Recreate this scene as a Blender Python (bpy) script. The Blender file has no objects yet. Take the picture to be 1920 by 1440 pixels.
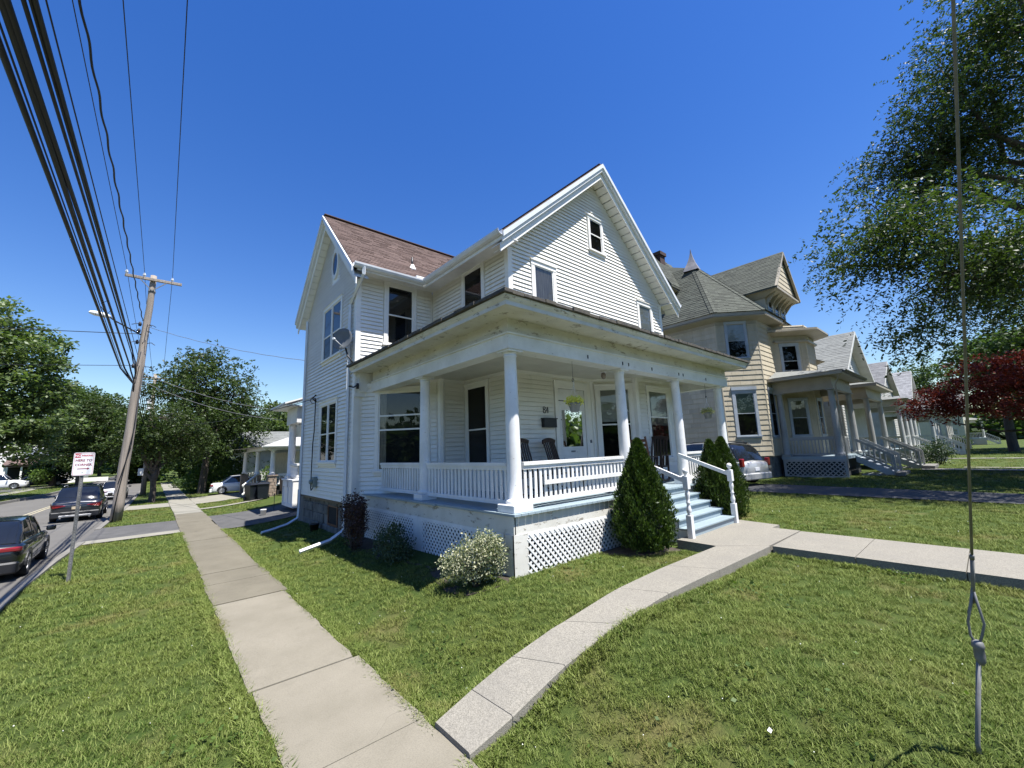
import bpy, math, random
import numpy as np
from mathutils import Vector, Matrix
R = math.radians
random.seed(7); rng = np.random.default_rng(11)
sc = bpy.context.scene
COL = sc.collection

# ---------------- camera, sky, sun, exposure ----------------
cam_d = bpy.data.cameras.new('camera'); cam = bpy.data.objects.new('camera', cam_d); COL.objects.link(cam)
cam_d.sensor_width = 36.0; cam_d.lens = 766.756 / 1920 * 36.0
cam_d.clip_start = 0.05; cam_d.clip_end = 3000
yaw, pitch, roll = R(48.798), R(9.201), R(-2.05)
fw = Vector((math.cos(pitch) * math.cos(yaw), math.cos(pitch) * math.sin(yaw), math.sin(pitch)))
rt = fw.cross(Vector((0, 0, 1))).normalized(); up = rt.cross(fw)
rt2 = math.cos(roll) * rt + math.sin(roll) * up; up2 = -math.sin(roll) * rt + math.cos(roll) * up
cam.matrix_world = Matrix(((rt2.x, up2.x, -fw.x, 0), (rt2.y, up2.y, -fw.y, 0), (rt2.z, up2.z, -fw.z, 1.8), (0, 0, 0, 1)))
sc.camera = cam

SUNDIR = Vector((0.10, -0.40, 1.0)).normalized()           # towards the sun
world = bpy.data.worlds.new('World'); sc.world = world; world.use_nodes = True
wn = world.node_tree; wn.nodes.clear()
wo = wn.nodes.new('ShaderNodeOutputWorld'); bg = wn.nodes.new('ShaderNodeBackground'); sky = wn.nodes.new('ShaderNodeTexSky')
sky.sky_type = 'NISHITA'; sky.sun_disc = False
sky.sun_elevation = math.asin(SUNDIR.z); sky.sun_rotation = math.atan2(SUNDIR.x, SUNDIR.y)
sky.air_density = 1.3; sky.dust_density = 0.25; sky.ozone_density = 3.0; sky.altitude = 200
hs = wn.nodes.new('ShaderNodeHueSaturation'); hs.inputs['Hue'].default_value = .518; hs.inputs['Saturation'].default_value = 1.36; hs.inputs['Value'].default_value = 1.2
wn.links.new(sky.outputs[0], hs.inputs['Color']); wn.links.new(hs.outputs[0], bg.inputs[0])
bg.inputs[1].default_value = 0.0657
wn.links.new(bg.outputs[0], wo.inputs[0])
sun_d = bpy.data.lights.new('sun', 'SUN'); sun_d.energy = 5.0; sun_d.angle = R(0.5); sun_d.color = (1.0, 0.975, 0.94)
sun = bpy.data.objects.new('sun', sun_d); COL.objects.link(sun)
sun.rotation_euler = SUNDIR.to_track_quat('Z', 'Y').to_euler(); sun.location = (0, 0, 60)
sc.view_settings.view_transform = 'Standard'; sc.view_settings.look = 'None'
sc.view_settings.exposure = 1.15; sc.view_settings.gamma = 1.0
sc.view_settings.use_curve_mapping = False

# ---------------- object helpers ----------------
def tag(o, label=None, cat=None, group=None, kind=None):
    if label: o['label'] = label
    if cat: o['category'] = cat
    if group: o['group'] = group
    if kind: o['kind'] = kind
    return o
WL = {}                                                     # world location of every object built (no rotations on parents)
def root(name, loc, label, cat, group=None):
    o = bpy.data.objects.new(name, None); COL.objects.link(o); o.location = loc; o.empty_display_size = .2
    WL[o.name] = Vector(loc); tag(o, label, cat, group); return o
def wloc(o): return WL[o.name] if o is not None else Vector((0, 0, 0))
def inst(name, mesh, parent, loc, rot=(0, 0, 0), sc_=None):
    o = bpy.data.objects.new(name, mesh); COL.objects.link(o); o.parent = parent
    o.location = Vector(loc) - wloc(parent); o.rotation_euler = rot
    if sc_: o.scale = sc_
    WL[o.name] = Vector(loc); return o
def kids(o): return [c for c in KIDS.get(o.name, [])]
def copy_tree(o, parent=None, shift=None, rotz=None):
    c = o.copy(); COL.objects.link(c); c.parent = parent
    if shift is not None: c.location = Vector(o.location) + Vector(shift)
    if rotz is not None: c.rotation_euler.z = rotz
    WL[c.name] = WL[o.name] + Vector(shift or (0, 0, 0))
    for ch in list(o.children): copy_tree(ch, c)
    return c

def basis(d, upv=Vector((0, 0, 1))):
    d = d.normalized()
    if abs(d.dot(upv)) > .995: upv = Vector((1, 0, 0))
    s = d.cross(upv).normalized(); return d, s, s.cross(d).normalized()

class MB:
    def __init__(s): s.v = []; s.f = []; s.m = []; s.sm = []
    def add(s, vs, fs, m=0, smooth=False):
        b = len(s.v); s.v += [tuple(v) for v in vs]
        for f in fs: s.f.append(tuple(b + i for i in f)); s.m.append(m); s.sm.append(smooth)
        return s
    def box(s, x0, y0, z0, x1, y1, z1, m=0):
        return s.add([(x0, y0, z0), (x1, y0, z0), (x1, y1, z0), (x0, y1, z0), (x0, y0, z1), (x1, y0, z1), (x1, y1, z1), (x0, y1, z1)],
                     [(3, 2, 1, 0), (4, 5, 6, 7), (0, 1, 5, 4), (1, 2, 6, 5), (2, 3, 7, 6), (3, 0, 4, 7)], m)
    def cbox(s, x0, y0, z0, x1, y1, z1, c=.01, m=0):            # box with chamfered edges
        vs = []; 
        for sx, X in ((1, x0), (-1, x1)):
            for sy, Y in ((1, y0), (-1, y1)):
                for sz, Z in ((1, z0), (-1, z1)):
                    vs += [(X, Y + sy * c, Z + sz * c), (X + sx * c, Y, Z + sz * c), (X + sx * c, Y + sy * c, Z)]
        def i(a, b, cc, k): return ((a * 2 + b) * 2 + cc) * 3 + k
        F = []
        for a in (0, 1): F.append((i(a, 0, 0, 0), i(a, 1, 0, 0), i(a, 1, 1, 0), i(a, 0, 1, 0)))
        for b in (0, 1): F.append((i(0, b, 0, 1), i(1, b, 0, 1), i(1, b, 1, 1), i(0, b, 1, 1)))
        for k in (0, 1): F.append((i(0, 0, k, 2), i(1, 0, k, 2), i(1, 1, k, 2), i(0, 1, k, 2)))
        for a in (0, 1):
            for b in (0, 1): F.append((i(a, b, 0, 0), i(a, b, 1, 0), i(a, b, 1, 1), i(a, b, 0, 1)))
            for k in (0, 1): F.append((i(a, 0, k, 0), i(a, 1, k, 0), i(a, 1, k, 2), i(a, 0, k, 2)))
        for b in (0, 1):
            for k in (0, 1): F.append((i(0, b, k, 1), i(1, b, k, 1), i(1, b, k, 2), i(0, b, k, 2)))
        for a in (0, 1):
            for b in (0, 1):
                for k in (0, 1): F.append((i(a, b, k, 0), i(a, b, k, 1), i(a, b, k, 2)))
        return s.add(vs, F, m)
    def bar(s, p, q, w, h, upv=(0, 0, 1), m=0):                 # rectangular bar, w sideways, h along up
        p = Vector(p); q = Vector(q); d, a, b = basis(q - p, Vector(upv)); a = a * (w / 2); b = b * (h / 2)
        vs = [p - a - b, p + a - b, p + a + b, p - a + b, q - a - b, q + a - b, q + a + b, q - a + b]
        return s.add(vs, [(3, 2, 1, 0), (4, 5, 6, 7), (0, 1, 5, 4), (1, 2, 6, 5), (2, 3, 7, 6), (3, 0, 4, 7)], m)
    def tube(s, pts, r, n=8, m=0, cap=True, smooth=True):
        pts = [Vector(p) for p in pts]; rs = r if isinstance(r, (list, tuple)) else [r] * len(pts)
        vs = []; pa = None
        for i, p in enumerate(pts):
            d = (pts[min(i + 1, len(pts) - 1)] - pts[max(i - 1, 0)])
            if d.length < 1e-9: d = Vector((0, 0, 1))
            d.normalize()
            if pa is None: _, a, b = basis(d)
            else:
                a = (pa - d * pa.dot(d)); a = a.normalized() if a.length > 1e-6 else basis(d)[1]; b = a.cross(d)
            pa = a
            for k in range(n):
                t = 2 * math.pi * k / n; vs.append(p + a * (rs[i] * math.cos(t)) + b * (rs[i] * math.sin(t)))
        fs = [(i * n + k, i * n + (k + 1) % n, (i + 1) * n + (k + 1) % n, (i + 1) * n + k) for i in range(len(pts) - 1) for k in range(n)]
        b0 = len(s.f); s.add(vs, fs, m, smooth)
        if cap:
            o = len(s.v) - len(vs)
            s.f.append(tuple(o + k for k in range(n))[::-1]); s.m.append(m); s.sm.append(False)
            s.f.append(tuple(o + (len(pts) - 1) * n + k for k in range(n))); s.m.append(m); s.sm.append(False)
        return s
    def lathe(s, c, prof, n=20, m=0, smooth=True, axis=None):   # prof: (radius, height)
        c = Vector(c)
        if axis is None: a, b, d = Vector((1, 0, 0)), Vector((0, 1, 0)), Vector((0, 0, 1))
        else: d, a, b = basis(Vector(axis))
        vs = [c + d * z + a * (r * math.cos(2 * math.pi * k / n)) + b * (r * math.sin(2 * math.pi * k / n)) for r, z in prof for k in range(n)]
        fs = [(i * n + k, i * n + (k + 1) % n, (i + 1) * n + (k + 1) % n, (i + 1) * n + k) for i in range(len(prof) - 1) for k in range(n)]
        s.add(vs, fs, m, smooth)
        o = len(s.v) - len(vs)
        s.f.append(tuple(o + k for k in range(n))[::-1]); s.m.append(m); s.sm.append(False)
        s.f.append(tuple(o + (len(prof) - 1) * n + k for k in range(n))); s.m.append(m); s.sm.append(False)
        return s
    def prism(s, pts, ext, m=0):                                # polygon (3D pts) extruded by vector
        e = Vector(ext); n = len(pts); P = [Vector(p) for p in pts]
        return s.add(P + [p + e for p in P], [tuple(range(n))[::-1], tuple(range(n, 2 * n))] + [(i, (i + 1) % n, n + (i + 1) % n, n + i) for i in range(n)], m)
    def quad(s, a, b, c, d, m=0): return s.add([a, b, c, d], [(0, 1, 2, 3)], m)
    def mesh(s, name, mats, org=(0, 0, 0)):
        me = bpy.data.meshes.new(name); o = Vector(org)
        me.from_pydata([(x - o.x, y - o.y, z - o.z) for x, y, z in s.v], [], s.f)
        for m in (mats if isinstance(mats, (list, tuple)) else [mats]): me.materials.append(m)
        me.polygons.foreach_set('material_index', s.m); me.polygons.foreach_set('use_smooth', s.sm)
        me.update(); return me
    def build(s, name, mats, parent=None, org=None, recalc=False):
        """verts are world coordinates; the object sits at org (default: its parent's place)"""
        o_ = Vector(org) if org is not None else wloc(parent)
        me = s.mesh(name, mats, o_)
        if recalc:
            import bmesh
            bm = bmesh.new(); bm.from_mesh(me); bmesh.ops.recalc_face_normals(bm, faces=bm.faces); bm.to_mesh(me); bm.free()
        o = bpy.data.objects.new(name, me); COL.objects.link(o)
        if parent is not None: o.parent = parent; o.location = o_ - wloc(parent)
        else: o.location = o_
        WL[o.name] = o_; return o

def np_mesh(name, V, F, mat, parent=None, org=None, smooth=False, recalc=False):
    V = np.asarray(V, float); F = np.asarray(F, int); o_ = Vector(org) if org is not None else wloc(parent)
    me = bpy.data.meshes.new(name); k = F.shape[1]
    me.vertices.add(len(V)); me.vertices.foreach_set('co', (V - np.array(o_)).ravel())
    me.loops.add(F.size); me.loops.foreach_set('vertex_index', F.ravel())
    me.polygons.add(len(F)); me.polygons.foreach_set('loop_start', np.arange(len(F)) * k); me.polygons.foreach_set('loop_total', np.full(len(F), k))
    if smooth: me.polygons.foreach_set('use_smooth', np.ones(len(F), bool))
    me.update(calc_edges=True); me.validate()
    for m in (mat if isinstance(mat, (list, tuple)) else [mat]): me.materials.append(m)
    o = bpy.data.objects.new(name, me); COL.objects.link(o)
    if parent is not None: o.parent = parent; o.location = o_ - wloc(parent)
    else: o.location = o_
    WL[o.name] = o_; return o

# ---------------- materials ----------------
class NT:
    def __init__(s, name):
        s.mat = bpy.data.materials.new(name); s.mat.use_nodes = True; s.t = s.mat.node_tree; s.t.nodes.clear()
        s.out = s.t.nodes.new('ShaderNodeOutputMaterial'); s.geo = s.t.nodes.new('ShaderNodeNewGeometry')
        s.pos = s.geo.outputs['Position']
    def n(s, ty, **kw):
        nd = s.t.nodes.new('ShaderNode' + ty)
        for k, v in kw.items(): setattr(nd, k, v)
        return nd
    def l(s, a, b): s.t.links.new(a, b)
    def noise(s, scale, detail=3, rough=.55, vec=None, stretch=None):
        nd = s.n('TexNoise'); nd.inputs['Scale'].default_value = scale; nd.inputs['Detail'].default_value = detail; nd.inputs['Roughness'].default_value = rough
        v = vec or s.pos
        if stretch:
            mp = s.n('Mapping'); mp.inputs['Scale'].default_value = stretch; s.l(v, mp.inputs[0]); v = mp.outputs[0]
        s.l(v, nd.inputs['Vector']); return nd.outputs['Fac']
    def ramp(s, fac, stops):
        r = s.n('ValToRGB'); e = r.color_ramp.elements
        while len(e) < len(stops): e.new(.5)
        for i, (p, c) in enumerate(stops):
            e[i].position = p; e[i].color = (c, c, c, 1) if isinstance(c, (int, float)) else (*c, 1)
        s.l(fac, r.inputs[0]); return r.outputs[0]
    def mix(s, fac, a, b, mode='MIX'):
        m = s.n('MixRGB'); m.blend_type = mode
        for i, x in ((0, fac), (1, a), (2, b)):
            if isinstance(x, (int, float)): m.inputs[i].default_value = x if i == 0 else (x, x, x, 1)
            elif isinstance(x, tuple): m.inputs[i].default_value = (*x, 1)
            else: s.l(x, m.inputs[i])
        return m.outputs[0]
    def bump(s, h, strength=.3, dist=.01):
        b = s.n('Bump'); b.inputs['Strength'].default_value = strength; b.inputs['Distance'].default_value = dist
        s.l(h, b.inputs['Height']); return b.outputs[0]
    def bsdf(s, color, rough=.6, metal=0, spec=.5, normal=None, emit=None):
        b = s.n('BsdfPrincipled')
        if isinstance(color, tuple): b.inputs['Base Color'].default_value = (*color, 1)
        else: s.l(color, b.inputs['Base Color'])
        if isinstance(rough, (int, float)): b.inputs['Roughness'].default_value = rough
        else: s.l(rough, b.inputs['Roughness'])
        b.inputs['Metallic'].default_value = metal; b.inputs['Specular IOR Level'].default_value = spec
        if normal is not None: s.l(normal, b.inputs['Normal'])
        return b
    def end(s, sh): s.l(sh.outputs[0] if hasattr(sh, 'outputs') else sh, s.out.inputs[0]); return s.mat

def pm(name, c, rough=.6, c2=None, sc_=3.0, var=.12, island=.0, bump=.0, bsc=60, metal=0, spec=.5, stain=0, stretch=None):
    t = NT(name); c2 = c2 or tuple(x * (1 - var * 2) for x in c)
    col = t.mix(t.ramp(t.noise(sc_, 4, stretch=stretch), [(.35, 0.), (.7, 1.)]), c, c2)
    if stain:
        f = t.ramp(t.noise(.9, 5, .65), [(.5, 0.), (.78, 1.)]); m = t.n('Math', operation='MULTIPLY'); t.l(f, m.inputs[0]); m.inputs[1].default_value = stain
        col = t.mix(m.outputs[0], col, tuple(x * .45 for x in c))
    if island:
        r = t.geo.outputs['Random Per Island']; col = t.mix(1.0, col, t.ramp(r, [(0, 1 - island), (1, 1 + island)]), 'MULTIPLY')
    nrm = t.bump(t.noise(bsc, 4), bump, .01) if bump else None
    return t.end(t.bsdf(col, rough, metal, spec, nrm))

def paint_mat(name, c, peel=.0, under=(.23, .21, .18), dirt=.25, rough=.5, pscale=3.2):
    t = NT(name)
    col = t.mix(t.ramp(t.noise(1.6, 5, .6), [(.4, 0.), (.8, 1.)]), c, tuple(x * (1 - dirt) * k for x, k in zip(c, (1, .985, .94))))
    col = t.mix(t.ramp(t.noise(14, 3), [(.45, 0.), (.8, .35)]), col, tuple(x * .8 for x in c))
    if peel:
        m = t.ramp(t.noise(pscale, 8, .72, stretch=(1, 1, 3.0)), [(.66 - peel * .16, 0.), (.69 - peel * .16, 1.)])
        col = t.mix(m, col, under); nrm = t.bump(m, .5, .004)
    else: nrm = t.bump(t.noise(25, 3), .12, .004)
    return t.end(t.bsdf(col, rough, 0, .4, nrm))

def leaf_mat(name, c, c2, trans=.35, rough=.5, gloss=.3, island=.35):
    t = NT(name); r = t.geo.outputs['Random Per Island']
    col = t.mix(r, c, c2); v = t.ramp(t.noise(.35, 2), [(.3, .75), (.7, 1.25)]); col = t.mix(1.0, col, v, 'MULTIPLY')
    b = t.bsdf(col, rough, 0, gloss); tr = t.n('BsdfTranslucent'); tc = t.mix(1.0, col, (1.25, 1.45, .55), 'MULTIPLY'); t.l(tc, tr.inputs[0])
    m = t.n('MixShader'); m.inputs[0].default_value = trans; t.l(b.outputs[0], m.inputs[1]); t.l(tr.outputs[0], m.inputs[2])
    return t.end(m)

def glass_mat(name, tint=.35, spec_boost=1.0):
    t = NT(name); g = t.n('BsdfGlossy'); g.inputs['Roughness'].default_value = .02; g.inputs[0].default_value = (1, 1, 1, 1)
    tr = t.n('BsdfTransparent'); tr.inputs[0].default_value = (tint, tint * 1.02, tint * 1.02, 1)
    nb = t.bump(t.noise(2.3, 2), .04, .02); t.l(nb, g.inputs['Normal'])
    fr = t.n('Fresnel'); fr.inputs[0].default_value = 1.5
    mm = t.n('Math', operation='MULTIPLY_ADD'); t.l(fr.outputs[0], mm.inputs[0]); mm.inputs[1].default_value = spec_boost; mm.inputs[2].default_value = .025
    m = t.n('MixShader'); t.l(mm.outputs[0], m.inputs[0]); t.l(tr.outputs[0], m.inputs[1]); t.l(g.outputs[0], m.inputs[2])
    return t.end(m)

M = {}
M['siding'] = pm('white_vinyl_siding', (.81, .785, .715), .45, (.74, .71, .64), 1.1, island=.02, stretch=(1, 1, 4), bump=.05, bsc=30)
def siding_mat():
    t = NT('white_vinyl_siding'); a = t.mix(t.ramp(t.noise(1.1, 4, stretch=(1, 1, 4)), [(.35, 0.), (.7, 1.)]), (.81, .785, .715), (.75, .72, .65))
    a = t.mix(t.ramp(t.noise(1.7, 6, .7, stretch=(2.2, 2.2, .22)), [(.55, 0.), (.82, .55)]), a, (.50, .48, .41))    # run-off grime
    a = t.mix(t.ramp(t.noise(6, 4, .7), [(.66, 0.), (.8, .3)]), a, (.50, .48, .42)); a = t.mix(1.0, a, t.ramp(t.geo.outputs['Random Per Island'], [(0, .965), (1, 1.02)]), 'MULTIPLY')
    return t.end(t.bsdf(a, .45, 0, .5, t.bump(t.noise(5, 3), .10, .02)))
M['siding'] = siding_mat()
M['trim'] = pm('white_trim', (.79, .77, .715), .45, (.70, .685, .65), 2, bump=.05)
M['peel'] = paint_mat('peeling_white_paint', (.62, .60, .54), .50, pscale=4.2, under=(.30, .27, .22))
M['shadewhite'] = paint_mat('shade_darkened_white', (.50, .495, .46), .03)  # white darkened in its colour for shade on the distant houses
M['peel2'] = paint_mat('worn_white_paint', (.74, .735, .715), .10, pscale=7)
M['colpaint'] = paint_mat('column_paint', (.76, .76, .75), .10, pscale=9)
M['deck'] = paint_mat('blue_grey_deck_paint', (.27, .335, .365), .0, dirt=.2, rough=.45)
M['ceil'] = pm('porch_ceiling_paint', (.58, .56, .48), .5, (.50, .48, .41), 2)
M['brownroof'] = pm('brown_shingle', (.112, .074, .061), .9, (.098, .064, .053), 8, island=.09, bump=.5, bsc=120)
M['greenroof'] = pm('green_grey_shingle', (.066, .073, .056), .9, (.050, .055, .043), 8, island=.25, bump=.5, bsc=120)
M['greyroof'] = pm('grey_shingle', (.17, .175, .16), .9, (.135, .14, .13), 5, island=.14, bump=.5, bsc=120)
M['darkroof'] = pm('dark_roofing', (.05, .045, .04), .95, (.10, .09, .07), 10, bump=.6, bsc=60)
M['gutter'] = pm('gutter_metal', (.66, .68, .70), .4, (.56, .58, .60), 3, spec=.5)
M['dark'] = pm('unlit_space_black', (.012, .013, .013), .9)  # black stands in for unlit rooms and voids
M['glass'] = glass_mat('window_glass', .78, .75)
M['screen'] = glass_mat('window_screen', .40, .45)
M['blind'] = pm('window_blind', (.42, .43, .40), .8, (.36, .37, .34), 6)
M['blindg'] = pm('green_blind', (.10, .16, .14), .8, (.08, .13, .11), 6)
M['curtain'] = pm('curtain_cloth', (.34, .31, .26), .9, (.18, .16, .13), 6, stretch=(8, 8, .5))
M['tan'] = pm('tan_shingle_siding', (.49, .43, .315), .75, (.42, .365, .26), 1.6, island=.12, stretch=(2, 2, .3), bump=.25, bsc=25)
M['tantrim'] = paint_mat('tan_trim', (.36, .32, .245), .04)
M['bluetrim'] = paint_mat('faded_blue_white_trim', (.37, .41, .455), .05)  # tone lowered to stand in for shade from the trees
M['greypaint'] = paint_mat('grey_white_paint', (.33, .335, .32), .03)  # albedo lowered in place of tree shade on the porches
M['stone'] = pm('grey_foundation_stone', (.16, .155, .14), .9, (.07, .07, .065), 5, island=.35, bump=.8, bsc=18)
M['brownstone'] = pm('brown_pier_stone', (.25, .19, .14), .9, (.12, .10, .08), 7, island=.3, bump=.8, bsc=25)
M['mortar'] = pm('mortar', (.20, .19, .17), .95, bump=.4)
M['metal'] = pm('galvanized_steel', (.20, .20, .195), .65, (.13, .13, .125), 12, metal=.2)
M['black'] = pm('black_plastic', (.012, .012, .013), .45, (.02, .02, .02), 8)
M['cable'] = pm('black_cable', (.010, .010, .012), .6)
M['finial'] = pm('finial_metal', (.26, .25, .25), .55, (.17, .165, .165), 4, metal=.3)
M['darkwood'] = pm('dark_brown_wood', (.045, .022, .016), .5, (.025, .013, .010), 10, stretch=(1, 1, .2))
M['redwood'] = pm('reddish_brown_wood', (.14, .055, .03), .5, (.08, .03, .018), 10)
M['pot'] = pm('grey_plastic_pot', (.23, .24, .25), .5)
M['soil'] = pm('mulch', (.055, .042, .030), .95, (.028, .022, .016), 14, bump=.8, bsc=40)
M['bark'] = pm('grey_brown_bark', (.085, .068, .052), .95, (.04, .033, .026), 7, bump=1., bsc=30, stretch=(1, 1, .2))
M['pole'] = pm('weathered_pole_wood', (.30, .255, .21), .9, (.17, .145, .12), 9, bump=.6, bsc=50, stretch=(1.5, 1.5, .06))
# ---------------- terrain ----------------
def sstep(t): t = min(1., max(0., t)); return t * t * (3 - 2 * t)
def interp(y, pts):
    if y <= pts[0][0]: return pts[0][1]
    for (a, b), (c, d) in zip(pts, pts[1:]):
        if y <= c: return b + (d - b) * (y - a) / (c - a)
    return pts[-1][1]
CURB = [(13, -1.80), (16, -1.62), (18, -1.46), (22, -1.30), (26.5, -1.12), (30, -.94), (35.3, -.81), (43, -.68), (50, -.52), (75, -.38), (143, -.1), (400, .2)]
OPP = [(-60, -8.9), (30, -8.6), (38, -8.3), (44, -7.5), (52, -6.4), (65, -5.9), (95, -5.5), (143, -4.6), (400, -4.2)]
def curb(y): return interp(y, CURB)
def opp(y): return interp(y, OPP)
def gz(x, y):
    if x <= 2.0: return -.45
    w = 2.2 + (3.6 - 2.2) * sstep((y - 5) / 7) + 2.2 * sstep((y - 14) / 5) + 6 * sstep((y - 24) / 12)
    return -.45 * (1 - sstep((x - 2.0) / w))

def grass_ground_mat():
    t = NT('lawn_ground')
    a = t.mix(t.ramp(t.noise(1.1, 5, .6), [(.3, 0.), (.7, 1.)]), (.044, .072, .012), (.082, .100, .022))
    a = t.mix(t.ramp(t.noise(38, 4, .7), [(.35, 0.), (.75, .9)]), a, (.030, .052, .012))
    dry = t.ramp(t.noise(.75, 6, .62), [(.54, 0.), (.70, .7)])
    a = t.mix(dry, a, (.15, .128, .05))
    a = t.mix(t.ramp(t.noise(9, 5, .65), [(.62, 0.), (.75, .5)]), a, (.15, .125, .06))
    return t.end(t.bsdf(a, .9, 0, .15, t.bump(t.noise(60, 4, .7), .8, .03)))
M['lawn'] = grass_ground_mat()
def asphalt_mat():
    t = NT('worn_asphalt')
    a = t.mix(t.ramp(t.noise(.5, 5), [(.35, 0.), (.7, 1.)]), (.105, .098, .086), (.128, .12, .105))
    a = t.mix(t.ramp(t.noise(120, 3, .7), [(.4, 0.), (.7, .5)]), a, (.085, .085, .085))
    a = t.mix(t.ramp(t.noise(2.2, 8, .7, stretch=(1, .25, 1)), [(.62, 0.), (.66, .45)]), a, (.10, .10, .10))
    return t.end(t.bsdf(a, .85, 0, .3, t.bump(t.noise(150, 3, .7), .4, .006)))
M['asphalt'] = asphalt_mat()
M['drive'] = pm('driveway_asphalt', (.085, .082, .077), .9, (.06, .058, .055), 3, bump=.6, bsc=110, stain=.4)
def concrete(name, c, c2, speck=.3, stain=.4):
    t = NT(name)
    a = t.mix(t.ramp(t.noise(1.5, 6, .62), [(.35, 0.), (.68, 1.)]), c, c2)
    a = t.mix(t.ramp(t.noise(90, 3, .8), [(.45, 0.), (.62, speck)]), a, tuple(x * .45 for x in c))
    a = t.mix(t.ramp(t.noise(4.5, 8, .7), [(.58, 0.), (.72, stain)]), a, tuple(x * .55 for x in c))
    a = t.mix(1.0, a, t.ramp(t.geo.outputs['Random Per Island'], [(0, .92), (1, 1.06)]), 'MULTIPLY')
    nv = t.n('TexNoise'); nv.inputs['Scale'].default_value = 2.5; nv.inputs['Detail'].default_value = 4; t.l(t.pos, nv.inputs['Vector']); va = t.n('VectorMath', operation='MULTIPLY_ADD'); t.l(nv.outputs['Color'], va.inputs[0]); va.inputs[1].default_value = (.5, .5, .5); t.l(t.pos, va.inputs[2])
    vo = t.n('TexVoronoi', feature='DISTANCE_TO_EDGE'); vo.inputs['Scale'].default_value = .75; t.l(va.outputs[0], vo.inputs['Vector'])
    ck = t.mix(t.ramp(t.noise(.6, 2), [(.54, 0.), (.62, .7)]), (0., 0., 0.), t.ramp(vo.outputs['Distance'], [(.0, 1.), (.004, 0.)])); a = t.mix(ck, a, tuple(x * .3 for x in c))
    return t.end(t.bsdf(a, .85, 0, .25, t.bump(t.noise(110, 4, .7), .35, .006)))
M['conc'] = concrete('sidewalk_concrete', (.215, .193, .148), (.175, .157, .118), .35, .3)
M['concold'] = concrete('old_sidewalk_concrete', (.160, .143, .105), (.128, .114, .083), .4, .5)
M['concfar'] = concrete('pale_concrete', (.24, .225, .185), (.20, .19, .155), .2, .2)
def aggregate():
    t = NT('exposed_aggregate')
    v = t.n('TexVoronoi'); v.inputs['Scale'].default_value = 130; t.l(t.pos, v.inputs['Vector'])
    a = t.mix(t.ramp(v.outputs['Color'], [(.2, 0.), (.8, 1.)]), (.155, .143, .116), (.258, .238, .195))
    a = t.mix(t.ramp(t.noise(1.8, 6, .65), [(.42, 0.), (.7, .55)]), a, (.17, .158, .134))
    return t.end(t.bsdf(a, .85, 0, .3, t.bump(v.outputs['Distance'], .4, .004)))
M['aggr'] = aggregate()
M['kerb'] = concrete('kerb_concrete', (.20, .188, .165), (.155, .147, .13), .3, .4)

def sheet(name, xs, ys, zf, mat, xf=None, kind='structure', parent=None):
    V = []; F = []; nx = len(xs)
    for y in ys:
        for x in xs:
            X = xf(x, y) if xf else x; V.append((X, y, zf(X, y)))
    for j in range(len(ys) - 1):
        for i in range(nx - 1): a = j * nx + i; F.append((a, a + 1, a + nx + 1, a + nx))
    o = np_mesh(name, V, F, mat, parent, smooth=True)
    if kind: o['kind'] = kind
    return o
ys = [-400, -120, -60, -30, -14, -8, -5] + [-3 + .5 * i for i in range(0, 92)] + [44 + 3 * i for i in range(0, 22)] + [115, 135, 160, 200, 260, 340, 420, 700]
sx = [0, .12, .3, .8, 1.5, 2.2, 3.0, 3.6] + [3.9 + .3 * i for i in range(0, 26)] + [12.5 + 1.5 * i for i in range(0, 16)] + [42, 60, 90, 140, 220, 340, 700]
right_lawn = sheet('lawn', sx, ys, lambda x, y: gz(x, y) - .03, M['lawn'], xf=lambda s, y: curb(y) + s)
left_lawn = sheet('ground', [-700, -300, -120, -60, -40, -30, -22, -16, -12, -8, -5, -3, -1.2, 0], ys, lambda x, y: -.48, M['lawn'], xf=lambda s, y: opp(y) + s)
road = sheet('road', [0, .25, .5, .75, 1], ys, lambda x, y: -.60, M['asphalt'], xf=lambda s, y: opp(y) + (curb(y) - opp(y)) * s)
# faded centre line
cl = MB()
for a in range(0, 30):
    y0 = 12 + a * 4.0; y1 = y0 + 4.0
    c0 = (curb(y0) + opp(y0)) / 2 - .1; c1 = (curb(y1) + opp(y1)) / 2 - .1
    for off in (0, .22): cl.quad((c0 + off, y0, -.596), (c0 + off + .1, y0, -.596), (c1 + off + .1, y1, -.596), (c1 + off, y1, -.596))
o = cl.build('road_marking', pm('faded_yellow_paint', (.42, .36, .20), .8, (.22, .21, .19), 9)); o['kind'] = 'structure'
kb = MB()
for f, w in ((curb, .15), (opp, -.15)):
    yy = [-60, -20, 0] + [3 * i for i in range(1, 50)] + [160, 200, 300]
    for a, b in zip(yy, yy[1:]):
        if 17.6 - .4 < a < 21.4 - 1.5 and w > 0: h = -.52
        else: h = -.425
        if w > 0: kb.prism([(f(a) - .02, a, -.7), (f(a) + .15, a, -.7), (f(a) + .15, a, h), (f(a), a, h)], (f(b) - f(a), b - a - .012, 0))
        else: kb.prism([(f(a) + .02, a, -.7), (f(a) - .15, a, -.7), (f(a) - .15, a, h), (f(a), a, h)], (f(b) - f(a), b - a - .012, 0))
o = kb.build('kerb', M['kerb']); o['kind'] = 'structure'

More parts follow.
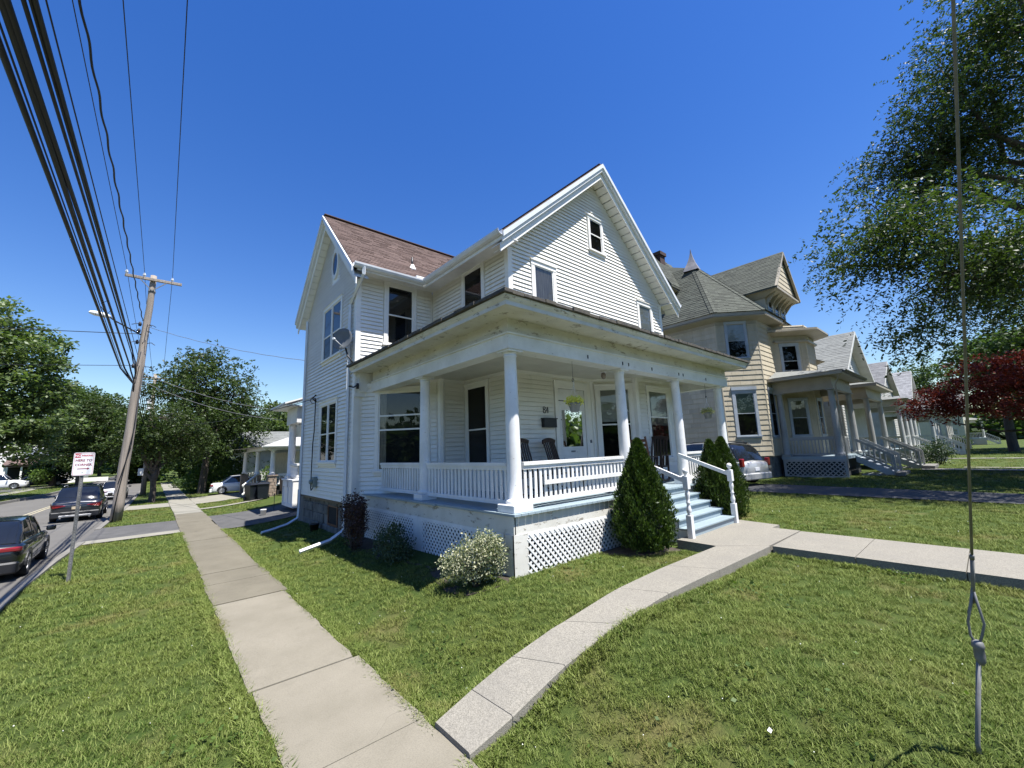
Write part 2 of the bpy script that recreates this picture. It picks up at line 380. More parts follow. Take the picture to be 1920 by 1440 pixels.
# ---------------- sidewalk of single slabs ----------------
walk = MB(); walk.box(.92, -20, -.62, 1.90, 62, -.455); walk = walk.build('sidewalk', M['mortar']); walk['kind'] = 'structure'
joints = [-3.2, -1.6, 0.1, 1.9, 3.51, 5.04, 6.57, 8.28, 9.63, 10.62, 12.1, 13.7, 15.2, 16.7, 18.4, 20.0, 21.5, 22.6, 23.5, 24.5, 25.6, 27.2, 28.3, 29.6, 31.2, 33, 34.8, 36.6, 38.4, 40.2, 42, 44, 46, 48, 50, 52, 55, 58, 61]
for i, (a, b) in enumerate(zip(joints, joints[1:])):
    tl = random.uniform(-.006, .006); xl = .885 + random.uniform(-.02, .02); xr = 1.925 + random.uniform(-.025, .025)
    tk = .012 if b < 9 else random.uniform(.0, .02)
    mb = MB(); z = -.432 + random.uniform(-.004, .008)
    n_ = 9; Lf = [(xl + random.uniform(-.012, .018), a + .006 + (b - a - .012) * q / n_) for q in range(n_ + 1)]; Rt = [(xr + random.uniform(-.018, .012), a + .006 + (b - a - .012) * q / n_) for q in range(n_ + 1)]
    V = [(x, y, z - .1) for x, y in Lf + Rt[::-1]] + [(x + (.008 if k <= n_ else -.008), y, z + tl * ((y - a) / (b - a) * 2 - 1)) for k, (x, y) in enumerate(Lf + Rt[::-1])]; N_ = 2 * n_ + 2
    mb.add(V, [tuple(range(N_, 2 * N_))] + [(k, (k + 1) % N_, N_ + (k + 1) % N_, N_ + k) for k in range(N_)])
    mb.build('slab', M['conc'] if b < 8.4 else M['concold'] if b < 24 else M['concfar'], walk)

# ---------------- driveways, aprons ----------------
def strip(name, poly, mat, dz=.004, label=None, n=14, kind='structure'):
    """quad a,b,c,d (xy) draped on the terrain"""
    a, b, c, d = [np.array(p, float) for p in poly]; V = []; F = []
    for j in range(n + 1):
        for i in range(n + 1):
            u, v = i / n, j / n; p = (a * (1 - u) + b * u) * (1 - v) + (d * (1 - u) + c * u) * v
            V.append((p[0], p[1], gz(p[0], p[1]) + dz))
    for j in range(n):
        for i in range(n): k = j * (n + 1) + i; F.append((k, k + 1, k + n + 2, k + n + 1))
    o = np_mesh(name, V, F, mat, smooth=True); o['kind'] = kind; return o
strip('driveway', [(-1.42, 18.15), (.88, 18.3), (.88, 21.3), (-1.3, 21.4)], M['drive'])
strip('driveway', [(-1.45, 17.45), (.88, 17.6), (.88, 18.3), (-1.42, 18.15)], M['concfar'], .006)
strip('driveway', [(1.93, 17.1), (8.5, 16.6), (8.5, 21.3), (1.93, 21.6)], M['drive'])
strip('driveway', [(-1.05, 28.2), (.88, 28.2), (.88, 30.8), (-.9, 30.8)], M['concfar'])
strip('driveway', [(1.93, 28.4), (9.0, 30.4), (9.0, 36), (1.93, 33.4)], M['concfar'])
strip('path', [(1.93, 24.9), (4.6, 25.5), (4.6, 26.1), (1.93, 25.4)], M['concfar'], .012)
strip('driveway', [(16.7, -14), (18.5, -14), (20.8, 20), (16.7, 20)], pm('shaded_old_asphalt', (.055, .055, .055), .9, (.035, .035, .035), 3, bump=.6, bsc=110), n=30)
strip('path', [(31.0, -6), (32.4, -6), (32.4, 2.6), (31.0, 2.6)], M['concfar'], .012)
strip('path', [(45.6, -8), (46.8, -8), (46.8, 4), (45.6, 4)], M['concfar'], .012)
strip('path', [(33.4, -12), (34.0, -12), (34.0, 1.1), (33.4, 1.1)], M['concfar'], .014)
for nm, pl, z in (('path', [(-11.6, 20), (-10.4, 20), (-8.9, 62), (-9.9, 62)], 0), ('path', [(-9.9, 62), (-8.9, 62), (-7.2, 110), (-8.2, 110)], 0),
                  ('driveway', [(-30, 66), (-9, 62.5), (-8.4, 72), (-30, 78)], 0)):
    o = strip(nm, pl, M['concfar'] if nm == 'path' else M['drive'], .006 if nm == 'path' else .002)

# raised front walk of aggregate: from the sidewalk round the corner to the steps, then to the front street
fw_root = MB(); fw_root.box(7.4, 2.9, -.15, 9.7, 3.78, .05); fw_root = fw_root.build('front_walk', M['kerb']); fw_root['kind'] = 'structure'
edgeL = [(1.93, 3.33), (2.35, 3.40), (2.80, 3.35), (3.48, 3.27), (4.47, 3.25), (5.61, 3.23), (7.15, 3.21)]
edgeR = [(1.93, 2.83), (2.37, 2.85), (3.04, 2.87), (3.82, 2.81), (4.7, 2.72), (5.9, 2.63), (7.72, 2.58)]
def wz(x): return interp(x, [(1.9, -.395), (2.35, -.33), (2.8, -.21), (3.5, -.05), (4.5, .08), (5.6, .12), (9, .12)])
for i in range(6):
    (ax, ay), (bx, by), (cx, cy), (dx, dy) = edgeL[i], edgeL[i + 1], edgeR[i + 1], edgeR[i]
    n = 4; 
    for k in range(1):
        mb = MB(); V = []; 
        for q in range(n + 1):
            u = q / n; lx, ly = ax + (bx - ax) * u, ay + (by - ay) * u; rx, ry = dx + (cx - dx) * u, dy + (cy - dy) * u
            if q == 0: lx += .006; rx += .006
            z = wz((lx + rx) / 2); V += [(lx, ly, z - .25), (rx, ry, z - .25), (rx, ry, z - .012), (rx - .0, ry + .012, z), (lx, ly - .012, z), (lx, ly, z - .012)]
        F = []
        for q in range(n):
            for e in range(6): F.append((q * 6 + e, q * 6 + (e + 1) % 6, (q + 1) * 6 + (e + 1) % 6, (q + 1) * 6 + e))
        F += [(0, 1, 2, 3, 4, 5), tuple(n * 6 + e for e in (5, 4, 3, 2, 1, 0))]
        mb.add(V, F); mb.build('slab', M['aggr'], fw_root)
def wslab(pts, z=.12):
    mb = MB(); mb.prism([(x, y, z - .25) for x, y in pts], (0, 0, .24)); cx = sum(p[0] for p in pts) / len(pts); cy = sum(p[1] for p in pts) / len(pts)
    mb.prism([(x, y, z - .008) for x, y in pts], (0, 0, .008)); mb.build('slab', M['aggr'], fw_root)
wslab([(7.165, 3.20), (7.735, 2.58), (9.30, 2.56), (9.32, 3.03), (9.70, 3.02), (9.85, 3.90), (7.2, 3.90)])
yj = [2.56, 1.5, .42, -.66, -1.74, -2.8, -3.9, -6]
for a, b in zip(yj, yj[1:]):
    wslab([(7.74, a - .01), (9.30, a - .01), (9.30, b), (7.74, b)], .112)
# ---------------- building helpers ----------------
class Wall:
    """a vertical wall plane: O (x, y) + u along, n outwards"""
    def __init__(s, O, u, n): s.O = Vector((*O, 0)); s.u = Vector((*u, 0)).normalized(); s.n = Vector((*n, 0)).normalized()
    def P(s, a, z, d=0): p = s.O + s.u * a + s.n * d; return (p.x, p.y, z)
    def box(s, mb, a0, a1, z0, z1, d0, d1, m=0):
        c = [s.P(a0, z0, d0), s.P(a1, z0, d0), s.P(a1, z0, d1), s.P(a0, z0, d1), s.P(a0, z1, d0), s.P(a1, z1, d0), s.P(a1, z1, d1), s.P(a0, z1, d1)]
        mb.add(c, [(3, 2, 1, 0), (4, 5, 6, 7), (0, 1, 5, 4), (1, 2, 6, 5), (2, 3, 7, 6), (3, 0, 4, 7)], m)
def W2(p, q, flip=False):                                   # wall from p to q, outward to the right of p->q (flip: left)
    u = Vector((q[0] - p[0], q[1] - p[1])); n = (u.y, -u.x); n = (-n[0], -n[1]) if flip else n
    w = Wall(p, (u.x, u.y), n); w.len = u.length; return w

def board(mb, w, a0, b0, a1, b1, z0, z1, dl=.020, dt=.006):
    mb.add([w.P(a0, z0, 0), w.P(b0, z0, 0), w.P(b0, z0, dl), w.P(a0, z0, dl), w.P(a1, z1, 0), w.P(b1, z1, 0), w.P(b1, z1, dt), w.P(a1, z1, dt)],
           [(4, 5, 6, 7), (1, 2, 6, 5), (2, 3, 7, 6), (3, 0, 4, 7)])
SINGLES = {}
def siding(thing, wall_part, w, z0, z1, e, iv, holes=(), mat=None, single=True, limit=300, name='clapboard', joints=None, dl=.028):
    """real lapped boards; one object each while the thing has fewer than `limit`, else joined"""
    rest = MB(); k = int(math.ceil((z1 - z0) / e - 1e-6))
    for i in range(k):
        za = z0 + i * e; zb = min(z1, za + e) - .0008; za += e * .115
        A, B = iv(za), iv(zb)
        if A is None and B is None: continue
        A = A or B; B = B or ((A[0] + A[1]) / 2 - .01, (A[0] + A[1]) / 2 + .01)
        segs = [(A[0], A[1], B[0], B[1])]
        for (h0, h1, hz0, hz1) in holes:
            if hz0 < za + e * .5 < hz1:
                ns = []
                for (a0, b0, a1, b1) in segs:
                    if h1 <= a0 or h0 >= b0: ns.append((a0, b0, a1, b1)); continue
                    if h0 - a0 > .03: ns.append((a0, h0, min(a1, h0), h0))
                    if b0 - h1 > .03: ns.append((h1, b0, h1, max(b1, h1)))
                segs = ns
        if joints:
            ns = []
            for (a0, b0, a1, b1) in segs:
                cuts = [c for c in joints(i) if a0 + .1 < c < b0 - .1 and a1 + .1 < c < b1 - .1]
                pr0, pr1 = a0, a1
                for c in cuts: ns.append((pr0, c - .004, pr1, c - .004)); pr0 = pr1 = c + .004
                ns.append((pr0, b0, pr1, b1))
            segs = ns
        for sg in segs:
            if sg[1] - sg[0] < .02: continue
            n_ = SINGLES.get(thing.name, 0)
            if single and n_ < limit:
                mb = MB(); board(mb, w, *sg, za, zb, dl + random.uniform(-.002, .002)); mb.build(name, mat, wall_part); SINGLES[thing.name] = n_ + 1
            else: board(rest, w, *sg, za, zb, dl)
    if rest.v: tag(rest.build(name, mat, wall_part), kind='stuff')

def shingles(part, p00, p10, p11, p01, e=.14, tw=.30, mat=None, thick=.014, name='shingle'):
    """lapped tabs on the quad eave-left, eave-right, ridge-right, ridge-left; joined into one stuff part"""
    a, b, c, d = [Vector(p) for p in (p00, p10, p11, p01)]
    n = (b - a).cross(d - a)
    if n.length < 1e-6: n = (b - a).cross(c - a)
    n.normalize()
    if n.z < 0: n = -n
    L = max((d - a).length, (c - b).length); k = max(1, int(L / e)); mb = MB()
    for i in range(k):
        t0, t1 = i / k, (i + 1) / k
        l0, r0 = a.lerp(d, t0), b.lerp(c, t0); l1, r1 = a.lerp(d, t1), b.lerp(c, t1)
        wid = (r0 - l0).length
        if wid < .05: continue
        off = random.random() * tw; cuts = [0.]; x = off
        while x < wid - .03: 
            if x > .03: cuts.append(x / wid)
            x += tw * random.uniform(.55, 1.4)
        cuts.append(1.)
        for u, v in zip(cuts, cuts[1:]):
            th = thick * random.uniform(.6, 1.5); g = .002 / wid
            q = [l0.lerp(r0, u + g) + n * th, l0.lerp(r0, v - g) + n * th, l1.lerp(r1, v - g) + n * .002, l1.lerp(r1, u + g) + n * .002, l0.lerp(r0, u + g), l0.lerp(r0, v - g)]
            mb.add(q, [(0, 1, 2, 3), (4, 5, 1, 0), (4, 0, 3), (5, 2, 1)])
    o = mb.build(name, mat, part); o['kind'] = 'stuff'; return o

def window(thing, w, a0, a1, z0, z1, trim=.11, tm=None, blind=None, meet=.5, upper='glass', lower='screen', sill=True, head=0, sashm=None, curtain=None, mull=None, rails=None, bl=None, d0=.0):
    """double-hung window on wall w; a0..a1, z0..z1 is the sash opening"""
    tm = tm or M['trim']; sashm = sashm or tm
    fr = MB(); t = trim; d0 = d0
    w.box(fr, a0 - t, a0, z0, z1, d0, d0 + .045); w.box(fr, a1, a1 + t, z0, z1, d0, d0 + .045)
    w.box(fr, a0 - t - .012, a1 + t + .012, z1, z1 + t, d0, d0 + .052)
    w.box(fr, a0 - t - .025, a1 + t + .025, z1 + t, z1 + t + .025, d0, d0 + .075)
    if head: w.box(fr, a0 - t - .03, a1 + t + .03, z1 + t + .025, z1 + t + .025 + head, d0, d0 + .09)
    w.box(fr, a0 - t - .04, a1 + t + .04, z0 - .05, z0, d0, d0 + (.09 if sill else .05))
    w.box(fr, a0 - t, a1 + t, z0 - .05 - .08, z0 - .05, d0, d0 + .04)
    f = fr.build('window', tm, thing)
    cols = [(a0, a1)] if not mull else [(a0, mull - .035), (mull + .035, a1)]
    if mull:
        mm = MB(); w.box(mm, mull - .035, mull + .035, z0, z1, d0, d0 + .047); mm.build('mullion', tm, f)
    for (c0, c1) in cols:
        bk = MB(); bk.quad(w.P(c0, z0, d0 + .004), w.P(c1, z0, d0 + .004), w.P(c1, z1, d0 + .004), w.P(c0, z1, d0 + .004)); bk.build('dark_backing', M['dark'], f)  # black sheet on the wall stands in for the unlit room
        s = .032; zm = z0 + (z1 - z0) * meet
        if rails is None:
            sp = MB()
            for (y0, y1, dd) in ((zm - .012, z1, .030), (z0, zm + .014, .022)):
                w.box(sp, c0, c0 + s, y0, y1, d0 + dd - .012, d0 + dd); w.box(sp, c1 - s, c1, y0, y1, d0 + dd - .012, d0 + dd)
                w.box(sp, c0 + s, c1 - s, y1 - s, y1, d0 + dd - .012, d0 + dd); w.box(sp, c0 + s, c1 - s, y0, y0 + s * (1.4 if y0 == z0 else 1), d0 + dd - .012, d0 + dd)
            sp.build('sash', sashm, f)
            for (y0, y1, dd, kd) in ((zm + .02, z1 - s, .022, upper), (z0 + s * 1.4, zm - .018, .016, lower)):
                p = MB(); p.quad(w.P(c0 + s, y0, d0 + dd), w.P(c1 - s, y0, d0 + dd), w.P(c1 - s, y1, d0 + dd), w.P(c0 + s, y1, d0 + dd)); p.build('pane', M[kd], f)
        else:
            sp = MB(); w.box(sp, c0, c0 + s, z0, z1, d0 + .012, d0 + .028); w.box(sp, c1 - s, c1, z0, z1, d0 + .012, d0 + .028)
            zz = [z0] + rails + [z1]
            w.box(sp, c0 + s, c1 - s, z0, z0 + s, d0 + .012, d0 + .028); w.box(sp, c0 + s, c1 - s, z1 - s, z1, d0 + .012, d0 + .028)
            for r in rails: w.box(sp, c0 + s, c1 - s, r - .02, r + .02, d0 + .012, d0 + .030)
            sp.build('sash', sashm, f)
            for y0, y1 in zip(zz, zz[1:]):
                p = MB(); p.quad(w.P(c0 + s, y0 + .02, d0 + .018), w.P(c1 - s, y0 + .02, d0 + .018), w.P(c1 - s, y1 - .02, d0 + .018), w.P(c0 + s, y1 - .02, d0 + .018)); p.build('pane', M[upper], f)
        if blind:
            zb = z1 - (z1 - z0) * blind; b = MB(); b.quad(w.P(c0 + .03, zb, d0 + .0085), w.P(c1 - .03, zb, d0 + .0085), w.P(c1 - .03, z1, d0 + .0085), w.P(c0 + .03, z1, d0 + .0085))
            b.build('blind', M[bl or 'blind'], f)
        if curtain:
            for (k0, k1) in curtain:
                b = MB(); n = 14; V = []; F = []
                for i in range(n + 1):
                    a = c0 + (c1 - c0) * (k0 + (k1 - k0) * i / n); dd = d0 + .0075 + .004 * math.sin(i * 2.4)
                    V += [w.P(a, z0 + .03, dd), w.P(a, z1 - .02, dd)]
                F = [(2 * i, 2 * i + 2, 2 * i + 3, 2 * i + 1) for i in range(n)]
                b.add(V, F, 0, True); b.build('curtain', M['curtain'], f)
    return f

def column(thing, x, y, z0, z1, r0, r1, mat, plinth=.20, pz=.12, n=24):
    c = MB(); H = z1 - z0 - pz
    prof = [(r0 * 1.22, 0), (r0 * 1.28, .02), (r0 * 1.28, .045), (r0 * 1.16, .06), (r0 * 1.05, .075), (r0 * 1.0, .09)]
    for i in range(1, 9): t = i / 8; prof.append((r0 + (r1 - r0) * t ** 1.5, .09 + (H - .20) * t))
    prof += [(r1 * 1.12, H - .10), (r1 * 1.12, H - .085), (r1 * 1.0, H - .08), (r1 * 1.05, H - .055), (r1 * 1.35, H - .03)]
    c.lathe((x, y, z0 + pz), prof, n)
    o = c.build('column', mat, thing)
    p = MB(); p.cbox(x - plinth, y - plinth, z0 + .001, x + plinth, y + plinth, z0 + pz, .008); p.build('plinth', mat, o)
    p = MB(); p.cbox(x - r1 * 1.55, y - r1 * 1.55, z1 - .032, x + r1 * 1.55, y + r1 * 1.55, z1 - .001, .004); p.build('capital', mat, o)
    return o

def lattice(thing, w, a0, a1, z0, z1, e=.075, sw=.032, mat=None, name='lattice'):
    mb = MB()
    def clip(a, z, da, dz):
        ts = []
        lo, hi = -1e9, 1e9
        for p, d, l, h in ((a, da, a0, a1), (z, dz, z0, z1)):
            t1, t2 = (l - p) / d, (h - p) / d; lo = max(lo, min(t1, t2)); hi = min(hi, max(t1, t2))
        return (lo, hi) if hi - lo > .02 else None
    s = .70711
    for sg, dd in ((1, .0), (-1, .008)):
        k0 = a0 - (z1 - z0) - .1; x = k0
        while x < a1 + (z1 - z0) + .1:
            c = clip(x, z0 if sg > 0 else z0, s, s * sg) if sg > 0 else clip(x, z1, s, -s)
            if c:
                ax, az = (x + s * c[0], (z0 if sg > 0 else z1) + s * sg * c[0]); bx, bz = (x + s * c[1], (z0 if sg > 0 else z1) + s * sg * c[1])
                h = sw / 2 * 1.414
                mb.add([w.P(ax - h, az, dd), w.P(ax + h, az, dd), w.P(bx + h, bz, dd), w.P(bx - h, bz, dd), w.P(ax - h, az, dd + .007), w.P(ax + h, az, dd + .007), w.P(bx + h, bz, dd + .007), w.P(bx - h, bz, dd + .007)],
                       [(4, 5, 6, 7), (0, 1, 5, 4), (1, 2, 6, 5), (2, 3, 7, 6), (3, 0, 4, 7)])
            x += e * 1.414
    o = mb.build(name, mat, thing); o['kind'] = 'stuff'; return o
def railing(thing, p, q, zt0, zt1, zb0, zb1, n, mat, bw=.035, bd=.022, tw=.10, th=.055, bh=.07, name='railing'):
    """top rail p->q (zt0 to zt1), bottom rail, n balusters as sub-parts"""
    p = Vector((*p, 0)); q = Vector((*q, 0)); mb = MB(); Z = Vector((0, 0, 1))
    mb.bar(p + Z * zt0, q + Z * zt1, tw, th); mb.bar(p + Z * (zt0 - .06), q + Z * (zt1 - .06), tw * .55, .065)
    mb.bar(p + Z * zb0, q + Z * zb1, tw * .6, bh); o = mb.build(name, mat, thing)
    me = MB(); me.box(-bw / 2, -bd / 2, 0, bw / 2, bd / 2, 1); ang = math.atan2((q - p).y, (q - p).x); mesh = me.mesh('baluster', mat)
    for i in range(n):
        t = (i + .5) / n; b = p.lerp(q, t); lo = zb0 + (zb1 - zb0) * t + bh / 2; hi = zt0 + (zt1 - zt0) * t - .09
        inst('baluster', mesh, o, (b.x, b.y, lo), (0, 0, ang), (1, 1, hi - lo))
    return o
# ================= the white corner house =================
H = root('white_house', (4.11, 4.77, 0), 'white clapboard corner house with steep gables, wraparound porch and the number 84', 'house')
EXP = .107
S = M['siding']; T = M['trim']
ZD = .86                                                    # porch deck height
zc = 3.64                                                   # porch ceiling
def wallpoly(name, w, pts, mat=None, th=.2, parent=None):
    mb = MB(); mb.prism([w.P(a, z, -.004) for a, z in pts], (-w.n.x * th, -w.n.y * th, 0)); return mb.build(name, mat or M['siding'], parent or H)
def cornerboard(thing, x, y, z0, z1, dx, dy, wdt=.11, mat=None):
    mb = MB(); t = .026                                     # L-shaped: one leg on each wall
    mb.box(min(x, x + dx * wdt), min(y, y - dy * t), z0, max(x, x + dx * wdt), max(y, y - dy * t), z1)
    mb.box(min(x - dx * t, x), min(y - dy * t, y + dy * wdt), z0, max(x - dx * t, x), max(y - dy * t, y + dy * wdt), z1)
    return mb.build('corner_board', mat or T, thing)

# --- foundation of stone under the wing
f = MB(); f.box(3.90, 10.62, -.9, 12.9, 15.95, .72); f = f.build('foundation', M['mortar'], H)
y = 10.66; 
random.seed(5)
for row in range(5):
    z0 = -.62 + row * .265; yy = 10.64 - random.random() * .2
    while yy < 15.05:
        L = random.uniform(.28, .55); a, b = max(10.64, yy), min(15.07, yy + L)
        if b - a > .08 and not (row >= 2 and row <= 3 and a < 12.55 and b > 11.75):
            mb = MB(); mb.cbox(3.90 - random.uniform(.02, .05), a + .012, z0 + .01, 3.93, b - .012, z0 + .255, .015); mb.build('stone', M['stone'], f)
        yy += L
mb = MB(); mb.box(3.87, 11.75, -.08, 3.899, 12.55, -.03); mb.box(3.87, 11.75, .42, 3.899, 12.55, .46); mb.box(3.87, 11.75, -.03, 3.899, 11.80, .42); mb.box(3.87, 12.5, -.03, 3.899, 12.55, .42)
cw = mb.build('cellar_window', M['redwood'], H); mb = MB(); mb.box(3.888, 11.8, -.03, 3.899, 12.5, .42); mb.build('pane', M['dark'], cw)

# --- walls
Wf = W2((6.08, 6.93), (13.12, 6.93))                        # front gable wall, faces the front street
Wl = W2((6.08, 10.50), (6.08, 6.93))                        # left side of the front block
Ww = W2((3.80, 15.10), (3.80, 10.50))                       # wing side wall
Wn = W2((3.80, 10.50), (6.08, 10.50))                       # wing wall facing the front
Wd = W2((3.92, 10.62), (5.37, 8.84))                        # slanted wall with the big window, under the porch
We = W2((5.37, 8.84), (6.08, 8.84))
Wb1 = W2((8.94, 6.93), (9.84, 6.13)); Wb2 = W2((9.84, 6.13), (12.1, 6.13)); Wb3 = W2((12.1, 6.13), (13.0, 6.93))
RX, RZ, SL = 9.60, 10.28, .885                              # front gable ridge
wall_f = wallpoly('wall', Wf, [(0, ZD), (7.04, ZD), (7.04, 6.72), (3.52, 9.83), (0, 6.72)])
wall_l = wallpoly('wall', Wl, [(0, 3.6), (3.57, 3.6), (3.57, 6.72), (0, 6.72)]); wall_l2 = wallpoly('wall', Wl, [(1.66, ZD), (3.57, ZD), (3.57, 3.6), (1.66, 3.6)])
WRY, WRZ, WSL = 12.75, 9.35, .985                           # wing ridge
wall_w = wallpoly('wall', Ww, [(0, .62), (4.6, .62), (4.6, 6.72), (2.35, 8.98), (0, 6.72)])
wall_n = wallpoly('wall', Wn, [(0, 3.6), (2.28, 3.6), (2.28, 6.72), (0, 6.72)])
wall_d = wallpoly('wall', Wd, [(0, .62), (Wd.len, .62), (Wd.len, 3.64), (0, 3.64)]); wall_e = wallpoly('wall', We, [(0, ZD), (.71, ZD), (.71, 3.64), (0, 3.64)])
wall_b1 = wallpoly('wall', Wb1, [(0, ZD), (Wb1.len, ZD), (Wb1.len, 3.64), (0, 3.64)]); wall_b2 = wallpoly('wall', Wb2, [(0, ZD), (2.26, ZD), (2.26, 3.64), (0, 3.64)])
wall_b3 = wallpoly('wall', Wb3, [(0, ZD), (Wb3.len, ZD), (Wb3.len, 3.64), (0, 3.64)])
mb = MB(); mb.box(6.3, 7.15, .1, 12.9, 16, 6.7); mb.box(4.0, 10.75, .1, 6.4, 14.95, 6.7); mb.build('inner_wall', M['dark'], H)
mb = MB(); mb.box(13.115, 7.1, ZD, 13.12, 16, 6.7); mb.box(3.82, 15.095, .6, 13.1, 15.1, 6.7); mb.build('rear_wall', S, H)
def gab_f(z): 
    if z <= 6.72: return (.085, 6.955)
    h = (9.83 - z) / .885; return (3.52 - h, 3.52 + h) if h > .02 else None
def gab_w(z):
    if z <= 6.72: return (.085, 4.515)
    h = (8.98 - z) / .98; return (2.3 - h, 2.3 + h) if h > .02 else None
w1 = (.85, 1.53, 4.62, 6.42); w2 = (5.62, 6.33, 4.62, 6.40); wa = (3.27, 3.83, 7.60, 8.60)
hf = [(x0 - .12, x1 + .12, z0 - .1, z1 + .14) for x0, x1, z0, z1 in (w1, w2, wa)]
# gable wall above the porch roof: single boards; below the ceiling: single boards
siding(H, wall_f, Wf, 4.55, 9.80, EXP, gab_f, hf, S)
siding(H, wall_f, Wf, ZD + .12, zc, EXP, lambda z: (.085, 1.32), [], S)
siding(H, wall_e, We, ZD + .12, zc, EXP, lambda z: (.07, .69), [], S)
siding(H, wall_l2, Wl, ZD + .12, zc, EXP, lambda z: (1.68, 3.48), [(1.70, 2.72, 1.3, 3.55)], S)
siding(H, wall_d, Wd, .62, zc, EXP, lambda z: (.05, Wd.len - .12), [(.52, 1.95, 1.30, 3.5)], S)
siding(H, wall_b2, Wb2, ZD + .12, zc, EXP, lambda z: (.13, 2.15), [(.50, 1.72, 1.35, 3.5)], S)
siding(H, wall_n, Wn, 4.1, 6.72, EXP, lambda z: (.085, 2.2), [(.72, 1.75, 4.62, 6.72)], S)
siding(H, wall_w, Ww, .62, 8.95, EXP, gab_w, [(1.80, 3.42, 1.50, 3.48), (1.80, 3.55, 4.55, 6.50), (2.45, 3.1, 7.1, 8.15)], S)
siding(H, wall_l, Wl, 4.1, 6.72, EXP, lambda z: (.05, 3.48), [(1.62, 2.66, 4.5, 6.75)], S)
siding(H, wall_b3, Wb3, ZD + .12, zc, EXP, lambda z: (.1, Wb3.len - .1), [], S, single=False)
cornerboard(H, 6.08, 6.93, 4.4, 6.68, 1, 1); cornerboard(H, 13.12, 6.93, 4.4, 6.68, -1, 1)
cornerboard(H, 3.80, 10.50, .60, 6.68, 1, 1); cornerboard(H, 3.80, 15.10, .60, 6.68, 1, -1); cornerboard(H, 6.08, 6.93, ZD, zc, 1, 1)
for a, b in (((5.37, 8.84), .09), ((9.84, 6.13), .1), ((12.1, 6.13), .08), ((8.94, 6.93), .06)):
    mb = MB(); mb.lathe((a[0], a[1] + .015, ZD), [(b, 0), (b, zc - ZD)], 8, smooth=False); mb.build('corner_board', T, H)
for w, ln in ((Wf, 2.86), (Wl, None), (We, .71), (Wd, Wd.len), (Wb1, Wb1.len), (Wb2, 2.26)):   # frieze strip under the porch ceiling
    a0 = 1.68 if ln is None else 0; a1 = 3.57 if ln is None else ln; mb = MB(); w.box(mb, a0, a1, zc - .07, zc, .0, .034); mb.build('frieze', T, H)
# water table of the wing
mb = MB(); Ww.box(mb, 0, 4.6, .57, .62, 0, .03); mb.build('drip_edge', M['black'], H)

# --- windows
window(H, Wf, *w1, blind=.0, meet=.50, curtain=[(0, .98)], lower='screen', bl='blind')
window(H, Wf, *w2, blind=.45, meet=.5); window(H, Wf, *wa, trim=.085, meet=.52, blind=None, upper='screen')
window(H, Wn, .85, 1.62, 4.82, 6.52, meet=.5, blind=None, lower='screen'); window(H, Wl, 1.74, 2.54, 4.7, 6.56, meet=.5, upper='screen')
window(H, Wl, 1.80, 2.60, 1.42, 3.42, meet=.46, trim=.10, upper='screen', lower='screen')
window(H, Wd, .62, 1.84, 1.42, 3.38, trim=.10, rails=[2.42, 2.78], curtain=[(.0, .17)], upper='glass')
window(H, Wb1, .20, 1.02, 1.42, 3.36, trim=.11, blind=.46, meet=.50)
window(H, Wb2, .60, 1.60, 1.45, 3.34, trim=.11, blind=.52, meet=.60, lower='screen')
window(H, Ww, 1.92, 3.30, 1.66, 3.32, trim=.10, mull=2.61, meet=.48); window(H, Ww, 1.90, 3.44, 4.72, 6.30, trim=.10, mull=2.67, meet=.45)
# oval window in the wing gable
mb = MB(); c = Vector(Ww.P(2.76, 7.63, .03)); n = 24; 
for rr0, rr1, d0, d1 in ((.25, .34, .0, .04),):
    V = []; F = []
    for i in range(n):
        t = 2 * math.pi * i / n
        for rr, dd in ((rr1, d0), (rr1, d1), (rr0, d1), (rr0, d0)):
            V.append(Ww.P(2.76 + rr * .86 * math.cos(t), 7.63 + rr * 1.45 * math.sin(t), dd))
    F = [(i * 4 + e, ((i + 1) % n) * 4 + e, ((i + 1) % n) * 4 + (e + 1) % 4, i * 4 + (e + 1) % 4) for i in range(n) for e in range(4)]
    mb.add(V, F)
ov = mb.build('oval_window', T, H); mb = MB()
mb.add([Ww.P(2.76 + .25 * .86 * math.cos(2 * math.pi * i / n), 7.63 + .25 * 1.45 * math.sin(2 * math.pi * i / n), .012) for i in range(n)], [tuple(range(n))]); mb.build('pane', M['dark'], ov)  # black backing sheet in place of the unlit room
mb = MB(); mb.add([Ww.P(2.76 + .25 * .86 * math.cos(2 * math.pi * i / n), 7.63 + .25 * 1.45 * math.sin(2 * math.pi * i / n), .018) for i in range(n)], [tuple(range(n))]); mb.build('pane', M['glass'], ov)

# --- roofs: front block ridge along y, wing ridge along x
def slab4(a, b, c, d, th, mat, name, parent): 
    mb = MB(); P = [Vector(p) for p in (a, b, c, d)]; nn = (P[1] - P[0]).cross(P[3] - P[0]).normalized()
    if nn.z < 0: nn = -nn
    mb.prism(P, -nn * th); return mb.build(name, mat, parent)
YF, YB, XE = 6.48, 16.2, 4.06                                # front overhang plane, back, eave half width
ez = RZ - XE * SL
r1 = slab4((RX - XE, YF, ez), (RX, YF, RZ), (RX, YB, RZ), (RX - XE, YB, ez), .018, M['brownroof'], 'roof', H)
r2 = slab4((RX, YF, RZ), (RX + XE, YF, ez), (RX + XE, YB, ez), (RX, YB, RZ), .018, M['brownroof'], 'roof', H)
shingles(r1, (RX - XE, 10.2, ez), (RX - XE, YF + .02, ez), (RX, YF + .02, RZ), (RX, 10.2, RZ), mat=M['brownroof'], thick=.008)
XW, HE = 3.50, 2.78                                          # wing
wez = WRZ - HE * WSL
vx = lambda z: RX - (RZ - z) / SL                            # where height z meets the left front slope
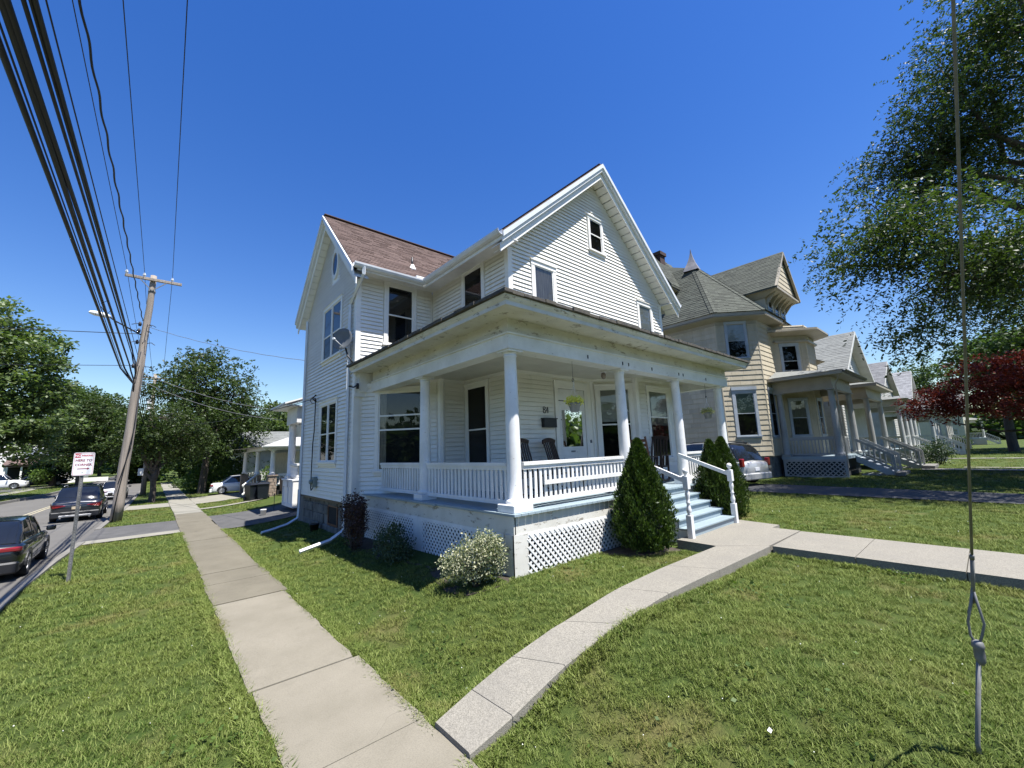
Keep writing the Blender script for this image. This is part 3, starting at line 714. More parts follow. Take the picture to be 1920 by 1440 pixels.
r3 = slab4((XW, WRY - HE, wez), (vx(wez), WRY - HE, wez), (vx(WRZ), WRY, WRZ), (XW, WRY, WRZ), .05, M['brownroof'], 'roof', H)
r4 = slab4((XW, WRY + HE, wez), (vx(wez), WRY + HE, wez), (vx(WRZ), WRY, WRZ), (XW, WRY, WRZ), .05, M['brownroof'], 'roof', H)
shingles(r3, (XW, WRY - HE, wez + .005), (vx(wez), WRY - HE, wez + .005), (vx(WRZ), WRY, WRZ + .005), (XW, WRY, WRZ + .005), e=.14, mat=M['brownroof'])
mb = MB(); mb.bar((XW, WRY, WRZ + .015), (vx(WRZ), WRY, WRZ + .015), .20, .02); mb.build('ridge_cap', M['brownroof'], r3)
mb = MB(); mb.bar((RX, YF + .03, RZ + .0), (RX, YB, RZ + .0), .14, .012); mb.build('ridge_cap', M['brownroof'], r1)
# soffits + rake boards + gutters, front gable
def rake(xa, za, xb, zb, axis, plane, inn, nm='rake_board'):
    """boards along a sloping gable edge; axis 'x' runs in x at y=plane, axis 'y' runs in y at x=plane; inn = direction back to the wall (+1)"""
    def P(a, z, d): return (a, plane + d * inn, z) if axis == 'x' else (plane + d * inn, a, z)
    def slopebox(dz0, dz1, d0, d1, m, name):
        mb = MB(); pts = [P(xa, za + dz0, d0), P(xb, zb + dz0, d0), P(xb, zb + dz1, d0), P(xa, za + dz1, d0)]
        v = Vector(P(0, 0, d1)) - Vector(P(0, 0, d0)); mb.prism(pts, v); return mb.build(name, m, H)
    slopebox(-.155, -.022, -.05, .0, M['gutter'], 'crown_moulding')
    slopebox(-.26, -.155, -.012, .02, T, nm)
    slopebox(-.47, -.27, .06, .09, T, nm)
    slopebox(-.275, -.258, .0, .40, M['gutter'], 'soffit')
for sg in (-1, 1):
    rake(RX + sg * XE, ez, RX, RZ, 'x', YF, 1)
for sg in (-1, 1):
    rake(WRY + sg * HE, wez, WRY, WRZ, 'y', XW, 1)
def soffit_panels(fn, n, name='soffit_panel'):
    for i in range(n): fn(i / n, (i + 1) / n)
# sloping underside panels of the rakes (vinyl soffit, one piece each)
for sg in (-1, 1):
    n = 22
    for i in range(n):
        t0, t1 = i / n + .003, (i + 1) / n - .003
        mb = MB(); xa, xb = RX + sg * (XE - .1) * (1 - t0), RX + sg * (XE - .1) * (1 - t1)
        za, zb = RZ - abs(xa - RX) * SL - .43, RZ - abs(xb - RX) * SL - .43
        mb.prism([(xa, YF + .09, za), (xb, YF + .09, zb), (xb, 6.93, zb), (xa, 6.93, za)], (0, 0, .02)); mb.build('soffit_panel', T, r2 if sg > 0 else r1)
    n = 16
    for i in range(n):
        t0, t1 = i / n + .003, (i + 1) / n - .003
        mb = MB(); ya, yb = WRY + sg * (HE - .1) * (1 - t0), WRY + sg * (HE - .1) * (1 - t1)
        za, zb = WRZ - abs(ya - WRY) * WSL - .43, WRZ - abs(yb - WRY) * WSL - .43
        mb.prism([(XW + .09, ya, za), (XW + .09, yb, zb), (3.79, yb, zb), (3.79, ya, za)], (0, 0, .02)); mb.build('soffit_panel', T, r4 if sg > 0 else r3)
# horizontal eaves soffits
for nm_, bs in (('soffit', ((RX - XE + .03, YF + .05, 6.62, 6.07, 10.2, 6.645), (3.66, WRY - HE + .03, 6.625, 6.05, 10.49, 6.65), (13.13, YF + .05, 6.62, RX + XE - .03, 16, 6.645), (3.66, 15.11, 6.62, 8, WRY + HE - .02, 6.645))),
                ('fascia', ((RX - XE - .005, YF + .02, 6.50, RX - XE + .03, 10.0, 6.66), (3.60, WRY - HE - .002, 6.52, 5.6, WRY - HE + .03, 6.66), (3.60, 15.50, 6.50, 8, 15.53, 6.66), (13.63, YF + .02, 6.5, 13.66, 16, 6.66)))):
    for b_ in bs: mb = MB(); mb.box(*b_); mb.build(nm_, M['peel2'], H)
def gutter(thing, p, q, out, mat=None, s=.12):
    o = Vector(out) * s; z = Vector((0, 0, s)); mb = MB(); p = Vector(p); q = Vector(q); e = .01
    prof = [(0, 0), (0, -1), (.35, -1), (.75, -.8), (1, -.35), (1.05, 0), (1.0, 0), (.93, -.35), (.7, -.72), (.33, -.92), (.06, -.92), (.06, 0)]
    n = len(prof); V = [pt + o * a + z * b for pt in (p, q) for a, b in prof]
    mb.add(V, [(i, (i + 1) % n, n + (i + 1) % n, n + i) for i in range(n)] + [tuple(range(n))[::-1], tuple(range(n, 2 * n))]); return mb.build('gutter', mat or M['gutter'], thing)
gutter(H, (RX - XE - .01, YF - .02, 6.70), (RX - XE - .01, 9.93, 6.70), (-1, 0, 0)); gutter(H, (3.48, WRY - HE - .01, 6.68), (5.50, WRY - HE - .01, 6.68), (0, -1, 0))
gutter(H, (RX + XE + .01, YF - .02, 6.70), (RX + XE + .01, 16, 6.70), (1, 0, 0))
# downspout of the wing, running down beside the corner to a kick-out on the lawn
def downspout(thing, pts, w_=.075, mat=None, name='downspout'):
    mb = MB(); mb.tube(pts, w_ * .62, 4, cap=True, smooth=False); return mb.build(name, mat or M['gutter'], thing)
downspout(H, [(3.74, 9.88, 6.60), (3.74, 9.90, 6.42), (3.73, 10.60, 5.98), (3.73, 10.78, 5.85), (3.73, 10.80, .30), (3.72, 10.80, -.02), (3.4, 10.78, -.20), (2.72, 10.72, -.33)])
downspout(H, [(3.74, 15.02, 6.5), (3.74, 15.04, .2), (3.72, 15.04, -.12), (3.4, 15.0, -.28), (2.95, 14.85, -.36), (2.65, 14.72, -.39)], mat=M['gutter'])
# vent stack + flashing on the wing roof
mb = MB(); vz = wez + (10.78 - (WRY - HE)) * WSL; mb.tube([(5.55, 10.78, vz), (5.55, 10.78, vz + .34)], .03, 8); vs = mb.build('vent_pipe', M['black'], H)
mb = MB(); mb.lathe((5.55, 10.76, vz - .06), [(.13, -.05), (.10, .03), (.04, .16)], 10); mb.build('flashing', M['trim'], vs)
mb = MB(); mb.box(5.25, 9.93, 6.70, 5.55, 10.2, 6.79); mb.build('gutter_guard', T, H)
# meter, conduit, drop cable
mb = MB(); mb.cbox(3.66, 13.30, .92, 3.79, 13.52, 1.22, .02); mb.lathe((3.66, 13.41, 1.08), [(.075, 0), (.075, .05), (.05, .08)], 14, axis=(-1, 0, 0)); em = mb.build('electric_meter', pm('meter_grey', (.20, .24, .22), .5), H)
mb = MB(); mb.tube([(3.70, 13.36, .95), (3.70, 13.62, .82), (3.71, 13.72, .90), (3.72, 13.72, 2.2), (3.72, 13.62, 2.6), (3.72, 13.60, 3.62)], .016, 6); mb.build('service_cable', M['cable'], H)
mb = MB(); mb.tube([(3.74, 13.60, 3.5), (3.62, 13.58, 3.62), (3.70, 13.5, 3.72)], .022, 6); mb.tube([(3.66 + .09 * math.cos(t * .7), 13.62, 3.55 + .09 * math.sin(t * .7)) for t in range(10)], .010, 5); mb.build('weatherhead', M['cable'], H)
# porch hooks under the roof end
mb = MB(); mb.tube([(3.62, 10.42, 3.55), (3.72, 10.35, 3.52), (3.80, 10.3, 3.58)], .02, 5); mb.tube([(3.80, 10.3, 3.62), (3.80, 10.3, 3.48)], .035, 6); mb.build('insulator_bracket', M['cable'], H)

# --- door, number, mailbox
dr = MB(); w = Wf; a0, a1, zt = 1.47, 2.50, 3.30
w.box(dr, a0 - .12, a0, ZD, zt, .0, .045); w.box(dr, a1, a1 + .12, ZD, zt, .0, .045); w.box(dr, a0 - .13, a1 + .13, zt, zt + .2, .0, .05)
door = dr.build('door', T, H)
dl = MB(); w.box(dl, a0 + .01, a1 - .01, ZD + .02, zt - .01, .005, .022); dl.build('door_leaf', M['peel2'], door)
dl = MB(); w.box(dl, a0 + .02, a1 - .02, 2.98, 3.0, .022, .028); w.box(dl, a0 + .08, a0 + .2, 2.5, 2.52, .022, .028); dl.build('screen_rail', M['black'], door)
dl = MB(); w.box(dl, a0 + .12, a1 - .15, 1.84, 2.75, .022, .026); dl.build('pane', M['dark'], door); dl = MB(); w.box(dl, a0 + .12, a1 - .15, 1.84, 2.75, .027, .030); dl.build('pane', M['glass'], door)  # black sheet behind the glass for the unlit room
for q0, q1 in ((a0 + .12, a0 + .48), (a0 + .54, a1 - .14)):
    dl = MB(); w.box(dl, q0, q1, 1.02, 1.60, .022, .030); dl.build('door_panel', M['peel2'], door)
dl = MB(); w.box(dl, a0 + .4, a0 + .56, 1.70, 1.74, .022, .026); dl.build('mail_slot', M['metal'], door)
mb = MB(); w.box(mb, a1 + .18, a1 + .22, 1.92, 2.0, 0, .03); mb.build('doorbell', M['metal'], H)
mb = MB(); w.box(mb, .86, 1.29, 2.31, 2.52, .02, .12); w.box(mb, .84, 1.31, 2.51, 2.535, .02, .14); mb.build('mailbox', M['black'], H)
def digits(txt, wl, a, z, h, mat, parent, name='house_number', d=.03, wd=.5, thick=.012):
    seg = {'8': [[(0, .5), (.2, .62), (.8, .62), (1, .78), (.8, 1), (.2, 1), (0, .8), (.2, .55), (.8, .5), (1, .3), (.8, 0), (.2, 0), (0, .25), (0, .5)]],
           '4': [[(.75, 0), (.75, 1), (0, .35), (1, .35)]]}
    mb = MB()
    for i, ch in enumerate(txt):
        for pl in seg[ch]:
            for p, q in zip(pl, pl[1:]):
                mb.bar(wl.P(a + (i * (wd * 1.35) + p[0] * wd) * h, z + p[1] * h, d), wl.P(a + (i * (wd * 1.35) + q[0] * wd) * h, z + q[1] * h, d), thick, thick, upv=tuple(wl.n))
    return mb.build(name, mat, parent)
digits('84', Wf, .93, 2.66, .15, M['black'], H, thick=.012)
# ================= porch of the white house =================
X0, Y0 = 4.11, 4.77; X1 = 12.62
PW, PP = M['peel2'], M['peel']
Ws = W2((X0, 10.45), (X0, Y0))                              # side skirt, faces the sidewalk
Wp = W2((X0, Y0), (X1, Y0))                                 # front skirt
# deck of single boards (seen edge-on), side part runs in x, front part in y
dk = MB(); dk.box(X0 + .05, Y0 + .05, ZD - .2, X1 - .05, 6.9, ZD - .035); dk.box(X0 + .05, 6.9, ZD - .2, 6.05, 10.4, ZD - .035); dk = dk.build('deck', M['deck'], H)
for k in range(61):
    a = X0 - .03 + k * .14
    if a + .14 > X1 + .05: break
    mb = MB(); mb.box(a + .003, Y0 - .06, ZD - .034, a + .137, 6.93, ZD); mb.build('deck_board', M['deck'], dk)
for k in range(25):
    a = 6.935 + k * .14
    mb = MB(); mb.box(X0 - .06, a + .003, ZD - .034, 6.07, a + .137, ZD); mb.build('deck_board', M['deck'], dk)
# skirt: band, posts, lattice
mb = MB(); Ws.box(mb, 0, 5.68, ZD - .30, ZD - .036, -.04, .0); Wp.box(mb, 0.02, X1 - X0, ZD - .30, ZD - .036, -.04, 0.0); mb.build('fascia', PP, H)
mb = MB(); mb.box(X0 - .004, Y0 + .0, -.3, X0 + .26, Y0 + .22, ZD - .301); mb.box(X0 - .012, Y0 - .008, -.3, X0 + .015, Y0 + .2, ZD - .302); mb.box(X0 - .012, Y0 - .010, -.3, X0 + .27, Y0 + .02, ZD - .302); mb.build('corner_post', PP, H)
for yy in (7.70,):
    mb = MB(); mb.box(X0 - .008, yy - .13, -.45, X0 + .12, yy + .13, ZD - .301); mb.build('pier', PW, H)
for a0, a1 in ((2.88, 5.45), (.03, 2.62)):
    mb = MB(); zb = -.34
    Ws.box(mb, a0, a1, ZD - .37, ZD - .301, -.01, .006); Ws.box(mb, a0, a1, zb, zb + .10, -.01, .006); Ws.box(mb, a0, a0 + .07, zb, ZD - .301, -.012, .004); Ws.box(mb, a1 - .07, a1, zb, ZD - .301, -.012, .004)
    mb.build('lattice_frame', PW, H); lattice(H, Ws, a0 + .03, a1 - .03, zb + .05, ZD - .34, .078, .033, PW)
mb = MB(); Wp.box(mb, .27, 3.3, ZD - .38, ZD - .301, -.01, .006); Wp.box(mb, .27, 3.3, -.12, -.03, -.01, .006); mb.build('lattice_frame', PW, H); lattice(H, Wp, .27, 3.35, -.1, ZD - .33, .078, .033, PW)
mb = MB(); Wp.box(mb, 5.5, 8.4, ZD - .38, ZD - .301, -.01, .006); Wp.box(mb, 5.5, 8.4, -.12, -.03, -.01, .006); mb.build('lattice_frame', PW, H); lattice(H, Wp, 5.5, 8.4, -.1, ZD - .33, .078, .033, PW)
mb = MB(); mb.box(X0 + .3, Y0 + .3, -.4, X1 - .2, 6.8, ZD - .25); mb.box(X0 + .3, 6.8, -.5, 5.9, 10.3, ZD - .25); mb.build('crawl_shade_box', M['dark'], H)  # black boxes stand in for the shade under the porch
# columns
ZB = 3.42
cols = [(4.33, 4.97), (7.40, 4.97), (9.80, 4.97), (12.30, 4.97), (4.33, 7.80)]
for i, (x, y) in enumerate(cols): column(H, x, y, ZD, ZB, .118, .098, M['colpaint'], plinth=.175 if i else .20, pz=.12)
for x, y in cols[1:3]:                                        # small hooks
    for s in (-1, 1):
        mb = MB(); mb.tube([(x + s * .10, y - .02, 2.55), (x + s * .14, y - .05, 2.56), (x + s * .145, y - .05, 2.52)], .010, 5); mb.build('hook', T, H)
# beam, frieze, ceiling, cornice
mb = MB()
mb.box(X0 + .04, Y0 + .03, ZB, X1, Y0 + .33, ZB + .25); mb.box(X0 + .04, Y0 + .33, ZB, X0 + .34, 10.30, ZB + .25); mb.box(X1 - .3, Y0 + .33, ZB, X1, 6.9, ZB + .25); mb.build('beam', PW, H)
mb = MB()
mb.box(X0 + .065, Y0 + .055, ZB + .252, X1 - .02, Y0 + .30, 3.93); mb.box(X0 + .065, Y0 + .30, ZB + .252, X0 + .30, 10.28, 3.93); mb.box(X1 - .27, Y0 + .3, ZB + .252, X1 - .02, 6.9, 3.93); mb.build('frieze', PP, H)
mb = MB()
mb.box(X0 + .01, Y0 + .0, ZB + .235, X1 + .02, Y0 + .06, ZB + .262); mb.box(X0 + .01, Y0 + .06, ZB + .235, X0 + .06, 10.28, ZB + .262); mb.build('moulding', PW, H)
ce = MB(); ce.box(X0 + .34, Y0 + .33, zc + .012, X1 - .3, 6.93, zc + .05); ce.box(X0 + .34, 6.93, zc + .012, 6.08, 10.5, zc + .05); ce = ce.build('ceiling', M['ceil'], H)
for k in range(72):                                          # narrow ceiling boards
    a = X0 + .34 + k * .115
    if a > X1 - .3: break
    mb = MB(); mb.box(a + .003, Y0 + .33, zc, a + .112, 6.93, zc + .012); mb.build('ceiling_board', M['ceil'], ce)
for k in range(31):
    a = 6.935 + k * .115; mb = MB(); mb.box(X0 + .34, a + .003, zc, 6.08, a + .112, zc + .012); mb.build('ceiling_board', M['ceil'], ce)
# overhanging soffit + crown + roof
EX, EY, EX1, EYB = 3.66, 4.26, 12.80, 10.55; ZE = 4.04
def ring(mb, off0, off1, z0, z1):                             # L-shaped band round the two open sides; off = distance inwards from the roof edge
    mb.box(EX + off0, EY + off0, z0, EX1 - off0, EY + off1, z1); mb.box(EX + off0, EY + off1, z0, EX + off1, EYB - .02, z1); mb.box(EX1 - off1, EY + off1, z0, EX1 - off0, 6.9, z1)
mb = MB(); ring(mb, .05, .60, 3.925, 3.95); mb.build('soffit', PP, H)
mb = MB(); ring(mb, .035, .06, 3.90, 3.99); mb.build('fascia', PP, H)
cr = MB()                                                     # crown moulding: sloped profile swept round the corner
path = [(EX, EYB - .02), (EX, EY), (EX1, EY), (EX1, 6.9)]
prof = [(.075, 3.905), (.060, 3.93), (.045, 3.95), (.015, 3.985), (.0, 4.01), (-.012, 4.02), (-.012, 4.045), (.09, 4.045)]
V = []
for i, (x, y) in enumerate(path):
    for o_, z in prof:
        dx = o_ if i in (0, 1) else -o_ if i in (2, 3) else 0; dy = o_ if i in (1, 2) else 0
        V.append((x + dx, y + dy, z))
n = len(prof); cr.add(V, [(i * n + k, (i + 1) * n + k, (i + 1) * n + (k + 1) % n, i * n + (k + 1) % n) for i in range(3) for k in range(n)] + [tuple(range(n)), tuple(range(3 * n, 4 * n))[::-1]])
cr.build('crown_moulding', PP, H)
# low hipped porch roof
zr = 4.62; mb = MB()
A, B, Cc = (EX - .03, EY - .03, ZE + .012), (EX1 + .03, EY - .03, ZE + .012), (EX - .03, EYB, ZE + .012)
A2, B2, C2 = (6.10, 6.95, zr), (EX1 + .03, 6.95, zr), (6.10, EYB - .05, zr)
for q in ((A, B, B2, A2), (Cc, A, A2, C2)):
    P = [Vector(p) for p in q]; mb.prism(P, (0, 0, .03))
pr = mb.build('porch_roof', M['darkroof'], H)
rag = MB()                                                    # ragged shingle edge hanging over the crown
random.seed(3)
x = EX - .06
while x < EX1: 
    L = random.uniform(.12, .3); rag.box(x, EY - .05 - random.uniform(0, .03), ZE + .008 + random.uniform(0, .006), x + L - .004, EY + .2, ZE + .055 + random.uniform(0, .012)); x += L
y = EY - .05
while y < EYB:
    L = random.uniform(.12, .3); rag.box(EX - .05 - random.uniform(0, .03), y, ZE + .010 + random.uniform(0, .006), EX + .2, min(EYB, y + L - .004), ZE + .056 + random.uniform(0, .012)); y += L
o = rag.build('shingle', M['darkroof'], pr); o['kind'] = 'stuff'
mb = MB(); mb.box(EX + .12, EYB - .12, 3.30, X0 + .05, EYB - .06, 3.92); mb.box(3.86, 10.38, ZB - .0, X0 + .10, 10.47, 3.92); mb.build('frieze_end', PW, H)
# railings
RT = ZD + .72
railing(H, (X0 + .22, 5.12), (X0 + .22, 7.68), RT, RT, ZD + .12, ZD + .12, 21, PW, bw=.055)
railing(H, (X0 + .22, 7.92), (X0 + .22, 9.98), RT, RT, ZD + .12, ZD + .12, 17, PW, bw=.055)
railing(H, (4.50, Y0 + .2), (7.28, Y0 + .2), RT, RT, ZD + .12, ZD + .12, 24, PW, bw=.055)
railing(H, (9.98, Y0 + .2), (12.15, Y0 + .2), RT, RT, ZD + .12, ZD + .12, 18, PW, bw=.055)
mb = MB(); mb.box(4.95, Y0 + .14, ZD + .36, 7.25, Y0 + .165, ZD + .43); mb.build('repair_board', PW, H)
mb = MB(); mb.box(X0 + .16, 7.66, ZD, X0 + .28, 7.94, ZD + .12); mb.build('rail_block', PW, H)
# steps
st = MB(); SX0, SX1 = 7.52, 9.42; st.box(SX0 + .05, 3.95, -.1, SX1 - .05, Y0, .15); st = st.build('steps', M['deck'], H)
nst = 4; rise = (ZD - .115) / 5
for k in range(nst):
    zt = ZD - rise * (k + 1); yb = Y0 - .06 - .235 * k; yf = Y0 - .06 - .235 * (k + 1)
    mb = MB(); mb.cbox(SX0 - .02, yf - .03, zt - .035, SX1 + .02, yb, zt, .006); mb.build('tread', M['deck'], st)
    mb = MB(); mb.box(SX0, yf - .0, zt - rise + .001, SX1, yf + .03, zt - .036); mb.build('riser', M['deck'], st)
    mb = MB(); mb.box(SX0 - .0, yf + .03, .0, SX0 + .03, yb + .02, zt - .036); mb.box(SX1 - .03, yf + .03, .0, SX1, yb + .02, zt - .036); mb.build('stringer', PW, st)
mb = MB(); mb.box(SX0, Y0 - .03, ZD - rise + .001, SX1, Y0 - .005, ZD - .036); mb.build('riser', M['deck'], st)
for sx in (SX0 - .05, SX1 + .03):
    y = 3.76; zb = .10; mb = MB(); s = .05
    mb.cbox(sx - s, y - s, zb, sx + s, y + s, zb + .42, .006)
    mb.lathe((sx, y, zb + .42), [(.045, 0), (.03, .02), (.042, .05), (.046, .10), (.032, .16), (.028, .20), (.044, .22), (.028, .24), (.032, .30), (.046, .36), (.036, .42), (.03, .44), (.045, .46)], 12)
    mb.cbox(sx - s, y - s, zb + .88, sx + s, y + s, zb + 1.12, .006)
    mb.lathe((sx, y, zb + 1.12), [(.035, 0), (.022, .015), (.022, .03), (.042, .05), (.052, .08), (.050, .105), (.035, .13), (.01, .142)], 14)
    o = mb.build('newel_post', PW, H)
    mb = MB(); mb.bar((sx, 3.78, zb + 1.03), (sx, Y0 + .12, RT - .02), .05, .075); mb.build('handrail', PW, H)
# porch light
mb = MB(); mb.lathe((8.2, 5.95, zc - .04), [(.07, 0), (.08, .02), (.06, .04)], 14); pl = mb.build('porch_light', PW, H)
mb = MB(); mb.lathe((8.2, 5.95, zc - .20), [(.01, 0), (.04, .015), (.062, .06), (.062, .10), (.045, .16)], 14); mb.build('globe', pm('amber_ribbed_glass', (.25, .20, .17), .12, spec=.8), pl)
# hooks / brackets on the beam
for x in (6.15, 7.30, 7.52, 8.45, 9.70, 9.92, 11.2):
    mb = MB(); mb.bar((x, Y0 + .02, ZB + .06), (x, Y0 + .02, ZB + .13), .015, .015); mb.build('bracket', M['black'], H)

# ---- hanging flower baskets (rest on nothing: they hang, so they are things) ----
def leafball(c, rx, rz, n, size, seed):
    r = np.random.default_rng(seed); d = r.normal(size=(n, 3)); d /= np.linalg.norm(d, axis=1)[:, None]; rad = r.uniform(.55, 1, n)[:, None]
    p = np.array(c) + d * rad * np.array([rx, rx, rz]); 
    return quads(p, r, size)
def quads(p, r, size, flat=.0, aspect=.55, dirs=None):
    p = np.asarray(p, float)
    n = len(p); a = r.normal(size=(n, 3)) if dirs is None else dirs + r.normal(size=(n, 3)) * .35
    a[:, 2] *= (1 - flat); a /= np.linalg.norm(a, axis=1)[:, None] + 1e-9
    b = r.normal(size=(n, 3)); b[:, 2] *= (1 - flat); b -= a * (a * b).sum(1)[:, None]; b /= np.linalg.norm(b, axis=1)[:, None] + 1e-9
    s = size * r.uniform(.7, 1.3, n)[:, None]; w = s * aspect
    V = np.stack([p, p + a * s * .5 + b * w * .5, p + a * s, p + a * s * .5 - b * w * .5], 1).reshape(-1, 3)
    F = np.arange(4 * n).reshape(-1, 4); return V, F
M['petal'] = leaf_mat('pale_yellow_leaves', (.80, .72, .20), (.58, .58, .12), .25, island=.3)
M['petal2'] = leaf_mat('mixed_leaves', (.30, .32, .09), (.70, .62, .40), .25)
def basket(x, y, zbeam, zpot, label, seed, mat, s=1.0):
    B = root('hanging_basket', (x, y, zpot), label, 'flower basket')
    mb = MB(); mb.lathe((x, y, zpot), [(.085 * s, 0), (.095 * s, .01), (.135 * s, .17 * s), (.15 * s, .17 * s), (.15 * s, .20 * s), (.13 * s, .20 * s)], 20); mb.build('pot', M['pot'], B)
    V, F = leafball((x, y, zpot + .245 * s), .21 * s, .11 * s, 560, .045, seed); np_mesh('flowers', V, F, mat, B)
    V, F = leafball((x, y, zpot + .20 * s), .19 * s, .10 * s, 50, .035, seed + 1); np_mesh('leaves', V, F, M['bushleaf'], B)
    mb = MB(); top = zpot + .66 * s
    for k in range(3):
        t = k * 2.1 + .4; mb.tube([(x + .14 * s * math.cos(t), y + .14 * s * math.sin(t), zpot + .2 * s), (x, y, top - .06)], .003, 4)
    mb.tube([(x, y, top - .06), (x + .02, y, top - .02), (x, y, top + .03)], .007, 5); mb.build('hanger', T, B)
    mb = MB(); mb.tube([(x, y, top + .02), (x, y, zbeam)], .0045, 4); mb.tube([(x + .03 * math.cos(t), y, top + .045 + .03 * math.sin(t)) for t in [i * .6 for i in range(10)]], .006, 4); mb.build('chain', M['black'], B)
M['bushleaf'] = leaf_mat('green_leaves', (.055, .10, .025), (.09, .15, .03), .3)
basket(5.86, 4.95, 3.42, 2.46, 'hanging pot of yellow-green flowers at the left, in front of the house door', 21, M['petal'], .84)
basket(11.45, 4.95, 3.42, 2.46, 'hanging pot with trailing mixed leaves between the two right porch columns', 25, M['petal2'], .85)

# ---- rocking chairs ----
def rocker(x, y, rz, mat, label, w=.56):
    Rr = root('rocking_chair', (x, y, ZD), label, 'chair'); Rr.rotation_euler.z = 0
    Mx = Matrix.Translation((x, y, ZD)) @ Matrix.Rotation(rz, 4, 'Z')
    def tf(p): return tuple(Mx @ Vector(p))
    def addb(mb, pts): 
        for (p, q, a, b) in pts: mb.bar(tf(p), tf(q), a, b, upv=tuple(Mx.to_3x3() @ Vector((0, -.15, 1))))
    h = w / 2
    mb = MB(); addb(mb, [((-h, -.25 + .0, .42), (h, -.25, .42), .05, .025)]); 
    for k in range(6): addb(mb, [((-h, -.2 + k * .08, .42 - k * .008), (h, -.2 + k * .08, .42 - k * .008), .07, .02)])
    mb.build('seat', mat, Rr)
    for k in range(7):
        a = -h + .045 + k * (w - .09) / 6; top = 1.12 - .05 * abs(k - 3) / 3
        mb = MB(); addb(mb, [((a, .22, .40), (a, .42, top), .045, .016)]); mb.build('slat', mat, Rr)
    mb = MB(); pts = [(-h + w * i / 8, .425, 1.10 + .05 * math.sin(math.pi * i / 8)) for i in range(9)]
    for p, q in zip(pts, pts[1:]): addb(mb, [(p, q, .03, .09)])
    mb.build('crest_rail', mat, Rr)
    for s in (-1, 1):
        mb = MB(); addb(mb, [((s * h, -.24, .05), (s * h, -.24, .66), .04, .04), ((s * h, .22, .06), (s * h, .26, .66), .04, .04)]); mb.build('leg', mat, Rr)
        mb = MB(); addb(mb, [((s * (h + .01), -.30, .67), (s * (h + .01), .30, .67), .08, .025)]); mb.build('armrest', mat, Rr)
        mb = MB(); pp = [(s * h, -.45 + .1 * i, .035 + .12 * ((i - 4.5) / 5) ** 2) for i in range(11)]
        for p, q in zip(pp, pp[1:]): addb(mb, [(p, q, .035, .035)])
        mb.build('rocker', mat, Rr)
    return Rr
rocker(5.98, 6.15, R(8), M['darkwood'], 'left of the two dark slatted rocking chairs, partly behind the corner column')
rocker(7.0, 6.25, R(14), M['darkwood'], 'right of the two dark slatted rocking chairs, beside the house door')
def folding_chair(x, y, rz):
    Rr = root('porch_chair', (x, y, ZD), 'reddish wooden porch chair under the right front window behind the steps', 'chair')
    Mx = Matrix.Translation((x, y, ZD)) @ Matrix.Rotation(rz, 4, 'Z'); tf = lambda p: tuple(Mx @ Vector(p))
    for s in (-.27, .27):
        mb = MB(); mb.bar(tf((s, -.28, .02)), tf((s, .22, .44)), .025, .04); mb.bar(tf((s, .2, .02)), tf((s, -.2, .44)), .025, .04); mb.build('leg', M['darkwood'], Rr)
        mb = MB(); mb.bar(tf((s, .16, .40)), tf((s, .42, 1.15)), .03, .05); mb.build('back_post', M['redwood'], Rr)
        mb = MB(); mb.bar(tf((s, -.25, .66)), tf((s, .26, .66)), .06, .025); mb.bar(tf((s, -.22, .44)), tf((s, -.22, .66)), .03, .03); mb.build('armrest', M['darkwood'], Rr)
    for k in range(6): mb = MB(); mb.bar(tf((-.27, -.22 + k * .085, .44)), tf((.27, -.22 + k * .085, .44)), .07, .02); mb.build('seat_slat', M['redwood'], Rr)
    for k in range(5): mb = MB(); mb.bar(tf((-.27, .24 + k * .035, .62 + k * .11)), tf((.27, .24 + k * .035, .62 + k * .11)), .02, .07); mb.build('back_slat', M['redwood'], Rr)
folding_chair(9.25, 5.72, R(100))
rocker(10.0, 5.85, R(-80), M['darkwood'], 'third dark rocking chair, half hidden behind the porch column right of the steps')
folding_chair2 = None

# ---- satellite dish on the porch roof end ----
D = root('satellite_dish', (3.72, 10.3, 4.1), 'grey satellite dish on a black arm fixed to the left end of the porch roof', 'satellite dish')
mb = MB(); mb.tube([(3.72, 10.30, 4.08), (3.60, 10.50, 4.35), (3.56, 10.60, 4.62)], .024, 8); mb.tube([(3.60, 10.38, 4.14), (3.52, 10.42, 4.20), (3.54, 10.46, 4.3)], .008, 5); mb.build('mast', M['black'], D)
ax = Vector((-.80, -.55, .06)).normalized(); c0 = Vector((3.53, 10.62, 4.80)); mb = MB()
prof = [(.0001, 0), (.10, .008), (.20, .03), (.285, .062), (.29, .066), (.285, .070), (.20, .042), (.10, .02), (.0001, .012)]
mb.lathe(c0, prof, 28, axis=ax); mb.build('reflector', pm('dish_shade_grey', (.13, .14, .145), .6), D)  # grey darkened to carry the shade on the dish face
mb = MB(); mb.tube([c0 - Vector((0, 0, .22)), c0 + ax * .36 - Vector((0, 0, .10))], .012, 6); mb.lathe(c0 + ax * .34 - Vector((0, 0, .1)), [(.02, 0), (.035, .03), (.03, .08)], 10, axis=ax); mb.build('feed_arm', M['gutter'], D)
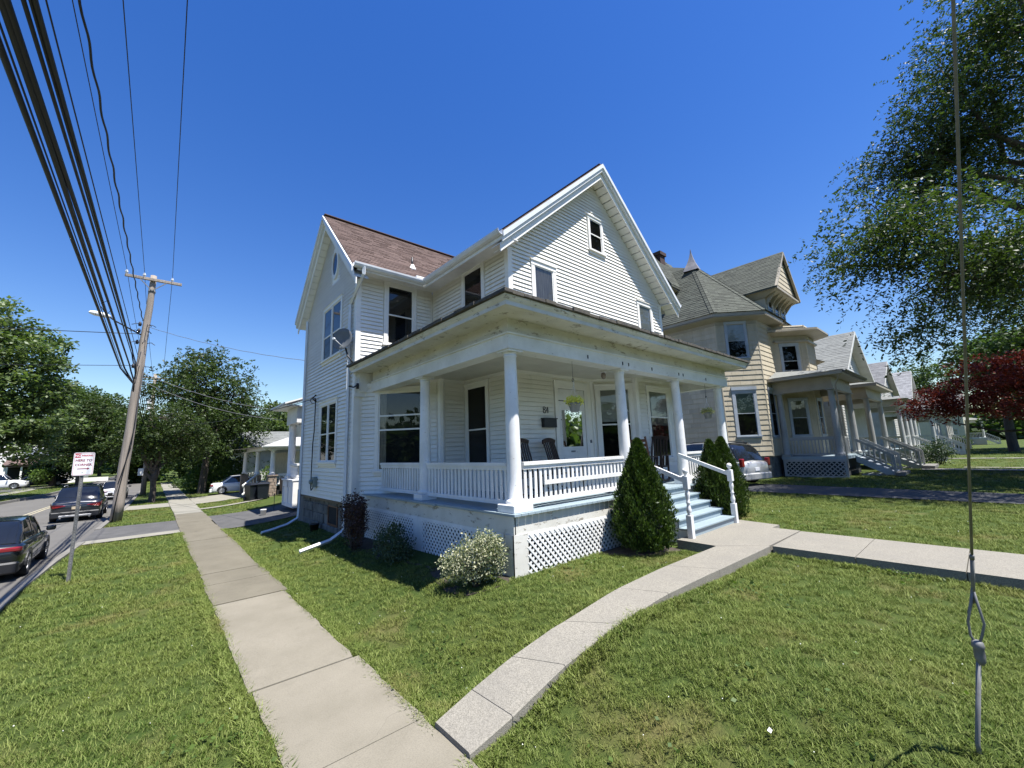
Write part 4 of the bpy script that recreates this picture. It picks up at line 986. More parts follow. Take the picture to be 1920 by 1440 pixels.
# ================= yellow-tan house to the right =================
Yh = root('tan_house', (22.2, 8.7, 0), 'tan shingled house with a turret, green-grey roof and columned porches, right of the white house', 'house')
TT, TN, BT = M['tantrim'], M['tan'], M['bluetrim']; E2 = .262
Ty0 = 1.04; TyT = 8.22
pts = [(22.2, 17.5), (22.2, 8.72), (23.66, 7.2), (26.0, 7.2), (27.25, 5.95), (28.9, 5.95), (30.1, 7.2), (33.5, 7.2)]
mb = MB(); P = [(x, y) for x, y in pts] + [(33.5, 17.5)]; mb.prism([(x, y, Ty0) for x, y in P], (0, 0, TyT - Ty0)); mb.build('wall', TN, Yh)
Tw = [W2(a, b) for a, b in zip(pts, pts[1:])]
mb = MB()
fo = [(22.3, 17.4), (22.3, 8.78), (23.7, 7.32), (26.0, 7.32), (33.4, 7.32), (33.4, 17.4)]; mb.prism([(x, y, -.3) for x, y in fo], (0, 0, Ty0 + .3)); fnd = mb.build('foundation', M['mortar'], Yh)
random.seed(9)
for a, b in zip(fo[:4], fo[1:4]):
    w = W2(a, b); 
    for r in range(4):
        s = -.1
        while s < w.len:
            L = random.uniform(.3, .6); s0, s1 = max(0, s), min(w.len, s + L)
            if s1 - s0 > .1: mb = MB(); w.box(mb, s0 + .012, s1 - .012, r * .25 - .05, r * .25 + .18, .0, random.uniform(.02, .06)); mb.build('stone', M['stone'], fnd)
            s += L
def seglist(i): 
    r = random.Random(i * 77 + 3); c = []; x = r.uniform(.1, .6)
    while x < 12: c.append(x); x += .61
    return c
wparts = []
for i, w in enumerate(Tw):
    wp = MB(); wp.quad(w.P(0, Ty0, .001), w.P(w.len, Ty0, .001), w.P(w.len, TyT, .001), w.P(0, TyT, .001)); wp = wp.build('wall', TN, Yh)
    holes = {1: [(.42, 1.62, 5.95, 8.22), (.40, 1.66, 1.85, 4.75)], 2: [(.30, 1.35, 1.80, 4.75)], 3: [(.35, 1.45, 5.1, 7.2), (.35, 1.45, 2.0, 4.35)], 4: [(.35, 1.3, 2.0, 4.2)]}.get(i, [])
    siding(Yh, wp, w, Ty0, TyT, E2, lambda z, L=w.len: (.0, L), holes, TN, single=i in (1, 2, 3), name='shingle_course', joints=(seglist if i in (0, 1, 3) else None), dl=.024, limit=290)
    mb = MB(); mb.lathe((w.P(0, 0)[0], w.P(0, 0)[1], Ty0), [(.035, 0), (.035, TyT - Ty0)], 6, smooth=False)
    if i: mb.build('corner_board', TN, Yh)
window(Yh, Tw[1], .56, 1.46, 6.18, 8.02, tm=BT, blind=.48, meet=.5, bl='blind'); window(Yh, Tw[1], .58, 1.50, 2.10, 4.30, tm=BT, blind=.46, meet=.52, bl='blindg', head=.16, trim=.14)
window(Yh, Tw[2], .45, 1.18, 2.05, 4.30, tm=BT, meet=.52, head=.14, trim=.12, upper='screen'); window(Yh, Tw[3], .42, 1.20, 5.30, 7.05, tm=BT, trim=.13, meet=.5, upper='screen', rails=None)
window(Yh, Tw[3], .45, 1.25, 2.05, 3.95, tm=BT, trim=.12, meet=.5, curtain=[(.05, .95)]); window(Yh, Tw[4], .45, 1.15, 2.05, 3.95, tm=BT, trim=.12)
mb = MB(); Tw[3].box(mb, .62, 1.05, 5.31, 5.62, .02, .28); ac = mb.build('air_conditioner', M['greypaint'], Yh); mb = MB(); Tw[3].box(mb, .66, 1.01, 5.35, 5.58, .28, .285); mb.build('grille', M['black'], ac)
mb = MB(); Tw[3].box(mb, .4, 1.22, 5.62, 5.66, .02, .05); mb.build('sash', BT, Yh)
# turret eave and roof: half-octagon cap
ap = Vector((24.05, 10.35, 12.6)); ev = [(21.65, 17.5), (21.65, 8.48), (23.42, 6.65), (26.3, 6.65)]; ze = 8.52
inn = [(22.2, 17.5), (22.2, 8.72), (23.66, 7.2), (26.3, 7.2)]
mb = MB()
for i in range(3):
    a, b, c, d = ev[i], ev[i + 1], inn[i + 1], inn[i]
    mb = MB(); mb.prism([(a[0], a[1], 8.30), (b[0], b[1], 8.30), (c[0], c[1], 8.16), (d[0], d[1], 8.16)], (0, 0, .05)); mb.build('soffit', TT, Yh); mb = MB()
    mb.prism([(a[0], a[1], 8.32), (b[0], b[1], 8.32), (b[0], b[1], ze), (a[0], a[1], ze)], (c[0] * .1 - b[0] * .1, c[1] * .1 - b[1] * .1, 0))
    mb.build('fascia', TT, Yh); mb = MB(); mb.prism([(d[0], d[1], 7.98), (c[0], c[1], 7.98), (c[0], c[1], 8.2), (d[0], d[1], 8.2)], (-.03, -.03, 0)); mb.build('frieze', TT, Yh)
a0 = ap + Vector((0, 6.5, 0)); facets = [((21.6, 17, ze), (21.6, 8.46, ze), tuple(ap), tuple(a0)), ((21.6, 8.46, ze), (23.40, 6.60, ze), tuple(ap), tuple(ap)), ((23.40, 6.60, ze), (26.6, 6.60, ze), tuple(ap), tuple(ap))]
mb = MB()
for f4 in facets: mb.add([f4[0], f4[1], f4[2], f4[3]], [(0, 1, 2, 3)]) if f4[2] != f4[3] else mb.add(f4[:3], [(0, 1, 2)])
mb.add([(26.6, 6.6, ze), (33.9, 6.9, ze), tuple(ap + Vector((6, 1.5, .2))), tuple(ap)], [(0, 1, 2, 3)]); tr = mb.build('roof', M['greenroof'], Yh)
for f4 in facets: shingles(tr, *f4, e=.16, tw=.34, mat=M['greenroof'], thick=.014)
for hp in ((21.6, 8.46, ze), (23.40, 6.60, ze), (26.6, 6.60, ze)):
    mb = MB(); h0 = Vector(hp); d = ap - h0; n = 22; j_ = [f for f in facets if Vector(f[0]) == h0 or Vector(f[1]) == h0]
    for i in range(n):
        p = h0 + d * (i / n); q = h0 + d * ((i + 1.15) / n); 
        for f4 in j_:
            A_, B_ = Vector(f4[0]), Vector(f4[1]); o_ = (B_ - A_).normalized() * (.17 if A_ == h0 else -.17); nn = (B_ - A_).cross(ap - A_).normalized(); nn = nn if nn.z > 0 else -nn; k1, k2 = .040, .028
            mb.add([p + nn * k1, q + nn * k2, q + o_ + nn * k2, p + o_ + nn * k1, p, p + o_], [(0, 1, 2, 3), (4, 5, 3, 0), (5, 2, 3)])
    mb.build('ridge_cap', M['greyroof'] if 0 else M['greenroof'], tr)
mb = MB(); top = ap + Vector((0, 0, .15)); N = 4
V = []; prof = [(.62, -.62), (.50, -.38), (.30, -.05), (.15, .30), (.06, .60), (.015, .88)]
for r_, z in prof:
    for k in range(N): t = math.pi / 4 + math.pi / 2 * k + .15; V.append((top.x + r_ * math.cos(t), top.y + r_ * math.sin(t), top.z + z))
mb.add(V, [(i * N + k, i * N + (k + 1) % N, (i + 1) * N + (k + 1) % N, (i + 1) * N + k) for i in range(len(prof) - 1) for k in range(N)]); mb.build('finial', M['finial'], Yh)
# main hipped roof + dark west gable + chimney
mb = MB(); mb.add([(21.6, 17, ze), (34, 17, ze), (34, 7.0, ze), (24, 10.4, 12.4), (25.2, 12.5, 13.6), (29, 12.5, 13.6)], [(0, 4, 3), (0, 1, 5, 4), (1, 2, 5), (2, 3, 4, 5)]); mb.build('roof', M['greenroof'], Yh)
g0 = MB(); gx = 22.0; apx = (gx, 12.35, 13.75); e0 = (gx, 10.75, 11.0); e1 = (gx, 14.2, 10.9)
g0.prism([apx, e0, (gx + 3.5, 10.75, 11.0), (gx + 3.5, 12.35, 13.75)], (0, 0, -.12)); g0.prism([apx, e1, (gx + 3.5, 14.2, 10.9), (gx + 3.5, 12.35, 13.75)], (0, 0, -.12)); g0 = g0.build('roof', M['greenroof'], Yh)
shingles(g0, (gx + 2.8, 10.75, 11.02), (gx, 10.75, 11.02), apx, (gx + 2.8, 12.35, 13.78), e=.16, mat=M['greenroof'])
mb = MB(); mb.prism([(gx + .55, 12.35, 13.5), (gx + .55, 11.0, 11.0), (gx + .55, 13.9, 11.0)], (.1, 0, 0)); mb.prism([(gx + .1, 10.8, 10.85), (gx + 3, 10.8, 10.6), (gx + 3, 14.1, 10.6), (gx + .1, 14.1, 10.85)], (0, 0, .05)); mb.build('gable', TT, Yh)
mb = MB(); mb.box(23.4, 12.0, 12.3, 24.0, 12.75, 13.92); mb.box(23.32, 11.92, 13.78, 24.08, 12.83, 14.0); ch = mb.build('chimney', pm('dark_red_brick', (.05, .028, .024), .9, bump=.6, bsc=30), Yh)
# attic gable facing the front street
gy = 6.5; gax, gaz = 27.3, 12.75; gh = 2.05; gb = 10.20
mb = MB()
for s in (-1, 1): mb.prism([(gax, gy - .12, gaz + .12), (gax + s * (gh + .12), gy - .12, gb + .02), (gax + s * (gh + .12), 12, gb + .02), (gax, 12, gaz + .12)], (0, 0, -.09))
gr = mb.build('roof', M['greenroof'], Yh)
shingles(gr, (gax - gh - .12, 12, gb + .02), (gax - gh - .12, gy - .12, gb + .02), (gax, gy - .12, gaz + .12), (gax, 12, gaz + .12), e=.16, tw=.34, mat=M['greenroof'], thick=.014)
gp = MB(); gp.prism([(gax - gh, gy + .08, gb), (gax + gh, gy + .08, gb), (gax, gy + .08, gaz - .05)], (0, .1, 0)); gp = gp.build('gable', M['tan'], Yh)
wg = Wall((gax, gy + .08), (1, 0), (0, -1))
for i in range(8):
    z0 = gb + .02 + i * .29; z1 = z0 + .285
    h0, h1 = gh * (gaz - .1 - z0) / (gaz - gb), gh * (gaz - .1 - z1) / (gaz - gb)
    if h1 > .05: mb = MB(); board(mb, wg, -h0, h0, -h1, h1, z0, z1, .03, .008); mb.build('shingle_course', TN, gp)
mb = MB()
for s in (-1, 1): mb.bar((gax + s * (gh + .1), gy - .08, gb), (gax, gy - .08, gaz + .03), .10, .12, upv=(0, -1, 0))
mb.bar((gax - gh - .1, gy - .04, gb - .02), (gax + gh + .1, gy - .04, gb - .02), .1, .10); mb.build('rake_board', TT, Yh)
mb = MB(); mb.prism([(gax - gh, gy, gb - .05), (gax + gh, gy, gb - .05), (gax + gh - .25, 7.15, gb - .38), (gax - gh + .25, 7.15, gb - .38)], (0, 0, .03)); mb.prism([(gax - gh, gy, gb - .03), (gax - gh + .25, 7.15, gb - .38), (gax - gh + .25, 11, gb - .38), (gax - gh, 11, gb - .03)], (0, 0, .03)); mb.build('soffit', TT, Yh)
for k in range(6):
    x = gax - gh + .45 + k * (gh * 2 - .9) / 5; mb = MB(); mb.prism([(x - .04, gy + .1, gb - .10), (x - .04, 7.1, gb - .36), (x - .04, 7.1, gb - .75), (x - .04, 6.85, gb - .42)], (.08, 0, 0)); mb.build('bracket', TT, Yh)
mb = MB(); mb.box(gax - gh + .3, 7.15, 8.5, gax + gh - .3, 11, gb - .35); mb.build('wall', TN, Yh)
wd = Wall((gax - gh + .3, 7.15), (1, 0), (0, -1))
for k in range(3): window(Yh, wd, .35 + k * 1.12, .95 + k * 1.12, 8.85, 9.75, tm=BT, trim=.09)
# second bay: wide flat roof and a belt course
def hexroof(poly_out, poly_in, z, t, rise, name, mat, soff):
    mb = MB(); n = len(poly_out)
    for i in range(n - 1):
        a, b, c, d = poly_out[i], poly_out[i + 1], poly_in[i + 1], poly_in[i]
        mb.prism([(a[0], a[1], z), (b[0], b[1], z), (c[0], c[1], z - .12), (d[0], d[1], z - .12)], (0, 0, .04))
        mb.prism([(a[0], a[1], z), (b[0], b[1], z), (b[0], b[1], z + t), (a[0], a[1], z + t)], ((c[0] - b[0]) * .12, (c[1] - b[1]) * .12, 0))
    mb.build('soffit', soff, Yh); mb = MB(); cx = sum(p[0] for p in poly_in) / n; 
    for i in range(n - 1):
        a, b = poly_out[i], poly_out[i + 1]; mb.add([(a[0], a[1], z + t + .003), (b[0], b[1], z + t + .003), (cx, 8.0, z + t + rise)], [(0, 1, 2)])
    mb.build(name, mat, Yh)
bo = [(25.2, 7.2), (26.85, 5.25), (29.3, 5.25), (31.0, 7.2)]; bi = [(26.0, 7.2), (27.25, 5.95), (28.9, 5.95), (30.1, 7.2)]
hexroof(bo, bi, 7.72, .14, .7, 'bay_roof', M['darkroof'], TT)
bo2 = [(25.9, 7.05), (27.15, 5.8), (29.0, 5.8), (30.3, 7.2)]; mb = MB()
for a, b, c, d in zip(bo2, bo2[1:], bi[1:], bi): mb.prism([(a[0], a[1], 7.22), (b[0], b[1], 7.22), (c[0], c[1], 7.22), (d[0], d[1], 7.22)], (0, 0, .10))
mb.prism([(28.7, 5.5, 6.15), (30.4, 6.9, 6.15), (30.1, 7.2, 6.4), (28.9, 5.95, 6.4)], (0, 0, .05)); mb.build('belt_course', TT, Yh)
# --- porches (two, with hipped roofs)
def tan_porch(x0, x1, y0, zd, zt, zr, cols_, gut=True):
    mb = MB(); mb.box(x0, y0, zd - .14, x1, 7.1, zd); mb.build('deck', M['deck'], Yh)
    mb = MB(); mb.box(x0 + .12, y0 + .12, zt, x1 - .12, y0 + .36, zt + .18); mb.box(x0 + .12, y0 + .36, zt, x0 + .36, 7.15, zt + .18); mb.box(x1 - .36, y0 + .36, zt, x1 - .12, 7.15, zt + .18)
    mb.box(x0 + .15, y0 + .15, zt + .18, x1 - .15, y0 + .34, zt + .62); mb.box(x0 + .15, y0 + .34, zt + .18, x0 + .34, 7.15, zt + .62); mb.box(x1 - .34, y0 + .34, zt + .18, x1 - .15, 7.15, zt + .62); mb.build('beam', TT, Yh)
    mb = MB(); mb.box(x0 + .35, y0 + .35, zt + .35, x1 - .35, 7.15, zt + .4); mb.build('ceiling', pm('dark_brown_ceiling', (.12, .075, .05), .8), Yh)
    mb = MB(); o = .42; mb.box(x0 - o, y0 - o, zt + .62, x1 + o, 7.19, zt + .66); mb.box(x0 - o, y0 - o, zt + .661, x1 + o, y0 - o + .05, zt + .78); mb.box(x0 - o, y0 - o + .05, zt + .661, x0 - o + .05, 7.19, zt + .78); mb.box(x1 + o - .05, y0 - o + .05, zt + .661, x1 + o, 7.19, zt + .78); mb.build('soffit', TT, Yh)
    mb = MB(); a, b, c, d = (x0 - o - .03, y0 - o - .03, zt + .79), (x1 + o + .03, y0 - o - .03, zt + .79), (x1 - .9, 7.1, zr), (x0 + .9, 7.1, zr)
    mb.add([a, b, c, d, (x0 - o - .03, 7.1, zt + .79), (x1 + o + .03, 7.1, zt + .79)], [(0, 1, 2, 3), (0, 3, 4), (1, 5, 2)]); mb.build('porch_roof', M['greyroof'], Yh)
    if gut: gutter(Yh, (x0 - o, y0 - o - .02, zt + .79), (x1 + o, y0 - o - .02, zt + .79), (0, -1, 0), M['black'], .12)
    for x, y in cols_: column(Yh, x, y, zd, zt, .155, .125, M['greypaint'], plinth=.2, pz=.08, n=16)
tan_porch(24.5, 29.0, 4.45, .98, 4.22, 5.5, [(24.75, 4.70), (28.6, 4.70), (24.72, 6.9)])
tan_porch(31.2, 36.6, 4.15, 1.0, 4.10, 5.4, [(31.5, 4.4), (36.2, 4.4), (31.5, 6.9)], gut=False)
railing(Yh, (24.75, 6.7), (24.75, 4.85), 1.86, 1.86, 1.08, 1.08, 13, M['greypaint'], bw=.05, bd=.04, tw=.05, th=.13)
railing(Yh, (25.0, 4.6), (26.3, 4.6), 1.86, 1.86, 1.08, 1.08, 9, M['greypaint'], bw=.05, bd=.04, tw=.05, th=.1)
wl = W2((24.5, 7.0), (24.5, 4.45)); mb = MB(); wl.box(mb, -.05, 2.55, .72, .84, -.02, .02); wl.box(mb, -.05, .06, 0, .72, -.02, .02); wl.box(mb, 2.44, 2.55, 0, .72, -.02, .02); wl.box(mb, .06, 2.44, -.03, .06, -.02, .02); mb.build('lattice_frame', M['greypaint'], Yh)
lattice(Yh, wl, .04, 2.46, .03, .74, .145, .045, M['greypaint']); mb = MB(); mb.box(24.7, 4.7, 0, 28.8, 7.0, .8); mb.build('crawl_shade_box', M['dark'], Yh)  # black box behind the lattice for under-porch shade
downspout(Yh, [(24.3, 4.0, 4.95), (24.25, 4.2, 4.75), (24.42, 4.42, 4.35), (24.42, 4.42, .45)], .05, M['tantrim'])
def stairs(thing, x0, x1, ytop, zd, n, run, mat, rmat, zg=0., post=True, nb=7, rh=.80):
    s = MB(); s.box(x0 + .1, ytop - n * run + .1, zg - .05, x1 - .1, ytop - .1, zg + .02); s = s.build('steps', mat, thing); rise = (zd - zg) / (n + 1)
    for k in range(n):
        zt = zd - rise * (k + 1); yb = ytop - run * k; yf = yb - run; mb = MB(); mb.box(x0, yf - .02, zt - .035, x1, yb, zt); mb.build('tread', mat, s)
    for x in (x0, x1):
        mb = MB(); mb.prism([(x - .02, ytop, zd - .05), (x - .02, ytop, zd - .35), (x - .02, ytop - n * run + .25, zg), (x - .02, ytop - n * run - .02, zg), (x - .02, ytop - n * run - .02, zg + rise)], (.04, 0, 0)); mb.build('stringer', mat, s)
        if post:
            mb = MB(); yy = ytop - n * run - .03; mb.box(x - .05, yy - .05, zg, x + .05, yy + .05, zg + rise + rh); mb.build('post', rmat, thing)
        railing(thing, (x, ytop - .02), (x, ytop - n * run - .03), zd + rh, zg + rise + rh - .02, zd + .1, zg + rise + .1, nb, rmat, bw=.045, bd=.045, tw=.06, th=.09)
stairs(Yh, 26.5, 28.2, 4.45, .98, 5, .27, M['bluetrim'], M['greypaint'])
stairs(Yh, 32.2, 34.2, 4.15, 1.0, 5, .29, M['greypaint'], M['greypaint'])
mb = MB(); mb.box(26.2, 2.75, 0, 28.4, 3.05, .15); mb.box(31.9, 2.1, 0, 34.6, 2.6, .16); mb.build('bottom_step', M['kerb'], Yh)

# ================= the other houses of the row =================
def gable_house(name_loc, label, x0, x1, y0, y1, zw, zr, wall, roofm, over=.5, porch=None, wins=(), swins=(), trimm=None, dark=True):
    B = root('house', name_loc, label, 'house'); trimm = trimm or M['shadewhite']; cx = (x0 + x1) / 2
    mb = MB(); mb.prism([(x0, y0, .6), (x1, y0, .6), (x1, y0, zw), (cx, y0, zr - .25), (x0, y0, zw)], (0, y1 - y0, 0)); wp = mb.build('wall', wall, B)
    mb = MB(); mb.box(x0 + .05, y0 + .05, -.2, x1 - .05, y1 - .05, .6); mb.build('foundation', M['stone'], B)
    sl = (zr - zw) / (cx - x0); ze_ = zw - over * sl
    mb = MB()
    for s, xe in ((-1, x0 - over), (1, x1 + over)): mb.prism([(cx, y0 - over, zr), (xe, y0 - over, ze_), (xe, y1 + over, ze_), (cx, y1 + over, zr)], (0, 0, .07))
    rf = mb.build('roof', roofm, B)
    shingles(rf, (x0 - over, y1 + over, ze_ + .07), (x0 - over, y0 - over, ze_ + .07), (cx, y0 - over, zr + .07), (cx, y1 + over, zr + .07), e=.28, tw=.6, mat=roofm, thick=.016)
    mb = MB()
    for s, xe in ((-1, x0 - over), (1, x1 + over)):
        mb.prism([(cx, y0 - over - .02, zr + .04), (xe, y0 - over - .02, ze_ + .04), (xe, y0 - over - .02, ze_ - .22), (cx, y0 - over - .02, zr - .22)], (0, .05, 0))
        mb.prism([(cx, y0 - over + .03, zr - .08), (xe, y0 - over + .03, ze_ - .08), (xe, y0 - .01, ze_ - .08), (cx, y0 - .01, zr - .08)], (0, 0, .03))
    mb.build('rake_board', trimm, B)
    wfr = Wall((x0, y0), (1, 0), (0, -1)); wsd = W2((x0, y1), (x0, y0))
    for (w, ws) in ((wfr, wins), (wsd, swins)):
        for (a0, a1, z0, z1) in ws: window(B, w, a0, a1, z0, z1, tm=trimm, trim=.12)
    bo_ = MB()
    for i in range(int((zr - .7) / .2)):
        z = .62 + i * .2
        hx = (x0, x1) if z < zw else (cx - (zr - .3 - z) / sl, cx + (zr - .3 - z) / sl)
        if hx[1] - hx[0] > .1: board(bo_, wfr, hx[0] - x0, hx[1] - x0, hx[0] - x0, hx[1] - x0, z + .02, z + .199, .03, .004)
        if z < zw - .2: board(bo_, wsd, 0, y1 - y0, 0, y1 - y0, z + .02, z + .199, .03, .004)
    o = bo_.build('clapboard', wall, wp); o['kind'] = 'stuff'
    if porch:
        px0, px1, py0, zd, zt, zp, ncol, stx = porch
        mb = MB(); mb.box(px0, py0, zd - .15, px1, y0, zd); mb.build('deck', M['deck'], B); mb = MB(); mb.box(px0, py0 + .02, 0, px1, py0 + .05, zd - .15); mb.box(px0 + .02, py0 + .05, 0, px0 + .05, y0, zd - .15); mb.build('skirt', M['greypaint'], B)
        mb = MB(); mb.box(px0, py0, zt, px1, py0 + .25, zt + .45); mb.box(px0, py0 + .25, zt, px0 + .25, y0, zt + .45); mb.box(px1 - .25, py0 + .25, zt, px1, y0, zt + .45); mb.build('beam', trimm, B)
        mb = MB(); mb.add([(px0 - .4, py0 - .4, zt + .46), (px1 + .4, py0 - .4, zt + .46), (px1 - .8, y0, zp), (px0 + .8, y0, zp), (px0 - .4, y0, zt + .46), (px1 + .4, y0, zt + .46)], [(0, 1, 2, 3), (0, 3, 4), (1, 5, 2), (0, 4, 5, 1)]); mb.build('porch_roof', roofm, B)
        for k in range(ncol): column(B, px0 + .2 + (px1 - px0 - .4) * k / (ncol - 1), py0 + .2, zd, zt, .14, .12, trimm, plinth=.18, pz=.08, n=12)
        railing(B, (px0 + .15, y0 - .1), (px0 + .15, py0 + .3), zd + .85, zd + .85, zd + .1, zd + .1, 10, trimm, bw=.06)
        railing(B, (px0 + .3, py0 + .15), (stx - .1, py0 + .15), zd + .85, zd + .85, zd + .1, zd + .1, 10, trimm, bw=.06)
        stairs(B, stx, stx + 1.6, py0, zd, 5, .28, trimm, trimm)
        railing(B, (stx + 1.7, py0 + .15), (px1 - .3, py0 + .15), zd + .85, zd + .85, zd + .1, zd + .1, 10, trimm, bw=.06)
    return B
gable_house((42.5, 6.5, 0), 'white gabled house with a weathered grey roof, just beyond the tan house', 37.4, 47.8, 6.6, 18, 6.75, 10.35, M['shadewhite'], M['greyroof'], .7,
            (38.5, 47, 3.6, .95, 3.9, 5.0, 4, 42.0), wins=[(2.2, 3.2, 4.9, 6.4), (7.2, 8.2, 4.9, 6.4), (4.5, 5.4, 7.6, 8.7), (2, 3, 1.8, 3.4)])
h4 = gable_house((60.4, 6.5, 0), 'grey-roofed white house with white stair rails, between the weathered-roof house and the red maple', 55.5, 65.3, 6.6, 17, 6.9, 9.95, M['shadewhite'], pm('slate_grey_shingle', (.15, .15, .15), .9, island=.2, bump=.4), .5,
            (53.5, 62, 3.0, .95, 3.7, 4.8, 4, 55.0), wins=[(2, 3, 4.8, 6.2), (6, 7, 4.8, 6.2)])
h5 = gable_house((80, 6.5, 0), 'distant white two-storey house with a steep gable, left of the red maple', 75.5, 84.5, 6.4, 18, 6.9, 10.8, M['trim'], pm('light_grey_shingle', (.24, .24, .24), .9, island=.2, bump=.4), .6,
            (73, 84, 3.0, 1.0, 3.7, 4.9, 4, 76.0), wins=[(k, k + .7, 4.6, 6.2) for k in (1.2, 2.3, 3.4, 5.2)])
h6 = gable_house((100, 4.5, 0), 'pale cream house with a stone foundation, seen under the red maple', 96, 106, 2.2, 14, 5.4, 8.6, pm('cream_siding', (.52, .50, .36), .6, (.46, .44, .32), 3), M['greyroof'], .5,
            (102, 108, .2, 1.1, 3.6, 4.6, 3, 105.0), wins=[(1.2, 2.2, 1.7, 3.3), (4, 5, 1.7, 3.3)], swins=[(10, 11, 1.8, 2.6)])
# ================= neighbours up the side street =================
A = root('white_porch_house', (4.2, 18.4, -.2), 'white neighbour house with a tall columned corner porch, just behind the corner house', 'house')
ax0, ay0, ay1 = 4.28, 18.2, 19.9; zf = 1.0
mb = MB(); mb.box(ax0 + .9, 18.2, .2, 14, 20.1, 3.86); mb.box(7.5, 20.1, .2, 14, 25, 3.86); mb.build('wall', S, A)
mb = MB(); mb.box(ax0 + .02, ay0, -.14, ax0 + 1.5, ay1, zf - .1); mb.build('porch_base', M['siding'], A)
mb = MB()
for a, b in ((ay0, ay0 + .1), (ay0 + .80, ay0 + .9), (ay1 - .1, ay1)): mb.box(ax0 - .012, a, -.12, ax0 + .019, b, zf - .12)
mb.box(ax0 - .01, ay0 + .1, -.12, ax0 + .019, ay1 - .1, .0); mb.box(ax0 - .012, ay0 + .1, zf - .35, ax0 + .019, ay1 - .1, zf - .12); mb.box(ax0 - .05, ay0 - .02, zf - .10, ax0 + 1.5, ay1 + .05, zf - .04); mb.build('panel_frame', PW, A)
column(A, ax0 + .2, 19.55, zf - .04, 3.22, .15, .13, M['colpaint'], plinth=.19, pz=.1, n=16)
mb = MB(); mb.box(ax0 + .1, 18.2, 1.50, ax0 + .25, 19.4, 1.58); o = mb.build('railing', PW, A)
for k in range(6):
    mb = MB(); y = 18.4 + k * .19; mb.lathe((ax0 + .18, y, zf), [(.05, 0), (.06, .08), (.03, .2), (.045, .35), (.03, .44), (.05, .5)], 8); mb.build('baluster', PW, o)
mb = MB(); mb.box(ax0 + .02, 18.2, 3.22, ax0 + .35, 19.85, 3.86); mb.box(ax0 + .35, 19.6, 3.22, 6.5, 19.85, 3.86); mb.build('beam', PW, A)
mb = MB(); mb.box(ax0 - .45, 18.0, 3.87, 6.5, 20.5, 3.92); mb.prism([(ax0 - .5, 17.9, 3.925), (ax0 - .5, 20.6, 3.925), (6.5, 20.6, 4.9), (6.5, 17.9, 4.9)], (0, 0, .06)); mb.build('porch_roof', PW, A)
mb = MB(); mb.prism([(4.9, 17.95, 4.2), (4.9, 19.3, 4.2), (4.9, 18.62, 5.05)], (.1, 0, 0)); mb.build('gable', M['siding'], A)
mb = MB(); mb.prism([(4.85, 18.62, 5.12), (4.85, 17.85, 4.12), (7, 17.85, 4.12), (7, 18.62, 5.12)], (0, 0, .05)); mb.prism([(4.85, 18.62, 5.12), (4.85, 19.4, 4.12), (7, 19.4, 4.12), (7, 18.62, 5.12)], (0, 0, .05)); mb.build('roof', M['greyroof'], A)
mb = MB(); mb.box(4.62, 20.2, 3.0, 4.75, 20.9, 3.7); mb.build('bay', S, A)
window(A, W2((5.18, 20), (5.18, 18.2)), .45, 1.1, 1.7, 3.0)

Bh = root('porch_house', (5.1, 26.8, -.45), 'neighbour house with white columns on brown stone piers and a pale low roof', 'house')
mb = MB(); mb.box(8.2, 27.5, -.3, 14, 36, 5.2); mb.box(6.6, 27.2, .4, 8.2, 34, 2.2); mb.build('wall', pm('pale_yellow_siding', (.55, .54, .42), .6), Bh)
def pier(x, y, zb, zt_, s):
    p = MB(); p.box(x - s + .02, y - s + .02, zb, x + s - .02, y + s - .02, zt_); p = p.build('pier', M['mortar'], Bh); n = 7; h = (zt_ - zb) / n
    for k in range(n):
        o_ = .0 if k % 2 else s * .5
        for (q0, q1) in ((-s, o_ - .0), (o_, s)) if k % 2 == 0 else ((-s, .04), (.04, s)):
            if q1 - q0 < .05: continue
            mb = MB(); mb.cbox(x - s - .01, y + q0 + .01, zb + k * h + .012, x - s + .05, y + q1 - .01, zb + (k + 1) * h - .006, .012); mb.cbox(x + q0 + .01, y - s - .01, zb + k * h + .012, x + q1 - .01, y - s + .05, zb + (k + 1) * h - .006, .012); mb.build('stone', M['brownstone'], p)
    mb = MB(); mb.box(x - s - .05, y - s - .05, zt_, x + s + .05, y + s + .05, zt_ + .07); mb.build('cap', M['brownstone'], p)
for (x, y) in ((5.2, 26.9), (4.95, 29.8), (4.7, 32.6)):
    if y < 27: pier(x, y, -.42, .84, .22)
    else: mb = MB(); mb.box(x - .2, y - .2, -.4, x + .2, y + .2, .84); mb.build('pier', M['brownstone'], Bh)
    column(Bh, x, y, .90, 2.3, .13, .105, T, plinth=.15, pz=.04, n=14)
mb = MB(); mb.box(5.0, 26.7, 2.3, 8.2, 26.95, 2.48); mb.box(4.8, 26.95, 2.3, 5.0, 33, 2.48); mb.build('beam', PW, Bh)
mb = MB(); mb.add([(4.5, 26.2, 2.49), (9.5, 26.2, 2.49), (8.2, 28.5, 3.15), (6.6, 30, 3.15), (3.9, 33.6, 2.49), (8, 33.6, 2.9), (9.5, 28, 2.49)], [(0, 1, 2, 3), (0, 3, 5, 4), (0, 4, 5, 6, 1)]); mb.build('porch_roof', pm('pale_felt_roof', (.40, .39, .37), .8), Bh)
gutter(Bh, (4.5, 26.18, 2.52), (9.5, 26.18, 2.52), (0, -1, 0), T, .1)
mb = MB(); mb.box(4.9, 26.9, .28, 8.2, 33, .36); mb.build('deck', M['deck'], Bh)
railing(Bh, (5.5, 26.85), (7.6, 26.85), .92, .92, .40, .40, 11, T, bw=.06)
railing(Bh, (4.95, 29.4), (4.0, 28.1), .95, .35, .45, -.15, 5, T, bw=.05)
